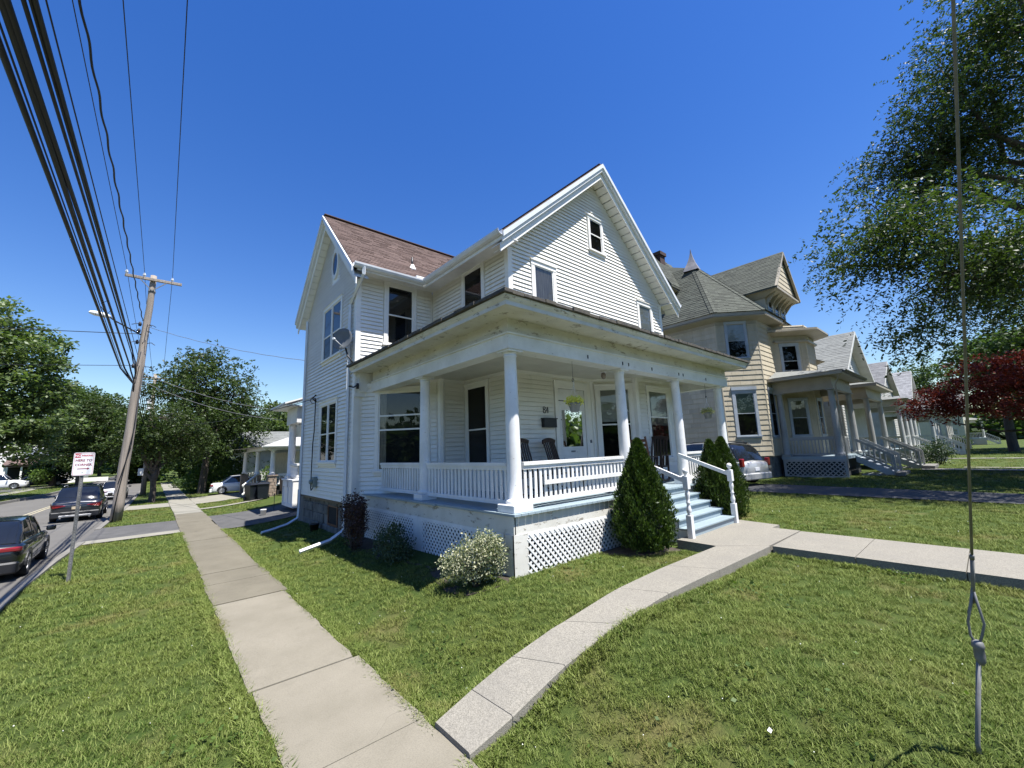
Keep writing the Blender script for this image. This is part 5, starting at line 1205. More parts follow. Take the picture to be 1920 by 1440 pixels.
mb = MB(); mb.box(5.5, 26.95, -.4, 8, 27.0, .28); mb.build('skirt', M['dark'], Bh)
Gh = root('garage_house', (7, 38, -.4), 'low grey-roofed house behind the stone-pier porch', 'house')
mb = MB(); mb.box(5.6, 38.3, -.3, 13, 46, 2.6); mb.build('wall', pm('dull_white_siding', (.5, .5, .46), .6), Gh)
mb = MB(); mb.add([(4.9, 37.6, 2.58), (13.5, 37.6, 2.58), (12.5, 42, 4.2), (5.4, 42, 4.2), (4.9, 46.5, 2.58), (13.5, 46.5, 2.58)], [(0, 1, 2, 3), (3, 2, 5, 4), (0, 3, 4), (1, 5, 2)]); rf = mb.build('roof', M['greyroof'], Gh)
shingles(rf, (4.9, 37.6, 2.6), (13.5, 37.6, 2.6), (12.5, 42, 4.22), (5.4, 42, 4.22), e=.25, tw=.5, mat=M['greyroof'])

# white house across the side street
Wh = root('white_house', (-14, 84, -.45), 'white house with a small brown porch roof across the side street, behind the white car', 'house')
mb = MB(); mb.box(-22, 84, -.45, -7.6, 96, 5.2); mb.build('wall', M['trim'], Wh)
mb = MB(); mb.box(-12.9, 83.9, 2.35, -7.6, 83.99, 4.3); mb.build('shaded_band', pm('shade_blue_grey', (.30, .33, .38), .6), Wh)  # blue-grey band stands in for shade on the white wall
mb = MB(); mb.box(-14.2, 81.6, 1.95, -10.2, 84, 2.15); mb.prism([(-14.2, 81.4, 2.16), (-10.2, 81.4, 2.16), (-10.2, 83.9, 2.9), (-14.2, 83.9, 2.9)], (0, 0, .08)); mb.build('porch_roof', M['brownroof'], Wh)
for x in (-14.0, -12.6, -10.4): mb = MB(); mb.box(x - .08, 81.7, -.4, x + .08, 81.86, 1.95); mb.build('post', T, Wh)
mb = MB(); mb.box(-14.1, 83.9, -.3, -12.0, 83.98, 1.9); mb.build('door', M['dark'], Wh)
window(Wh, Wall((-10.4, 84), (1, 0), (0, -1)), .3, 1.1, 2.35, 3.6); window(Wh, Wall((-19, 84), (1, 0), (0, -1)), .3, 1.3, 1.0, 2.6)
mb = MB(); mb.box(-7.4, 84, -.45, -4.6, 84.2, .1); mb.build('low_wall', T, Wh)

# ================= street furniture =================
Pm = root('utility_pole', (-.93, 23.5, -.45), 'leaning weathered wooden utility pole with a crossarm, beside the kerb', 'utility pole')
base = Vector((-.93, 23.5, -.5)); topP = Vector((-.58, 23.5, 10.10)); lx = lambda z: -.93 + .35 * (z + .5) / 10.6; 
mb = MB(); pts_ = [base.lerp(topP, i / 14) + Vector((.012 * math.sin(i * 1.7), .01 * math.cos(i * 2.1), 0)) for i in range(15)]; mb.tube(pts_, [.195 - .085 * i / 14 for i in range(15)], 14); mb.build('pole', M['pole'], Pm)
arm = MB(); arm.cbox(-1.52, 23.28, 9.80, .40, 23.38, 9.92, .01); arm = arm.build('crossarm', M['pole'], Pm)
mb = MB(); 
for s in (-1, 1): mb.bar((-.58 + s * .45, 23.3, 9.80), (-.6, 23.36, 9.36), .03, .03)
mb.lathe((-.6, 23.5, 9.30), [(.13, 0), (.13, .10)], 12); mb.build('brace', M['metal'], Pm)
INS = [(-1.47, 23.33), (-.90, 23.33), (.05, 23.33)]
for x, y in INS: mb = MB(); mb.lathe((x, y, 9.92), [(.02, 0), (.02, .05), (.055, .06), (.06, .10), (.035, .13), (.05, .15), (.02, .18)], 10); mb.build('insulator', M['gutter'], Pm)
mb = MB(); mb.tube([(-.80, 23.35, 7.3), (-1.25, 23.1, 7.50), (-1.60, 22.95, 7.66), (-1.80, 22.80, 7.78)], .028, 6); sl = mb.build('lamp_arm', M['cable'], Pm)
mb = MB(); mb.lathe((-1.78, 22.82, 7.79), [(.03, -.05), (.07, .05), (.10, .2), (.10, .5), (.06, .68), (.01, .74)], 12, axis=(-.75, -.64, -.06)); mb.build('lamp_head', M['trim'], Pm)
for z, n_ in ((7.75, 4), (7.45, 3), (6.95, 3), (5.9, 2)):
    mb = MB()
    for k in range(n_): t = k * 2.0 + z; mb.tube([(lx(z) + .15 * math.cos(t), 23.32 + .1 * math.sin(t), z), (lx(z) + .32 * math.cos(t), 23.2 + .2 * math.sin(t), z + .06 * math.sin(t)), (lx(z) + .48 * math.cos(t), 23.1, z - .1)], .014, 5)
    mb.lathe((lx(z) - .2, 23.2, z - .1), [(.05, 0), (.06, .1), (.03, .18)], 8); mb.build('cable_clamp', M['cable'], Pm)
mb = MB(); mb.tube([(-.60, 23.34, 5.9), (-.68, 23.30, 3.2), (-.95, 23.24, .6), (-1.02, 23.27, -.45)], .02, 6); mb.tube([(-.62, 23.36, 5.2), (-.70, 23.30, 2.6), (-.98, 23.24, 1.0)], .012, 5); mb.build('riser_cable', M['cable'], Pm)
def wire(p, q, sag, r, label, n=28, twist=0, group=None, mat=None, cat='cable', p2=None, pre=None):
    p = Vector(p); q = Vector(q); pts = [Vector(a) for a in (pre or [])]
    L = (q - p).length
    for i in range(n + 1):
        t = i / n; v = p.lerp(q, t); v.z -= 4 * sag * t * (1 - t)
        if twist: v.x += twist * math.sin(t * L * 5.5); v.z += twist * math.cos(t * L * 5.5)
        pts.append(v)
    if p2:
        for a in p2: pts.append(Vector(a))
    mb = MB(); mb.tube(pts, r, 6 if r < .02 else 8); o = mb.build('cable', mat or M['cable'], None, org=tuple(p)); tag(o, label, cat, group); return o
def through(p0, px, ext=-16.0):                               # end point on the line p0 -> px carried to y = ext
    p0 = Vector(p0); px = Vector(px); t = (ext - p0.y) / (px.y - p0.y); return p0 + (px - p0) * t
gp_ = 'power lines from the crossarm'; gt = 'thick black telephone cables overhead'
wire((-.90, 23.33, 10.10), through((-.90, 23.33, 10.10), (-1.04, 9.0, 10.0)), 0, .009, 'middle thin power line on the crossarm, running up and over the viewer', group=gp_)
wire((.05, 23.33, 10.10), through((.05, 23.33, 10.10), (-.17, 8.29, 10.0)), 0, .009, 'rightmost thin power line from the right end of the crossarm', group=gp_)
wire((-1.47, 23.33, 10.1), through((-1.47, 23.33, 10.1), (-1.72, 9.56, 10.0)), 0, .009, 'left thin straight power line from the left end of the crossarm', group=gp_)
wire((-.78, 23.3, 7.9), through((-.78, 23.3, 7.9), (-1.28, 7.55, 8.4)), .10, .018, 'wavy twisted power cable beside the leftmost crossarm line', n=230, twist=.013, group=gp_)
wire((-.80, 23.3, 6.3), through((-.80, 23.3, 6.3), (-1.23, 6.0, 6.8)), .12, .009, 'single thin wire between the thick cables and the twisted cable', group=gp_)
for k, (za, hx, r_, lb) in enumerate([(5.75, (-1.31, 5.23, 5.5) , .028, 'outermost left thick black telephone cable overhead'), (5.76, (-1.26, 4.98, 5.5), .009, 'thin line just inside the outermost left telephone cable'),
        (5.77, (-1.20, 4.66, 5.5), .030, 'thick telephone cable second from the left overhead'), (5.90, (-1.17, 4.62, 5.5), .027, 'thick telephone cable lashed beside the second one'),
        (6.36, (-1.07, 4.55, 5.5), .018, 'telephone cable in the middle of the overhead bundle'), (6.5, (-1.03, 4.50, 5.5), .012, 'narrow cable in the inner part of the bundle'), (6.66, (-1.0, 4.49, 5.5), .020, 'innermost right telephone cable of the overhead bundle')]):
    P0 = ((-1.30, -1.25, -1.18, -1.03, -1.0, -1.0, -1.02)[k], 23.2, za); wire(P0, through(P0, hx), 0, r_, lb, group=gt, pre=[(-.80, 23.40, za - 1.1), (-.86, 23.34, za - .6), (P0[0] * .6 - .36, 23.28, za - .22)])
mb = MB(); mb.tube([(-1.20, 13.2, 5.55), (-1.10, 13.15, 5.62), (-1.02, 13.4, 5.50), (-1.12, 13.6, 5.40), (-1.2, 13.3, 5.5)], .008, 5); o = mb.build('cable_loop', M['cable'], None, org=(-1.1, 13.3, 5.5)); tag(o, 'small loop of cable hanging off the thick overhead bundle', 'cable')
M['svc'] = pm('grey_service_wire', (.14, .14, .15), .6)
# service drops and lines going on up the street
wire((-.58, 23.4, 7.7), (4.9, 15.9, 5.30), .22, .010, 'twisted service drop from the pole to the white corner house', n=90, twist=.006, mat=M['svc'])
wire((-.66, 23.6, 5.7), (4.6, 20.4, 3.88), .30, .011, 'upper of the two pale service lines to the neighbour porch', n=80, twist=.006, mat=M['svc'])
wire((-.66, 23.6, 5.35), (4.5, 20.6, 3.5), .34, .010, 'lower of the two pale service lines to the neighbour porch', mat=M['svc'])
wire((3.72, 13.6, 3.62), (-.35, 40.6, 4.9), .5, .012, 'black line from the weatherhead on the corner house back to the far pole')
wire((-.80, 23.4, 7.35), (-38, 36, 8.3), .5, .015, 'upper service line crossing the street to the left trees'); wire((-.84, 23.4, 5.95), (-40, 44, 7.2), .4, .012, 'lower faint line crossing the street to the left trees')
FP = [(-.75, 40.8), (-.45, 40.8), (.12, 40.8)]
for (x, y), (fx, fy), lb in zip(INS, FP, ('leftmost', 'middle', 'rightmost')): wire((x, y, 10.1), (fx, fy, 8.35), .35, .009, lb + ' power line continuing from the near pole to the far pole')
for k in range(5): wire((-.80 + k * .05, 23.6, 5.2 + k * .15), (-.35 + k * .02, 40.6, 4.3 + k * .12), .55 - k * .04, .020 - k * .002, ('lowest', 'second lowest', 'middle', 'second highest', 'highest')[k] + ' of the five black cables drooping from the near pole to the far pole', group='cables running on to the far pole')
P2 = root('utility_pole', (-.32, 40.8, -.45), 'second utility pole with a crossarm far up the street, next to the dark tree trunk', 'utility pole')
mb = MB(); mb.tube([(-.32, 40.8, -.5), (-.32, 40.8, 8.5)], [.17, .11], 10); mb.build('pole', M['pole'], P2); mb = MB(); mb.box(-1.1, 40.7, 8.12, .5, 40.8, 8.22); mb.build('crossarm', M['pole'], P2)
mb = MB(); mb.box(-.62, 40.55, 5.6, -.38, 40.7, 6.5); mb.build('cable_box', M['gutter'], P2); mb = MB(); mb.box(-.72, 40.55, .95, -.42, 40.6, 1.45); mb.build('small_sign', T, P2)

# NO PARKING sign
Sg = root('parking_sign', (-1.08, 12.42, -.45), 'white and red NO PARKING HERE TO CORNER sign on a perforated steel post', 'sign')
px_, py_ = -1.08, 12.42; mb = MB(); lean = Vector((.03, 0, 0))
zt_ = 2.05
mb.prism([(px_ - .030, py_, -.5), (px_ - .022, py_ + .022, -.5), (px_ + .022, py_ + .022, -.5), (px_ + .030, py_, -.5), (px_ + .022, py_ + .018, -.5), (px_ + .018, py_ + .026 - .02, -.5), (px_ - .018, py_ + .006, -.5), (px_ - .022, py_ + .018, -.5)], (0, 0, 0.001))
mb = MB()
mb.box(px_ - .013, py_ + .016, -.5, px_ + .013, py_ + .020, zt_); mb.prism([(px_ - .013, py_ + .018, -.5), (px_ - .026, py_, -.5), (px_ - .030, py_, -.5), (px_ - .017, py_ + .020, -.5)], (0, 0, zt_ + .5)); mb.prism([(px_ + .013, py_ + .018, -.5), (px_ + .026, py_, -.5), (px_ + .030, py_, -.5), (px_ + .017, py_ + .020, -.5)], (0, 0, zt_ + .5)); po = mb.build('post', M['metal'], Sg)
mb = MB(); z = -.35
while z < 1.55: mb.lathe((px_, py_ + .0155, z), [(.006, 0), (.006, .0012)], 8, axis=(0, -1, 0)); z += .0508
o = mb.build('hole', M['black'], po); o['kind'] = 'stuff'
SM = {'w': pm('sign_white', (.80, .80, .80), .35), 'r': pm('sign_red', (.50, .03, .05), .35), 'm': pm('sign_dark_red', (.22, .02, .05), .35)}
def rrect(mb, x0, x1, z0, z1, y, th, r, n=6):
    pts = []
    for cx, cz, a in ((x1 - r, z1 - r, 0), (x0 + r, z1 - r, 90), (x0 + r, z0 + r, 180), (x1 - r, z0 + r, 270)):
        for i in range(n + 1): t = R(a + 90 * i / n); pts.append((cx + r * math.cos(t), y, cz + r * math.sin(t)))
    mb.prism(pts, (0, th, 0))
sx0, sx1, sz0, sz1 = px_ - .150, px_ + .158, 1.60, 2.07
mb = MB(); rrect(mb, sx0, sx1, sz0, sz1, py_ - .004, .003, .03); pl = mb.build('plate', SM['w'], Sg)
mb = MB()
for (a, b, c, d) in ((sx0 + .012, sx1 - .012, sz1 - .017, sz1 - .012), (sx0 + .012, sx1 - .012, sz0 + .012, sz0 + .017), (sx0 + .012, sx0 + .017, sz0 + .017, sz1 - .017), (sx1 - .017, sx1 - .012, sz0 + .017, sz1 - .017)): mb.box(a, py_ - .0052, c, b, py_ - .0041, d)
mb.build('border', SM['r'], pl)
def text(s, size, x, z, y, mat, parent, name='lettering', sxx=1.0, bold=.0):
    cu = bpy.data.curves.new('lettering', 'FONT'); cu.body = s; cu.size = size; cu.align_x = 'CENTER'; cu.extrude = .0004; cu.offset = bold; cu.resolution_u = 3
    o = bpy.data.objects.new('tmp', cu); COL.objects.link(o); bpy.context.view_layer.update(); dg = bpy.context.evaluated_depsgraph_get()
    me = bpy.data.meshes.new_from_object(o.evaluated_get(dg)); bpy.data.objects.remove(o); me.name = name
    me.transform(Matrix.Translation(Vector((x, y, z)) - wloc(parent)) @ Matrix.Rotation(R(90), 4, 'X') @ Matrix.Diagonal((sxx, 1, 1, 1))); me.materials.clear(); me.materials.append(mat)
    q = bpy.data.objects.new(name, me); COL.objects.link(q); q.parent = parent; WL[q.name] = wloc(parent); return q
mb = MB(); mb.box(sx0 + .022, py_ - .0055, 1.965, sx0 + .105, py_ - .0041, 2.048); mb.build('red_panel', SM['r'], pl)
text('NO', .072, sx0 + .063, 1.982, py_ - .0058, SM['w'], pl, sxx=.8, bold=.002); text('PARKING', .046, sx0 + .198, 1.990, py_ - .0044, SM['r'], pl, sxx=.86, bold=.002)
text('HERE TO', .066, sx0 + .154, 1.885, py_ - .0044, SM['m'], pl, sxx=.92, bold=.0022); text('CORNER', .066, sx0 + .154, 1.795, py_ - .0044, SM['m'], pl, sxx=.92, bold=.0022)
mb = MB(); mb.box(sx0 + .07, py_ - .0055, 1.728, sx0 + .215, py_ - .0041, 1.745); mb.prism([(sx0 + .215, py_ - .0055, 1.712), (sx0 + .25, py_ - .0055, 1.7365), (sx0 + .215, py_ - .0055, 1.761)], (0, .0014, 0)); mb.build('arrow', SM['m'], pl)
mb = MB(); mb.lathe((px_, py_ - .004, 1.66), [(.009, 0), (.009, .004), (.004, .006)], 8, axis=(0, -1, 0)); mb.lathe((px_, py_ - .004, 2.02), [(.006, 0), (.006, .004)], 8, axis=(0, -1, 0)); mb.build('bolt', M['metal'], pl)

# guy wire with its anchor
G = root('guy_wire', (3.80, .30, gz(3.8, .3)), 'grey steel guy wire rising from a ground anchor in the right-hand lawn', 'guy wire')
gb_ = Vector((3.80, .30, .0)); eye = Vector((3.80, .218, .53)); gtop = Vector((14.2, -.60, 9.87))
mb = MB(); mb.tube([gb_ - Vector((0, 0, .05)), gb_, eye], .0115, 8); mb.build('anchor_rod', M['metal'], G)
mb = MB(); mb.lathe((eye.x, eye.y, eye.z - .08), [(.012, 0), (.022, .02), (.026, .05), (.024, .09), (.030, .10), (.026, .125), (.015, .135)], 10); mb.build('anchor_eye', M['metal'], G)
ga = Vector((3.795, .20, .80)); gq = Vector((2.39, -.168, 3.60)); gd = (gq - ga)
mb = MB(); mb.tube([eye + Vector((.0, -.004, .03)), eye + Vector((.0, -.022, .075)), eye.lerp(ga, .5) + Vector((.0, -.035, .02)), ga + gd * .03], .007, 6); mb.tube([eye + Vector((.0, .004, .03)), eye + Vector((.0, .022, .075)), eye.lerp(ga, .5) + Vector((.0, .03, .02)), ga + gd * .03], .007, 6)
mb.tube([ga + Vector((.0, .03, -.07)), ga + Vector((-.0, .012, -.01)), ga + gd * .04], .009, 6); mb.build('grip_loop', M['metal'], G)
mb = MB(); mb.tube([ga, ga + gd * .10], .0095, 8); mb.tube([ga + gd * .10, ga + gd * .11], .011, 8); mb.tube([ga + gd * .11, ga + gd * 3.3], .0066, 8); mb.build('wire', M['metal'], G)
# ================= vegetation =================
LM = {'locust': leaf_mat('honey_locust_leaves', (.028, .050, .013), (.062, .088, .022), .34), 'maple': leaf_mat('maple_leaves', (.060, .100, .032), (.13, .165, .06), .35, gloss=.45),
      'dark': leaf_mat('dark_tree_leaves', (.034, .062, .018), (.070, .105, .030), .35), 'red': leaf_mat('red_maple_leaves', (.085, .010, .009), (.20, .030, .020), .3), 'cedar': leaf_mat('arborvitae_scale_leaves', (.018, .040, .007), (.060, .095, .014), .15),
      'variegated': leaf_mat('white_edged_leaves', (.05, .09, .028), (.56, .54, .36), .2), 'shrub': leaf_mat('dark_green_shrub_leaves', (.035, .060, .026), (.065, .095, .048), .2), 'barberry': leaf_mat('purple_brown_leaves', (.028, .015, .013), (.065, .032, .026), .2),
      'hedge': leaf_mat('hedge_leaves', (.05, .09, .018), (.10, .15, .03), .35)}
def limb_path(a, b, n, wob, r, droop=0):
    a, b = np.array(a, float), np.array(b, float); P = []
    for i in range(n + 1):
        t = i / n; p = a + (b - a) * t + r.normal(size=3) * wob * math.sin(math.pi * t) * np.linalg.norm(b - a); p[2] += droop * math.sin(math.pi * t) ; P.append(p)
    return P
def make_tree(name, label, base, th, ells, nclus, per, leaf, lmat, seed, tr=.25, csize=.9, flat=.45, group=None, limbs=7, frond=0, cat='tree', lean=(0, 0), wood=None, shell=.55, aspect=.55, twigs=True, trunk_pts=None, droop=0):
    """trunk, limbs reaching into the crown, and a crown of leaf clumps on twigs. ells: (cx,cy,cz,rx,ry,rz,weight)"""
    r = np.random.default_rng(seed); T_ = root(name, base, label, cat, group); base = np.array(base, float)
    ws = np.array([e[6] * e[3] * e[4] * e[5] * 1. for e in ells]) ; ws /= ws.sum(); ids = r.choice(len(ells), nclus, p=ws)
    E = np.array([e[:6] for e in ells], float)[ids]; d = r.normal(size=(nclus, 3)); d /= np.linalg.norm(d, axis=1)[:, None]
    rad = (shell + (1 - shell) * r.random(nclus) ** .6)[:, None]; rad = np.where(r.random((nclus, 1)) < .2, r.random((nclus, 1)) * shell, rad)
    lump = 1 + .16 * np.sin(d[:, :1] * 7 + seed) * np.cos(d[:, 1:2] * 6 + d[:, 2:] * 5)
    c = E[:, :3] + d * E[:, 3:6] * rad * lump
    top = np.array([base[0] * 1. + lean[0], base[1] + lean[1], base[2] + th])
    mb = MB(); tp = trunk_pts or [tuple(base + (top - base) * t + np.array([math.sin(t * 5 + seed) * .06, math.cos(t * 4 + seed) * .06, 0])) for t in [i / 6 for i in range(7)]]
    tp = [tuple(np.array(tp[0]) - np.array([0, 0, .3]))] + list(tp); k = len(tp); mb.tube(tp, [tr * 1.35] + [tr * (1.18 - .5 * i / (k - 1)) for i in range(1, k)], 10); mb.build('trunk', wood or M['bark'], T_)
    mb = MB(); tips = []
    far = r.choice(nclus, min(limbs, nclus), replace=False); top = np.array(tp[-1])
    for i in far:
        s0 = top - (top - np.array(tp[len(tp) // 2])) * r.random() * .7; q = E[i, :3] * .35 + c[i] * .65; P = limb_path(s0, q, 6, .05, r, droop); rr = [tr * .62 * (1 - .82 * j / 6) for j in range(7)]; mb.tube([tuple(p) for p in P], rr, 7, cap=False); tips += P[2:]
    tips = np.array(tips)
    if twigs:
        sel = r.choice(nclus, min(nclus, 260), replace=False)
        for i in sel:
            j = np.argmin(((tips - c[i]) ** 2).sum(1)); P = limb_path(tips[j], c[i], 3, .06, r); mb.tube([tuple(p) for p in P], [tr * .09, tr * .06, tr * .045, tr * .02], 4, cap=False)
    mb.build('limbs', wood or M['bark'], T_)
    n = nclus * per; out = (c - np.array([ells[0][0], ells[0][1], ells[0][2] - ells[0][5] * .4], float)); out /= np.linalg.norm(out, axis=1)[:, None] + 1e-9
    if frond:                                                # drooping sprays: leaves strung along short curved twigs
        ns = max(1, per // frond); V = []; 
        cc = np.repeat(c, ns, 0); oo = np.repeat(out, ns, 0) * .6 + r.normal(size=(nclus * ns, 3)) * .55; oo[:, 2] -= .25; oo /= np.linalg.norm(oo, axis=1)[:, None]
        st_ = cc + r.normal(size=cc.shape) * csize * np.array([.5, .5, .30]); t = np.tile(np.linspace(0, 1, frond), len(cc))[:, None]; L = csize * r.uniform(.45, .9, (len(cc), 1))
        S0 = np.repeat(st_, frond, 0); O0 = np.repeat(oo, frond, 0); LL = np.repeat(L, frond, 0); p = S0 + O0 * LL * t; p[:, 2] -= (LL[:, 0] * .55) * t[:, 0] ** 2
        side = np.cross(O0, r.normal(size=O0.shape)); side /= np.linalg.norm(side, axis=1)[:, None] + 1e-9; dirs = O0 * .5 + side; dirs[:, 2] -= .2
        V, F = quads(p, r, leaf, .3, aspect, dirs)
    else:
        g = r.normal(size=(n, 3)); g /= np.linalg.norm(g, axis=1)[:, None]; g *= (r.random((n, 1)) ** .45) * csize; g[:, 2] *= flat; p = np.repeat(c, per, 0) + g; p[:, 2] -= (g[:, 0] ** 2 + g[:, 1] ** 2) * .25
        V, F = quads(p, r, leaf, .45, aspect)
    np_mesh('crown', V, F, lmat, T_); return T_

# big honey locust at the right; trunk outside the frame
def far_(p, k): return (p[0] * k, p[1] * k, 1.8 + (p[2] - 1.8) * k) + tuple(q * k for q in p[3:6]) + tuple(p[6:])
KT = 1.28
make_tree('honey_locust', 'large honey locust overhanging from the right edge with fine drooping leaves', (25.6, -7.2, 0), 5.2,
          [far_(e, KT) for e in [(19.8, -3.3, 9.8, 3.4, 2.9, 4.6, .7), (18.0, -2.0, 13.6, 2.6, 1.9, 2.8, .8), (18.0, -.75, 10.6, 2.4, 2.1, 2.2, 1.), (18.0, .25, 10.1, 1.6, 1.45, 1.5, 1.2), (18.2, -.9, 12.4, 1.8, 1.5, 1.4, .9)]] + [far_(e, 1.04) for e in [(17.8, .9, 8.3, 2.2, 1.9, 1.35, 2.1), (17.6, 2.35, 7.7, 1.1, 1.0, .95, 1.9), (18.0, -.9, 6.9, 2.6, 2.0, 1.4, 1.6), (18.0, .85, 5.0, 1.4, .95, .9, 1.6), (18.4, -2.0, 5.0, 1.8, 1.1, 1.0, 1.8)]]
          + [(26, -1.0, 8.5, 2.5, 2.6, 1.6, .5), (31, -1.5, 9.0, 3.5, 3.0, 2.2, .5)],
          1500, 98, .130, LM['locust'], 42, tr=.36, csize=.98, frond=14, limbs=24, shell=.22, aspect=.42, trunk_pts=[(25.6, -7.2, 0), (25.6, -7.0, 2.0), (25.4, -6.4, 4.2), (25.0, -5.6, 6.2), (24.6, -4.4, 7.8)])
# japanese maple, red
make_tree('japanese_maple', 'dark red Japanese maple with a broad low crown at the right edge', (30.8, -2.75, 0), 1.6, [(30.0, -1.1, 4.1, 3.0, 2.9, 1.5, 1.), (29.6, 1.2, 3.3, 1.8, 1.6, .95, 1.1), (31.0, -2.6, 4.8, 2.3, 2.2, 1.3, .8), (30.0, -3.2, 2.9, 2.4, 2.2, 1.0, .8)],
          400, 95, .12, LM['red'], 8, tr=.13, csize=.62, flat=.28, limbs=9, trunk_pts=[(30.8, -2.6, 0), (30.7, -2.75, .5), (30.5, -2.9, 1.0), (30.3, -2.8, 1.8)])
rt_ = [('dark green broad tree behind the distant white houses, left of the red maple', (114, 8, 0), [(114, 8, 13.5, 7, 7.0, 4.2, 1), (113, 12, 11.0, 6, 6.0, 4.0, .9), (113, 3, 11.5, 5, 4.5, 3.5, .8)], 61, 6),
       ('dark tree right of the guy wire above the red maple', (62, -1.5, 0), [(62, -2.2, 9.6, 5, 3.6, 2.4, 1), (60, -4, 8, 4, 3, 3, .7)], 62, 5),
       ('far dark tree at the right edge behind the red maple', (75, -6, 0), [(75, -6, 9, 6, 5, 4, 1), (70, -4, 5, 6, 4, 3, 1)], 63, 4)]
for lb, b, e, s_, h in rt_: make_tree('dark_tree', lb, b, h, e, 150, 90, .42, LM['dark'], s_, tr=.35, csize=1.7, flat=.4, limbs=6, twigs=False, group='dark trees beyond the row of houses')
# left: across and along the side street
make_tree('maple_tree', 'big pale green maple across the side street at the left edge', (-9.6, 47.5, -.45), 4.0, [(-9.2, 48, 8.8, 4.2, 3.4, 4.6, 1.), (-8.4, 48, 5.0, 3.4, 3.0, 2.8, 1.1), (-9.2, 48, 13.0, 2.0, 2.2, 2.2, .7), (-11.5, 47, 4.2, 2.8, 2.4, 2.2, .8)],
          330, 100, .30, LM['maple'], 70, tr=.28, csize=1.05, flat=.5, limbs=10, shell=.5)
make_tree('street_tree', 'dark-leaved tree behind the parking sign across the street', (-8.6, 72, -.45), 2.5, [(-8.0, 72, 8.2, 3.6, 3.4, 3.6, 1), (-6.6, 72, 5.2, 3.2, 3, 2.8, 1), (-6.3, 73, 9.6, 2.4, 2.4, 2.2, .7)], 240, 95, .34, LM['dark'], 71, tr=.3, csize=1.25, flat=.4, limbs=8)
make_tree('street_tree', 'spreading green tree between the parking sign and the leaning pole', (-5.9, 66, -.45), 2.6, [(-5.0, 66, 6.6, 3.0, 3, 3.0, 1), (-3.7, 66, 5.3, 2.2, 2.4, 2.2, .9), (-6.6, 66, 3.6, 2.0, 2.4, 1.7, .8)], 230, 90, .27, LM['locust'], 72, tr=.26, csize=1.0, frond=10, limbs=8, aspect=.5)
make_tree('spruce_tree', 'low dark conifer in front of the white house across the street', (-8.9, 76, -.45), 3.4, [(-8.9, 76, 3.0, 1.9, 1.6, 2.2, 1), (-8.9, 76, 1.2, 2.4, 2, 1.2, .9)], 120, 80, .28, LM['dark'], 73, tr=.2, csize=.8, limbs=6)
make_tree('locust_tree', 'tall honey locust right of the leaning pole with a dark spreading crown', (2.9, 37.5, -.45), 4.0, [(2.6, 38, 6.6, 3.1, 3.0, 3.0, 1), (4.9, 38, 4.9, 2.0, 2.4, 1.9, .9), (2.5, 38, 9.0, 1.5, 1.8, 1.7, .8), (.7, 37, 7.0, 1.5, 1.8, 1.0, .6), (3.0, 38, 3.4, 2.4, 2.4, 1.6, .8)],
          330, 95, .20, LM['locust'], 74, tr=.24, csize=.85, frond=10, limbs=14, shell=.3, aspect=.5)
make_tree('street_tree', 'small street tree with a dark leaning trunk on the grass strip, right of the pole', (.15, 32.5, -.45), 1.3, [(.2, 32.5, 3.9, 2.0, 1.8, 1.5, 1), (-.6, 32.5, 3.2, 1.5, 1.6, 1.1, .8), (1.4, 33, 3.2, 1.3, 1.5, 1.2, .8)],
          200, 90, .15, LM['locust'], 75, tr=.17, csize=.6, frond=10, limbs=9, aspect=.5, trunk_pts=[(.15, 32.5, -.45), (.18, 32.5, .2), (.12, 32.5, .9), (.2, 32.5, 1.4)])
for x, y, z, rx, rz, lb, s_ in ((-1.2, 95, 6.0, 5, 4.5, 'distant tree closing the side street, behind the far pole', 76), (-8, 120, 7, 7, 6, 'far tree at the end of the street on the left', 77), (8, 80, 6.0, 6, 4.5, 'distant tree behind the clipped hedge', 78), (5.0, 60, 3.6, 3.2, 4.0, 'low dark tree right of the sidewalk, far beyond the hedge', 80), (-.6, 72, 3.2, 1.8, 3.4, 'low dark tree left of the far end of the sidewalk', 81)):
    make_tree('distant_tree', lb, (x, y, -.45), 3, [(x, y, z, rx, 4, rz, 1)], 130, 80, .55, LM['dark'], s_, tr=.3, csize=1.8, flat=.45, limbs=5, twigs=False, group='distant trees up the street')
make_tree('garden_tree', 'green garden tree behind the grey-roofed garage house', (11, 52, -.3), 2.5, [(10.6, 52, 5.6, 2.6, 2.4, 2.4, 1), (8.5, 52, 4.6, 1.6, 1.6, 1.2, .6)], 130, 90, .30, LM['maple'], 79, tr=.2, csize=.9, limbs=6)
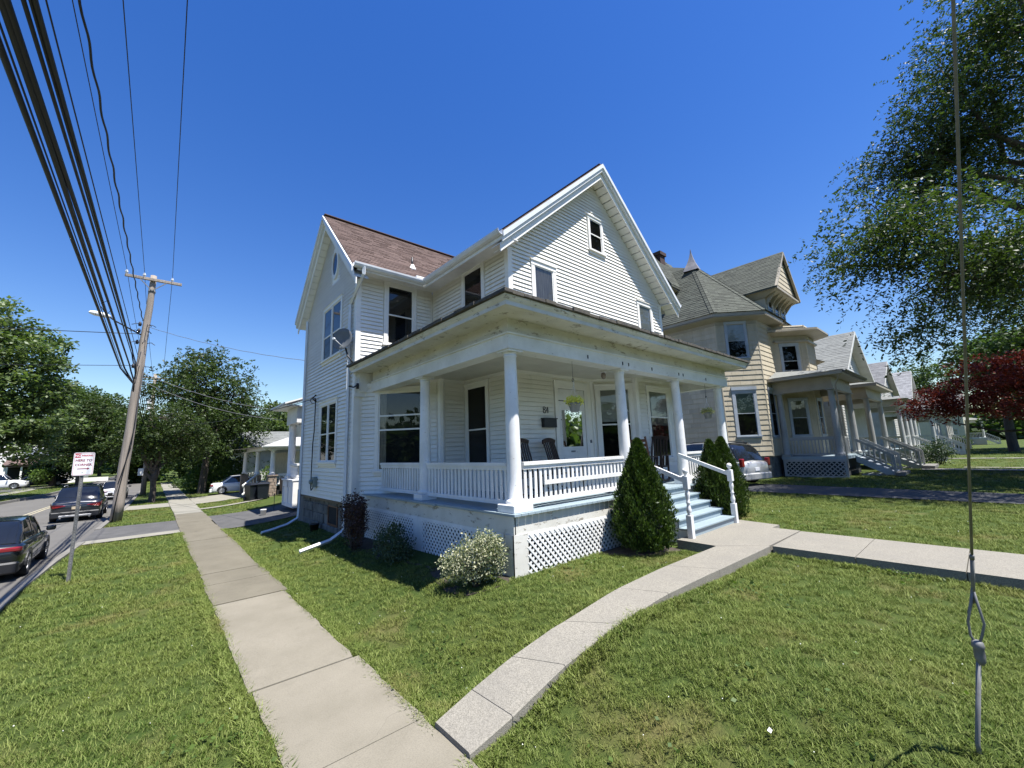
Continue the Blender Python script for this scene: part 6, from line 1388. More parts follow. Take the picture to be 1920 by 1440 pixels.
def mound(name, label, ells, n, size, mat, seed, cat='shrub', z0=None, flat=.0, aspect=.55, inner=.35, stem=None, group=None, power=.5, base=None):
    r = np.random.default_rng(seed); e0 = ells[0]; b = base or (e0[0], e0[1], e0[2] - e0[5]); S_ = root(name, b, label, cat, group); P = []
    tot = sum(e[3] * e[4] + e[3] * e[5] for e in ells)
    for e in ells:
        m = int(n * (e[3] * e[4] + e[3] * e[5]) / tot); d = r.normal(size=(m, 3)); d /= np.linalg.norm(d, axis=1)[:, None]
        lum = 1 + .17 * np.sin(d[:, :1] * 9 + seed) * np.sin(d[:, 2:] * 8 + d[:, 1:2] * 7) + .10 * np.sin(d[:, 1:2] * 21 + d[:, 2:] * 17)
        rad = (inner + (1 - inner) * r.random((m, 1)) ** power) * lum; P.append(np.array(e[:3]) + d * np.array(e[3:6]) * rad)
    P = np.concatenate(P); 
    if z0 is not None: P[:, 2] = np.maximum(P[:, 2], z0 + r.random(len(P)) * .1)
    Q = []
    for k in range(int(26 if n > 2500 else 8)):                 # stray shoots breaking the outline
        e = ells[k % len(ells)]; d = r.normal(size=3); d[2] = abs(d[2]) * 1.3 + .15; d /= np.linalg.norm(d); p0 = np.array(e[:3]) + d * np.array(e[3:6]) * .85; L = r.uniform(.18, .42) * min(e[3], e[5])
        for j in range(12): Q.append(p0 + d * L * j / 11 + r.normal(size=3) * size * .45)
    P = np.concatenate([P, np.array(Q)])
    V, F = quads(P, r, size, flat, aspect); np_mesh('foliage', V, F, mat, S_)
    mb = MB()
    for k in range(9):
        t = k * 2.39; q = np.array(b) + np.array([math.cos(t) * e0[3] * .6, math.sin(t) * e0[4] * .6, (e0[2] - b[2]) * 1.1]); mb.tube([(b[0] + .03 * math.cos(t), b[1] + .03 * math.sin(t), b[2] - .1), tuple((np.array(b) + q) / 2 + r.normal(size=3) * .03), tuple(q)], [.022, .014, .006], 5)
    mb.build('stems', stem or M['bark'], S_); return S_
def cone_bush(label, cx, cy, zb, h, rb, n, seed, tops=((0, 0, 1.),)):
    """arborvitae: fans of scale leaves hung in vertical plates on a cone"""
    r = np.random.default_rng(seed); S_ = root('arborvitae', (cx, cy, zb), label, 'shrub', 'arborvitae flanking the steps'); P = []; D = []
    for (ox, oy, hh) in tops:
        m = int(n / len(tops)); t = r.random(m) ** .80; prof = rb * (np.sin(np.pi * (.20 + .80 * t) ** .78) ** .75) * (1 - t * .25) if 0 else rb * np.interp(t, [0, .12, .3, .5, .7, .85, .95, 1], [.72, .95, 1.0, .80, .50, .27, .13, .02])
        a = r.random(m) * 2 * np.pi; clump = 1 + .12 * np.sin(a * 7 + t * 16 + seed) + .10 * np.sin(a * 13 - t * 31) + .06 * np.sin(a * 23 + t * 57); rad = prof * clump * (.62 + .42 * r.random(m) ** .5)
        P.append(np.stack([cx + ox * t + rad * np.cos(a), cy + oy * t + rad * np.sin(a), zb + .03 + t * h * hh], 1)); D.append(np.stack([np.cos(a) * .45, np.sin(a) * .45, np.full(m, 1.) + .2 * r.normal(size=m)], 1))
    P = np.concatenate(P); D = np.concatenate(D); V, F = quads(P, r, .062, 0, .34, D); np_mesh('foliage', V, F, LM['cedar'], S_)
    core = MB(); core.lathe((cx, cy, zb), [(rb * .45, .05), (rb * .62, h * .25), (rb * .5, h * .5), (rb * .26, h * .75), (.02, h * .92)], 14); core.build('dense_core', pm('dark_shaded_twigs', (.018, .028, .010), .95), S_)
    mb = MB(); mb.tube([(cx, cy, zb - .1), (cx, cy, zb + .3)], .05, 6); mb.build('trunk', M['bark'], S_)
cone_bush('left cone-shaped arborvitae in front of the porch railing beside the steps', 6.62, 4.18, .0, 1.86, .47, 30000, 3)
cone_bush('right arborvitae with a double tip, on the far side of the steps', 10.18, 4.30, .02, 1.86, .50, 26000, 4, tops=((-.14, .10, .97), (.12, -.08, 1.0)))
mound('variegated_shrub', 'rounded shrub with cream and white leaves at the porch corner', [(3.66, 5.10, .24, .36, .34, .36, 1), (3.72, 4.95, .42, .26, .24, .26, 1), (3.50, 5.36, .16, .28, .26, .26, 1), (3.85, 4.85, .30, .16, .14, .30, 1)], 7600, .036, LM['variegated'], 31, z0=-.05, inner=.30, power=.8, base=(3.66, 5.12, -.02))
mound('leafy_shrub', 'low dark green shrub in the shade by the porch lattice', [(3.66, 7.85, .06, .36, .42, .34, 1), (3.6, 7.5, .0, .3, .3, .22, 1), (3.7, 8.2, .12, .26, .34, .26, 1), (3.62, 7.7, .32, .14, .14, .22, 1)], 3600, .045, LM['shrub'], 32, z0=-.3, inner=.4, power=.7, base=(3.66, 7.85, -.2))
mound('barberry_shrub', 'twiggy dark purple-brown shrub at the inner porch corner', [(3.55, 9.55, .35, .28, .36, .62, 1), (3.50, 9.25, .45, .22, .26, .55, 1), (3.52, 9.9, .55, .20, .28, .42, 1)], 4800, .042, LM['barberry'], 33, z0=-.25, inner=.3, power=.8, base=(3.55, 9.55, -.2))
mound('clipped_hedge', 'tall clipped green hedge behind the white sedan', [(4.2, 39.5, .75, 2.2, 1.3, 1.35, 1), (6.5, 39.5, .9, 2.2, 1.3, 1.4, 1), (2.7, 39.2, .3, .9, 1.2, 1.0, 1), (8.5, 39.5, .9, 2.2, 1.3, 1.4, 1), (10.5, 39.5, .9, 2.2, 1.3, 1.4, 1)], 17000, .16, LM['hedge'], 34, cat='hedge', z0=-.4, inner=.6)
mound('roadside_bush', 'small green bush by the white house across the street', [(-9.4, 71.5, .8, .95, .9, .9, 1)], 1500, .22, LM['hedge'], 35, z0=-.4)
mound('low_bush', 'low bush beside the far end of the sidewalk', [(2.5, 48, -.05, 1.1, 1.1, .45, 1)], 1200, .16, LM['dark'], 36, z0=-.45)
mound('round_bush', 'round green bush in front of the cream house', [(80, 2.6, .6, 1.2, 1.2, .9, 1)], 1600, .22, LM['dark'], 37, z0=0)
mound('garden_shrub', 'open dark shrub with small blooms beside the far porch stairs', [(37.5, 2.2, .75, .75, .85, .85, 1), (38.3, 2.9, .6, .7, .7, .7, 1)], 2000, .12, LM['shrub'], 38, z0=0, inner=.25, power=.9)
mound('porch_shrub', 'leafy bush in front of the pale garage house wall', [(7.4, 35.6, .6, 1.2, .6, 1.1, 1)], 1500, .15, LM['hedge'], 39, z0=-.4)
# planting bed along the porch
bed = MB(); random.seed(4)
ptsb = [(4.08, 10.6), (3.7, 10.45), (3.45, 9.6), (3.62, 8.9), (3.5, 8.2), (3.6, 7.5), (3.7, 6.6), (3.45, 5.9), (3.34, 5.4), (3.42, 5.0), (3.75, 4.76), (4.1, 4.74)]
V = [(x, y, gz(x, y) - .022) for x, y in ptsb]; bed.add(V, [tuple(range(len(V)))]); o = bed.build('planting_bed', M['soil']); o['kind'] = 'structure'
bed = MB(); bed.add([(x, y, -.020) for x, y in ((6.2, 4.1), (6.7, 3.82), (7.10, 3.76), (7.18, 4.0), (7.15, 4.75), (5.95, 4.75))], [(0, 1, 2, 3, 4, 5)]); o = bed.build('planting_bed', M['soil']); o['kind'] = 'structure'
bed = MB(); bed.add([(x, y, -.020) for x, y in ((9.9, 3.6), (10.5, 3.65), (10.8, 4.75), (9.75, 4.75))], [(0, 1, 2, 3)]); o = bed.build('planting_bed', M['soil']); o['kind'] = 'structure'
# distant woods on the horizon
def woods(name, pts, n, h, size, seed):
    r = np.random.default_rng(seed); P = []
    for (x0, y0), (x1, y1) in zip(pts, pts[1:]):
        m = n // (len(pts) - 1); t = r.random(m); s = r.random(m); x = x0 + (x1 - x0) * t + r.normal(size=m) * 4; y = y0 + (y1 - y0) * t + r.normal(size=m) * 4
        hh = h * (.65 + .22 * np.sin(t * 23 + x0) + .13 * np.sin(t * 61)); P.append(np.stack([x, y, s ** .8 * hh - .4], 1))
    V, F = quads(np.concatenate(P), r, size, .3, .8); o = np_mesh(name, V, F, LM['dark']); o['kind'] = 'stuff'
woods('distant_woods', [(-60, 120), (-25, 150), (-8, 175), (20, 170), (60, 150), (110, 110)], 16000, 9, 1.7, 90)
woods('distant_woods', [(110, -50), (60, -75), (10, -70), (-40, -60), (-75, -20), (-80, 60), (-60, 120)], 26000, 11, 2.2, 92)  # mostly unseen ring behind the camera, added for dark window reflections
woods('distant_woods', [(150, 60), (170, 20), (175, -15), (165, -50)], 9000, 10, 1.8, 91)
# ================= cars =================
def car_paint(name, c, rough=.18, metal=.0, coat=1.0):
    t = NT(name); b = t.bsdf(c, rough + .15, metal, .5); b.inputs['Coat Weight'].default_value = coat; b.inputs['Coat Roughness'].default_value = .03; return t.end(b)
CM = {'glass': pm('tinted_car_glass', (.010, .012, .014), .04, spec=.9), 'tyre': pm('tyre_rubber', (.015, .015, .015), .85), 'rim': pm('alloy_rim', (.50, .50, .52), .3, metal=.8), 'red': pm('red_lamp_lens', (.22, .010, .012), .12, spec=.8),
      'chrome': pm('chrome', (.7, .7, .72), .12, metal=1.), 'blackp': pm('black_trim', (.015, .015, .016), .45), 'plate': pm('pale_number_plate', (.55, .45, .30), .5), 'platew': pm('white_number_plate', (.65, .66, .68), .5), 'lens': pm('clear_lamp_lens', (.65, .66, .70), .1, spec=.8), 'silver': pm('silver_bumper_trim', (.42, .42, .42), .35, metal=.6)}
def make_car(loc, heading, L, Wd_, Hh, paint, label, style='suv', scale=1., plate='plate', badge=True, group=None):
    """x = forwards from the rear bumper; built as lofted body, glasshouse, wheels, lamps"""
    C_ = root('parked_car', loc, label, 'car', group)
    Mx = Matrix.Translation(loc) @ Matrix.Rotation(heading, 4, 'Z') @ Matrix.Scale(scale, 4)
    tf = lambda p: tuple(Mx @ Vector(p)); h = Wd_ / 2
    S_ = {'suv': dict(rear=.30, belt=.60, deck=0.08, rstart=.0, rtop=.20, ftop=.60, fbase=.74, hood=.585, tail=0, rk=.14),
          'hatch': dict(rear=.30, belt=.615, deck=0.05, rtop=.20, ftop=.56, fbase=.73, hood=.60, rk=.14), 'van': dict(rear=.30, belt=.55, deck=.04, rtop=.15, ftop=.62, fbase=.80, hood=.56, rk=.10),
          'sedan': dict(rear=.30, belt=.62, deck=.14, rtop=.32, ftop=.58, fbase=.76, hood=.60, rk=.16)}[style]
    belt = Hh * S_['belt']; gc = .20 * (Hh / 1.65)
    st = [(0, .78, gc + .14, belt * .86, .0), (.008, .86, gc + .06, belt * .92, 0), (.025, .925, gc + .02, belt * .965, 0), (.06, .97, gc, belt * (1.0 if style != 'sedan' else .985), 0), (.12, .993, gc, belt, 0), (.18, 1., gc, belt, 0), (.35, 1., gc, belt * 1.0, 0), (.55, 1., gc, belt * .995, 0), (S_['fbase'], .99, gc, belt * .97, 0),
          (.86, .965, gc, Hh * S_['hood'] * .95, 0), (.95, .89, gc + .02, Hh * S_['hood'] * .84, 0), (.99, .78, gc + .06, Hh * S_['hood'] * .72, 0), (1., .70, gc + .12, Hh * S_['hood'] * .60, 0)]
    V = []; ring = None
    def prof(f, zb, zt):
        b = h * f; cr = .05
        R_ = [(0, zb), (b * .80, zb), (b * .93, zb + .03), (b * .975, zb + .14), (b * 1., zb + (zt - zb) * .55), (b * .985, zt - .10), (b * .93, zt - .015), (b * .86, zt), (0, zt + cr)]
        return R_ + [(-x, z) for x, z in R_[-2:0:-1]]
    for (fx, f, zb, zt, _) in st: P = prof(f, zb, zt); V += [tf((fx * L, x, z)) for x, z in P]
    m = len(prof(1, 0, 1)); F = [(i * m + k, i * m + (k + 1) % m, (i + 1) * m + (k + 1) % m, (i + 1) * m + k) for i in range(len(st) - 1) for k in range(m)] + [tuple(range(m))[::-1], tuple((len(st) - 1) * m + k for k in range(m))]
    mb = MB(); mb.add(V, F, 0, True); body = mb.build('body', paint, C_, recalc=True)
    # glasshouse
    dk, rt0, rt1, fb = S_['deck'], S_['rtop'], S_['ftop'], S_['fbase']
    gs = [(dk, .86, belt - .02, .84, belt + .01), (dk + (rt0 - dk) * .5, .87, belt - .02, .80, belt + (Hh - belt) * .62), (rt0, .88, belt - .02, .73, Hh - .035), (rt0 + .12, .885, belt - .02, .725, Hh - .01), (rt1 - .10, .885, belt - .02, .72, Hh - .01), (rt1, .88, belt - .02, .73, Hh - .05), (rt1 + (fb - rt1) * .5, .87, belt - .02, .80, belt + (Hh - belt) * .52), (fb, .84, belt - .03, .84, belt * .985)]
    def gp(f0, z0, f1, z1): 
        a = [(h * f0, z0), (h * (f0 * .45 + f1 * .55), z0 + (z1 - z0) * .55), (h * f1, z1 - .03), (h * f1 * .9, z1), (0, z1 + .025)]; return a + [(-x, z) for x, z in a[-2::-1]]
    V = []; 
    for (fx, f0, z0, f1, z1) in gs: V += [tf((fx * L, x, z)) for x, z in gp(f0, z0, f1, z1)]
    m = 9; F = [(i * m + k, i * m + k + 1, (i + 1) * m + k + 1, (i + 1) * m + k) for i in range(len(gs) - 1) for k in range(m - 1)]
    mb = MB(); mb.add(V, F, 0, True); mb.build('windows', CM['glass'], C_, recalc=True)
    # painted roof skin and pillars a little proud of the glass
    V = []; rs = gs[2:6]
    for (fx, f0, z0, f1, z1) in rs: V += [tf((fx * L, x, z + .008)) for x, z in gp(f0, z0, f1, z1)[2:7]]
    mb = MB(); mb.add(V, [(i * 5 + k, i * 5 + k + 1, (i + 1) * 5 + k + 1, (i + 1) * 5 + k) for i in range(3) for k in range(4)], 0, True); 
    for sgn in (-1, 1):
        def gpt(fx, t):
            for (a, b) in zip(gs, gs[1:]):
                if a[0] <= fx <= b[0]:
                    u = (fx - a[0]) / (b[0] - a[0]); pa = gp(*a[1:]); pb = gp(*b[1:])
                    def at_(P): 
                        k = t * 2; i = min(1, int(k)); q = k - i; return (P[i][0] + (P[i + 1][0] - P[i][0]) * q, P[i][1] + (P[i + 1][1] - P[i][1]) * q)
                    A_, B_ = at_(pa), at_(pb); return tf((fx * L, sgn * (A_[0] + (B_[0] - A_[0]) * u + .006), A_[1] + (B_[1] - A_[1]) * u))
        pil = [(dk + .01, 0, rt0, 1, S_['rk'] * .55), (rt1 + .0, 1, fb - .02, 0, .05), ((rt0 + rt1) / 2 + .02, 0, (rt0 + rt1) / 2 + .02, 1, .05)] + ([(rt0 + .06, 0, rt0 + .06, 1, .07)] if style in ('suv', 'van') else [])
        for (f0, t0, f1, t1, wd) in pil:
            Q = [gpt(f0 + (f1 - f0) * i / 5, t0 + (t1 - t0) * i / 5) for i in range(6)]
            for a, b in zip(Q, Q[1:]):
                if a and b: mb.bar(a, b, wd, .012 * scale, upv=tuple((Mx.to_3x3() @ Vector((0, sgn, .25))).normalized()))
    mb.build('roof_skin', paint, C_)
    if style in ('suv', 'van'):
        for s in (-1, 1): mb = MB(); mb.tube([tf((L * (rt0 + .03), s * h * .66, Hh + .01)), tf((L * (rt0 + .06), s * h * .66, Hh + .045)), tf((L * (rt1 - .1), s * h * .66, Hh + .045)), tf((L * (rt1 - .06), s * h * .66, Hh))], .016 * scale, 6); mb.build('roof_rail', CM['silver'] if style == 'suv' else CM['blackp'], C_)
    # wheels
    rw = .335 * (Hh / 1.6) ** .5 if style != 'sedan' else .31
    for fx in (.185, .80):
        for s in (-1, 1):
            c = Vector((fx * L, s * (h - .10), rw)); mb = MB(); ax = Mx.to_3x3() @ Vector((0, s, 0)); ax.normalize()
            mb.lathe(tf(c), [(rw * .3 * scale, -.11 * scale), (rw * .93 * scale, -.11 * scale), (rw * scale, -.08 * scale), (rw * scale, .075 * scale), (rw * .93 * scale, .105 * scale), (rw * .70 * scale, .108 * scale), (rw * .66 * scale, .06 * scale)], 24, axis=ax); wh = mb.build('wheel', CM['tyre'], C_)
            mb = MB(); mb.lathe(tf(c), [(rw * .67 * scale, .06 * scale), (rw * .67 * scale, .10 * scale), (rw * .60 * scale, .10 * scale), (rw * .60 * scale, .062 * scale)], 20, axis=ax); _, a_, b_ = basis(ax)
            for k in range(7): t = k * 2 * math.pi / 7; q = Vector(tf(c)) + ax * .095 * scale; mb.bar(q, q + (a_ * math.cos(t) + b_ * math.sin(t)) * rw * .62 * scale, .07 * scale, .02 * scale, upv=tuple(ax))
            mb.build('rim', CM['rim'], wh)
            mb = MB(); n = 14; V = []
            for k in range(n + 1): t = math.pi * k / n; V += [tf((c.x + (rw + .06) * math.cos(t), s * (h * .965), c.z + (rw + .06) * math.sin(t))), tf((c.x + (rw - .0) * .2 * math.cos(t), s * (h * .965), c.z + (rw + .0) * .2 * math.sin(t))), tf((c.x + (rw + .06) * math.cos(t), s * (h * 1.006), c.z + (rw + .06) * math.sin(t)))]
            mb.add(V, [(3 * k, 3 * k + 2, 3 * k + 5, 3 * k + 3) for k in range(n)] + [(3 * k + 2, 3 * k + 1, 3 * k + 4, 3 * k + 5) for k in range(n)]); mb.build('wheel_arch', CM['blackp'], C_)
    # rear: lamps, plate, bumper
    def rb(name, mat, y0, y1, z0, z1, x0=-.02, x1=.05, ch=.015, par=None):
        m_ = MB(); m_.cbox(x0, y0, z0, x1, y1, z1, ch); m_.v = [tf(v) for v in m_.v]; return m_.build(name, mat, par or C_)
    bz = gc + .16
    rb('bumper', CM['blackp'] if style in ('suv', 'hatch') else paint, -h * .93, h * .93, gc + .02, gc + .30, -.05, .12, .04)
    if style == 'suv': rb('skid_trim', CM['silver'], -h * .62, h * .62, gc + .05, gc + .14, -.062, .0)
    if style == 'van':
        for s in (-1, 1): rb('tail_lamp', CM['red'], min(s * h * .97, s * h * .80), max(s * h * .97, s * h * .80), belt * .78, belt * 1.12, -.012, .16, .03)
    elif style == 'sedan':
        for s in (-1, 1): rb('tail_lamp', CM['red'], min(s * h * .96, s * h * .62), max(s * h * .96, s * h * .62), belt * .74, belt * .90, -.008, .22, .03)
    elif style == 'hatch':
        for s in (-1, 1): rb('tail_lamp', CM['red'], min(s * h * .955, s * h * .42), max(s * h * .955, s * h * .42), belt * .80, belt * .93, -.012, .12, .03)
    else:
        for s in (-1, 1): 
            mb = MB(); mb.prism([tf(p) for p in ((-.004, s * h * .40, belt * .80), (-.004, s * h * .92, belt * .86), (.12, s * h * .985, belt * .95), (.10, s * h * .96, belt * .74), (-.008, s * h * .86, belt * .70), (-.01, s * h * .42, belt * .77))], Mx.to_3x3() @ Vector((-.02, 0, .0))); mb.build('tail_lamp', CM['red'], C_)
        rb('chrome_strip', CM['chrome'], -h * .5, h * .5, belt * .80, belt * .83, -.012, .03, .006)
    rb('number_plate', CM[plate], -.155, .155, belt * .60, belt * .60 + .13, -.02, .03, .004)
    if style in ('suv', 'hatch'):
        for s in (-1, 1): m_ = MB(); m_.lathe(tf((-.03, s * h * .55, gc + .02)), [(.035 * scale, 0), (.035 * scale, .1 * scale)], 10, axis=Mx.to_3x3() @ Vector((1, 0, 0))); m_.build('exhaust', CM['chrome'], C_)
    for s in (-1, 1):
        m_ = MB(); m_.cbox(fb * L - .32, min(s * h * 1.0, s * (h + .20)), belt + .0, fb * L - .20, max(s * h * 1.0, s * (h + .20)), belt + .15, .03); m_.v = [tf(v) for v in m_.v]; m_.build('wing_mirror', paint if style in ('hatch', 'van', 'sedan') and not label.startswith('white suv') else CM['blackp'], C_)
        for fx in (.34, .56): m_ = MB(); m_.cbox(fx * L - .09, s * h * 1.0 - .012, belt - .13, fx * L + .09, s * h * 1.0 + .012, belt - .105, .004); m_.v = [tf(v) for v in m_.v]; m_.build('door_handle', paint, C_)
        m_ = MB(); m_.cbox(L * .955, min(s * h * .45, s * h * .86), Hh * .40, L * .992, max(s * h * .45, s * h * .86), Hh * .47, .01); m_.v = [tf(v) for v in m_.v]; m_.build('headlamp', CM['lens'], C_)
        for fx in (.22, .44, .66):
            m_ = MB(); m_.bar(tf((fx * L, s * h * .999, gc + .12)), tf((fx * L, s * h * .984, belt - .06)), .010 * scale, .006 * scale, upv=tuple(Mx.to_3x3() @ Vector((0, s, 0)))); m_.build('door_seam', CM['blackp'], C_)
    if style == 'sedan' or style == 'hatch' or style == 'suv':
        m_ = MB(); m_.bar(tf((dk * L + .02, -h * .7, belt + (.02))), tf((dk * L + .02, h * .7, belt + .02)), .02, .02); m_.build('seal', CM['blackp'], C_)
    return C_
black = car_paint('black_car_paint', (.006, .007, .009)); dark = car_paint('dark_grey_car_paint', (.020, .022, .027), .2, .4); white = car_paint('white_car_paint', (.72, .72, .71)); silv = car_paint('silver_car_paint', (.48, .48, .47), .3, .5)
NY = R(90)
make_car((-2.70, 14.1, -.6), NY, 4.1, 1.74, 1.45, black, 'black hatchback parked at the kerb, cut by the left edge of the picture', 'hatch', .86)
make_car((-2.36, 26.6, -.6), NY, 4.4, 1.84, 1.68, dark, 'dark grey SUV parked at the kerb just behind the parking sign', 'suv', .88)
make_car((-1.86, 40.0, -.6), NY, 4.2, 1.8, 1.62, white, 'white car parked beyond the dark SUV, half hidden by the leaning pole', 'suv', .76, plate='platew')
make_car((3.12, 34.9, -.43), R(-6), 4.4, 1.70, 1.48, white, 'white sedan in the neighbour driveway in front of the hedge', 'sedan', .80)
make_car((19.0, 6.45, .01), R(75), 4.9, 1.92, 1.84, silv, 'silver minivan parked in the driveway between the white house and the tan house', 'van', .98, plate='platew')
make_car((-14.6, 70.6, -.45), R(0), 4.6, 1.85, 1.72, white, 'white SUV seen from the side in the driveway at the far left', 'suv', .95)
make_car((-11.6, 74.6, -.45), R(8), 4.4, 1.8, 1.5, dark, 'dark car parked behind the white SUV at the far left', 'hatch', .9)
# wheelie bins
def bin_(x, y, z, rz, w_, h_, label, mat, tilt=0):
    B_ = root('wheelie_bin', (x, y, z), label, 'bin', 'black wheelie bins'); Mx = Matrix.Translation((x, y, z)) @ Matrix.Rotation(rz, 4, 'Z') @ Matrix.Rotation(tilt, 4, 'X'); t = lambda p: tuple(Mx @ Vector(p)); s, q = w_ / 2, w_ / 2 * .8
    mb = MB(); mb.add([t(p) for p in ((-q, -q, .03), (q, -q, .03), (q, q, .03), (-q, q, .03), (-s, -s, h_), (s, -s, h_), (s, s, h_), (-s, s, h_))], [(3, 2, 1, 0), (4, 5, 6, 7), (0, 1, 5, 4), (1, 2, 6, 5), (2, 3, 7, 6), (3, 0, 4, 7)]); mb.build('body', mat, B_)
    mb = MB(); mb.add([t(p) for p in ((-s - .02, -s - .04, h_), (s + .02, -s - .04, h_), (s + .02, s + .03, h_), (-s - .02, s + .03, h_), (-s * .8, -s * .8, h_ + .07), (s * .8, -s * .8, h_ + .07), (s * .8, s * .9, h_ + .09), (-s * .8, s * .9, h_ + .09))], [(3, 2, 1, 0), (4, 5, 6, 7), (0, 1, 5, 4), (1, 2, 6, 5), (2, 3, 7, 6), (3, 0, 4, 7)]); mb.build('lid', mat, B_)
    for sx_ in (-1, 1): mb = MB(); mb.lathe(t((sx_ * s * .9, q, .10)), [(.10, -.02), (.10, .03)], 12, axis=Mx.to_3x3() @ Vector((1, 0, 0))); mb.build('wheel', CM['tyre'], B_)
    mb = MB(); mb.bar(t((-s * .6, s + .05, h_ - .03)), t((s * .6, s + .05, h_ - .03)), .03, .03); mb.build('handle', mat, B_)
binm = pm('dark_blue_black_plastic', (.010, .013, .020), .35)
bin_(4.15, 26.0, gz(4.15, 26), R(20), .56, .80, 'left black wheelie bin in front of the stone porch pier', binm); bin_(4.62, 25.75, gz(4.6, 25.75), R(-15), .54, .78, 'second black wheelie bin, touching the stone porch pier on the left', binm)
bin_(5.75, 26.0, gz(5.7, 26), R(10), .52, .86, 'black wheelie bin between the stone pier and the white neighbour porch', binm)
Bk = root('bucket', (3.46, 19.06, gz(3.46, 19.06)), 'small white plastic bucket left on the driveway edge', 'bucket'); bz_ = gz(3.46, 19.06)
mb = MB(); mb.lathe((3.46, 19.06, bz_), [(.085, 0), (.105, .20), (.11, .20), (.11, .215), (.095, .215)], 16); mb.build('pail', T, Bk); mb = MB(); mb.lathe((3.46, 19.06, bz_ + .215), [(.112, 0), (.112, .018), (.03, .02)], 16); mb.build('lid', T, Bk)
# small dark pot by the foundation
Pt = root('flower_pot', (3.66, 13.0, -.30), 'small black pot on the grass against the stone foundation', 'pot'); mb = MB(); mb.lathe((3.66, 13.0, -.34), [(.09, 0), (.125, .24), (.135, .24), (.135, .27), (.11, .27)], 16); mb.build('shell', M['black'], Pt); mb = MB(); mb.lathe((3.66, 13.0, -.11), [(.11, 0), (.10, .01)], 14); mb.build('soil', M['soil'], Pt)
mk = root('garden_stake', (4.05, 20.2, gz(4.05, 20.2)), 'thin black stake beside the neighbour porch base', 'stake'); mb = MB(); mb.tube([(4.05, 20.2, gz(4.05, 20.2) - .05), (4.05, 20.2, .30)], .012, 5); mb.lathe((4.05, 20.2, .28), [(.02, 0), (.025, .04), (.005, .07)], 8); mb.build('rod', M['black'], mk)
# ================= grass: instanced tufts on a point cloud =================
def in_poly(x, y, P):
    c = False; n = len(P)
    for i in range(n):
        x0, y0 = P[i]; x1, y1 = P[(i + 1) % n]
        if (y0 > y) != (y1 > y) and x < (x1 - x0) * (y - y0) / (y1 - y0) + x0: c = not c
    return c
NOGO = [[(.90, -30), (1.915, -30), (1.915, 70), (.90, 70)], edgeL[::1] + edgeR[::-1], [(7.15, 3.19), (7.73, 2.60), (7.74, -20), (9.3, -20), (9.32, 3.03), (9.70, 3.02), (9.85, 3.9), (9.45, 4.8), (7.15, 4.8)],
        [(-1.5, 17.45), (.95, 17.6), (.95, 21.35), (-1.5, 21.4)], [(1.9, 17.1), (8.5, 16.6), (8.5, 21.3), (1.9, 21.6)], [(-1.2, 28.2), (.9, 28.2), (.9, 30.8), (-1.2, 30.8)], [(1.9, 28.4), (9, 30.4), (9, 36), (1.9, 33.4)],
        [(16.7, -14), (18.5, -14), (20.8, 20), (16.7, 20)], [(4.1, 4.8), (13.2, 4.8), (13.2, 16), (3.8, 16), (3.8, 10.5), (4.1, 10.4)], [(min(x + .13, 4.12), y + (.1 if y < 5 else 0)) for x, y in ptsb], [(22, 7.2), (40, 7.2), (40, 20), (22, 20)], [(24.5, 4.4), (37, 4.2), (37, 8), (24.5, 8)],
        [(4.2, 18), (14, 18), (14, 27), (4.2, 27)], [(6.25, 4.1), (6.7, 3.9), (7.2, 3.76), (7.2, 4.8), (6.0, 4.8)], [(9.9, 3.65), (10.4, 3.8), (10.7, 4.8), (9.75, 4.8)], [(31, -6), (32.4, -6), (32.4, 2.6), (31, 2.6)], [(1.93, 24.9), (4.6, 25.5), (4.6, 26.1), (1.93, 25.4)]]
BB = [(min(p[0] for p in P), max(p[0] for p in P), min(p[1] for p in P), max(p[1] for p in P), P) for P in NOGO]
def ok(x, y):
    if x < curb(y) + .17: return x < opp(y) - .2
    for a, b, c, d, P in BB:
        if a <= x <= b and c <= y <= d and in_poly(x, y, P): return False
    return True
gr_ = random.Random(17); pts = []; scl = []; idx = []
fx, fy = math.cos(yaw), math.sin(yaw)
def vis(x, y, m=.12):
    dp = x * fx + y * fy
    if dp < -2.5: return False
    s = (x * fy - y * fx); return abs(s) < max(dp, 0) * 1.45 + 3.5
def scatter(dens, r0, r1, sc0, sc1):
    A_ = (r1 * 2) ** 2; n = int(A_ * dens)
    for _ in range(n):
        x = gr_.uniform(-r1, r1); y = gr_.uniform(-r1, r1); d = math.hypot(x, y)
        if d < r0 or d >= r1 or not vis(x, y) or not ok(x, y): continue
        pts.append((x, y, (gz(x, y) if x > opp(y) else -.45) - .028)); scl.append(gr_.uniform(sc0, sc1)); idx.append(gr_.randrange(6) if gr_.random() > .006 * (d < 14) else 6)
scatter(260, .8, 5.5, .50, .90); scatter(130, 5.5, 10, .6, 1.0); scatter(42, 10, 18, .9, 1.4); scatter(12, 18, 34, 1.2, 1.8); scatter(1.6, 34, 75, 1.8, 2.6)
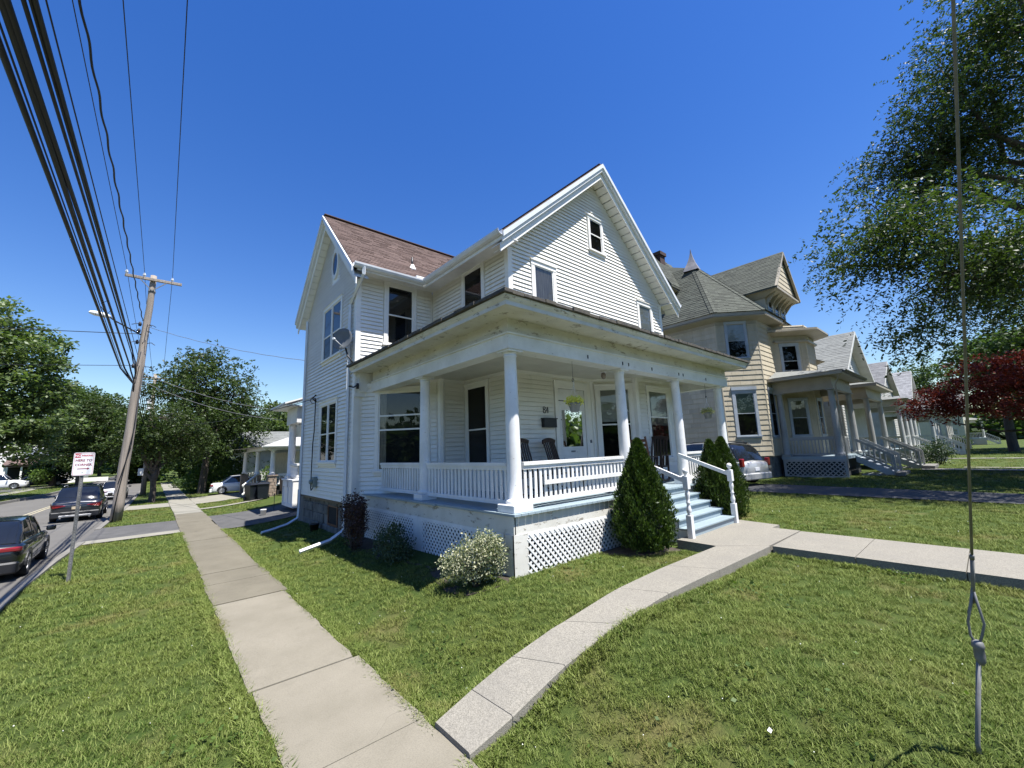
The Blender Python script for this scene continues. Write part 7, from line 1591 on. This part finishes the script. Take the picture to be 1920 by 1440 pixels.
# longer fringe beside the paving
def fringe(p, q, n, w=.04, s0=.9, s1=1.5, force=False):
    for _ in range(n):
        t = gr_.random(); x = p[0] + (q[0] - p[0]) * t + gr_.gauss(0, w); y = p[1] + (q[1] - p[1]) * t + gr_.gauss(0, w)
        if force or ok(x, y): pts.append((x, y, gz(x, y) - .022)); scl.append(gr_.uniform(s0, s1)); idx.append(gr_.randrange(6))
for (a, b) in (((.815, 2), (.815, 17.5)), ((1.995, 3.4), (1.995, 17)), ((3.9, 10.7), (3.9, 15))): fringe(a, b, 1300 if b[1] > 16.9 else 150, .016, force=b[1] > 16.9)
for e in (edgeL, edgeR):
    o_ = .05 if e is edgeL else -.06
    for a, b in zip(e, e[1:]): fringe((a[0], a[1] + o_), (b[0], b[1] + o_), 70, .03, .9, 1.4)
fringe((7.70, 2.5), (7.70, -3), 160, .03); fringe((9.34, 2.5), (9.34, -3), 160, .03); fringe((.95, 17.5), (1.5, 17.5), 2)
gl = NT('grass_blades'); r_ = gl.geo.outputs['Random Per Island']; oi = gl.n('ObjectInfo')
base_ = gl.mix(gl.ramp(gl.noise(1.1, 5, .6), [(.3, 0.), (.7, 1.)]), (.050, .094, .012), (.110, .140, .024)); base_ = gl.mix(gl.ramp(r_, [(.35, 0.), (1., .95)]), base_, (.27, .31, .095))
dryf = gl.ramp(gl.noise(.75, 6, .62), [(.53, 0.), (.71, .8)]); rr_ = gl.n('Math', operation='MULTIPLY'); gl.l(dryf, rr_.inputs[0]); gl.l(gl.ramp(r_, [(.2, .25), (.8, 1.)]), rr_.inputs[1]); base_ = gl.mix(rr_.outputs[0], base_, (.24, .195, .075))
base_ = gl.mix(gl.ramp(r_, [(.955, 0.), (.97, .7)]), base_, (.24, .20, .09))
bb = gl.bsdf(base_, .6, 0, .12); tb = gl.n('BsdfTranslucent'); gl.l(base_, tb.inputs[0]); mx = gl.n('MixShader'); mx.inputs[0].default_value = .3; gl.l(bb.outputs[0], mx.inputs[1]); gl.l(tb.outputs[0], mx.inputs[2]); M['grass'] = gl.end(mx)
M['clover'] = pm('white_clover', (.75, .74, .62), .8)
tufts = []
tr_ = np.random.default_rng(5); gcol = bpy.data.collections.new('grass_tufts')
for k in range(7):
    mb = MB(); n = 46
    for i in range(n):
        a = tr_.random() * 6.283; rr = .085 * math.sqrt(tr_.random()); x, y = rr * math.cos(a), rr * math.sin(a); hh = tr_.uniform(.020, .050); w = tr_.uniform(.0018, .0042); da = tr_.random() * 6.283; l = tr_.uniform(.4, 1.7) * hh; dx, dy = math.cos(da) * l, math.sin(da) * l; px, py = -math.sin(da) * w, math.cos(da) * w
        mb.add([(x - px, y - py, 0), (x + px, y + py, 0), (x + dx * .4 + px * .8, y + dy * .4 + py * .8, hh * .6), (x + dx * .4 - px * .8, y + dy * .4 - py * .8, hh * .6), (x + dx, y + dy, hh)], [(0, 1, 2, 3), (3, 2, 4)])
    if k == 6:
        for i in range(1): mb.lathe((tr_.uniform(-.04, .04), tr_.uniform(-.04, .04), .055), [(.002, 0), (.006, .004), (.006, .009), (.002, .013)], 6, m=1)
    me = mb.mesh('grass_tuft', [M['grass'], M['clover']]); tufts.append(me)
gm = bpy.data.meshes.new('grass'); gm.vertices.add(len(pts)); gm.vertices.foreach_set('co', np.array(pts).ravel())
for nm, ty, arr in (('scl', 'FLOAT', scl), ('idx', 'INT', idx), ('rz', 'FLOAT', [gr_.random() * 6.283 for _ in pts])): at = gm.attributes.new(nm, ty, 'POINT'); at.data.foreach_set('value', arr)
go = bpy.data.objects.new('grass', gm); COL.objects.link(go); go['kind'] = 'stuff'
ng = bpy.data.node_groups.new('grass_scatter', 'GeometryNodeTree'); ng.interface.new_socket('Geometry', in_out='INPUT', socket_type='NodeSocketGeometry'); ng.interface.new_socket('Geometry', in_out='OUTPUT', socket_type='NodeSocketGeometry')
N = ng.nodes; gi = N.new('NodeGroupInput'); gout = N.new('NodeGroupOutput'); iop = N.new('GeometryNodeInstanceOnPoints'); gg = N.new('GeometryNodeGeometryToInstance')
tob = []
for i, me in enumerate(tufts):
    ob = bpy.data.objects.new('grass_tuft', me); gcol.objects.link(ob); tob.append(ob)
for ob in reversed(tob):
    oin = N.new('GeometryNodeObjectInfo'); oin.inputs[0].default_value = ob; oin.inputs['As Instance'].default_value = True; ng.links.new(oin.outputs['Geometry'], gg.inputs[0])
def attr(nm, ty):
    a = N.new('GeometryNodeInputNamedAttribute'); a.data_type = ty; a.inputs[0].default_value = nm; return [o for o in a.outputs if o.enabled and o.name == 'Attribute'][0]
ng.links.new(gi.outputs[0], iop.inputs['Points']); ng.links.new(gg.outputs[0], iop.inputs['Instance']); iop.inputs['Pick Instance'].default_value = True
ng.links.new(attr('idx', 'INT'), iop.inputs['Instance Index']); ng.links.new(attr('scl', 'FLOAT'), iop.inputs['Scale'])
cx_ = N.new('ShaderNodeCombineXYZ'); ng.links.new(attr('rz', 'FLOAT'), cx_.inputs[2]); ng.links.new(cx_.outputs[0], iop.inputs['Rotation'])
ng.links.new(iop.outputs[0], gout.inputs[0]); md = go.modifiers.new('scatter', 'NODES'); md.node_group = ng
print('grass tufts', len(pts))
# broad-leaved weeds near the walks (joined: nobody could count them)
wr = np.random.default_rng(12); P = []
for (x0, y0, s) in ((2.5, 4.2, .3), (5.6, 2.2, .25), (7.5, 1.0, .3), (6.0, 4.45, .5), (4.9, 4.5, .3), (2.2, 1.6, .3), (10.4, 2.9, .3), (3.6, .9, .5), (.6, 4.6, .25)):
    for _ in range(60):
        x, y = x0 + wr.normal() * s, y0 + wr.normal() * s
        if ok(x, y): P.append((x, y, gz(x, y) + wr.uniform(.0, .04)))
V, F = quads(np.array(P), wr, .045, .7, .75); o = np_mesh('ground_weeds', V, F, LM['hedge']); o['kind'] = 'stuff'
for (x, y, lb, nm, cat, m_) in ((3.30, 1.25, 'tiny white scrap lying in the foreground lawn', 'litter', 'litter', T), (2.35, 1.55, 'small dry brown leaf lying in the foreground lawn', 'dry_leaf', 'leaf', pm('dry_leaf_brown', (.35, .22, .10), .8))):
    mb = MB(); z = gz(x, y) + .03; mb.add([(x - .02, y - .012, z), (x + .015, y - .01, z + .004), (x + .025, y + .012, z + .010), (x - .01, y + .015, z + .002), (x, y, z + .012)], [(0, 1, 4), (1, 2, 4), (2, 3, 4), (3, 0, 4), (3, 2, 1, 0)]); o = mb.build(nm, m_, None, org=(x, y, z)); tag(o, lb, cat)
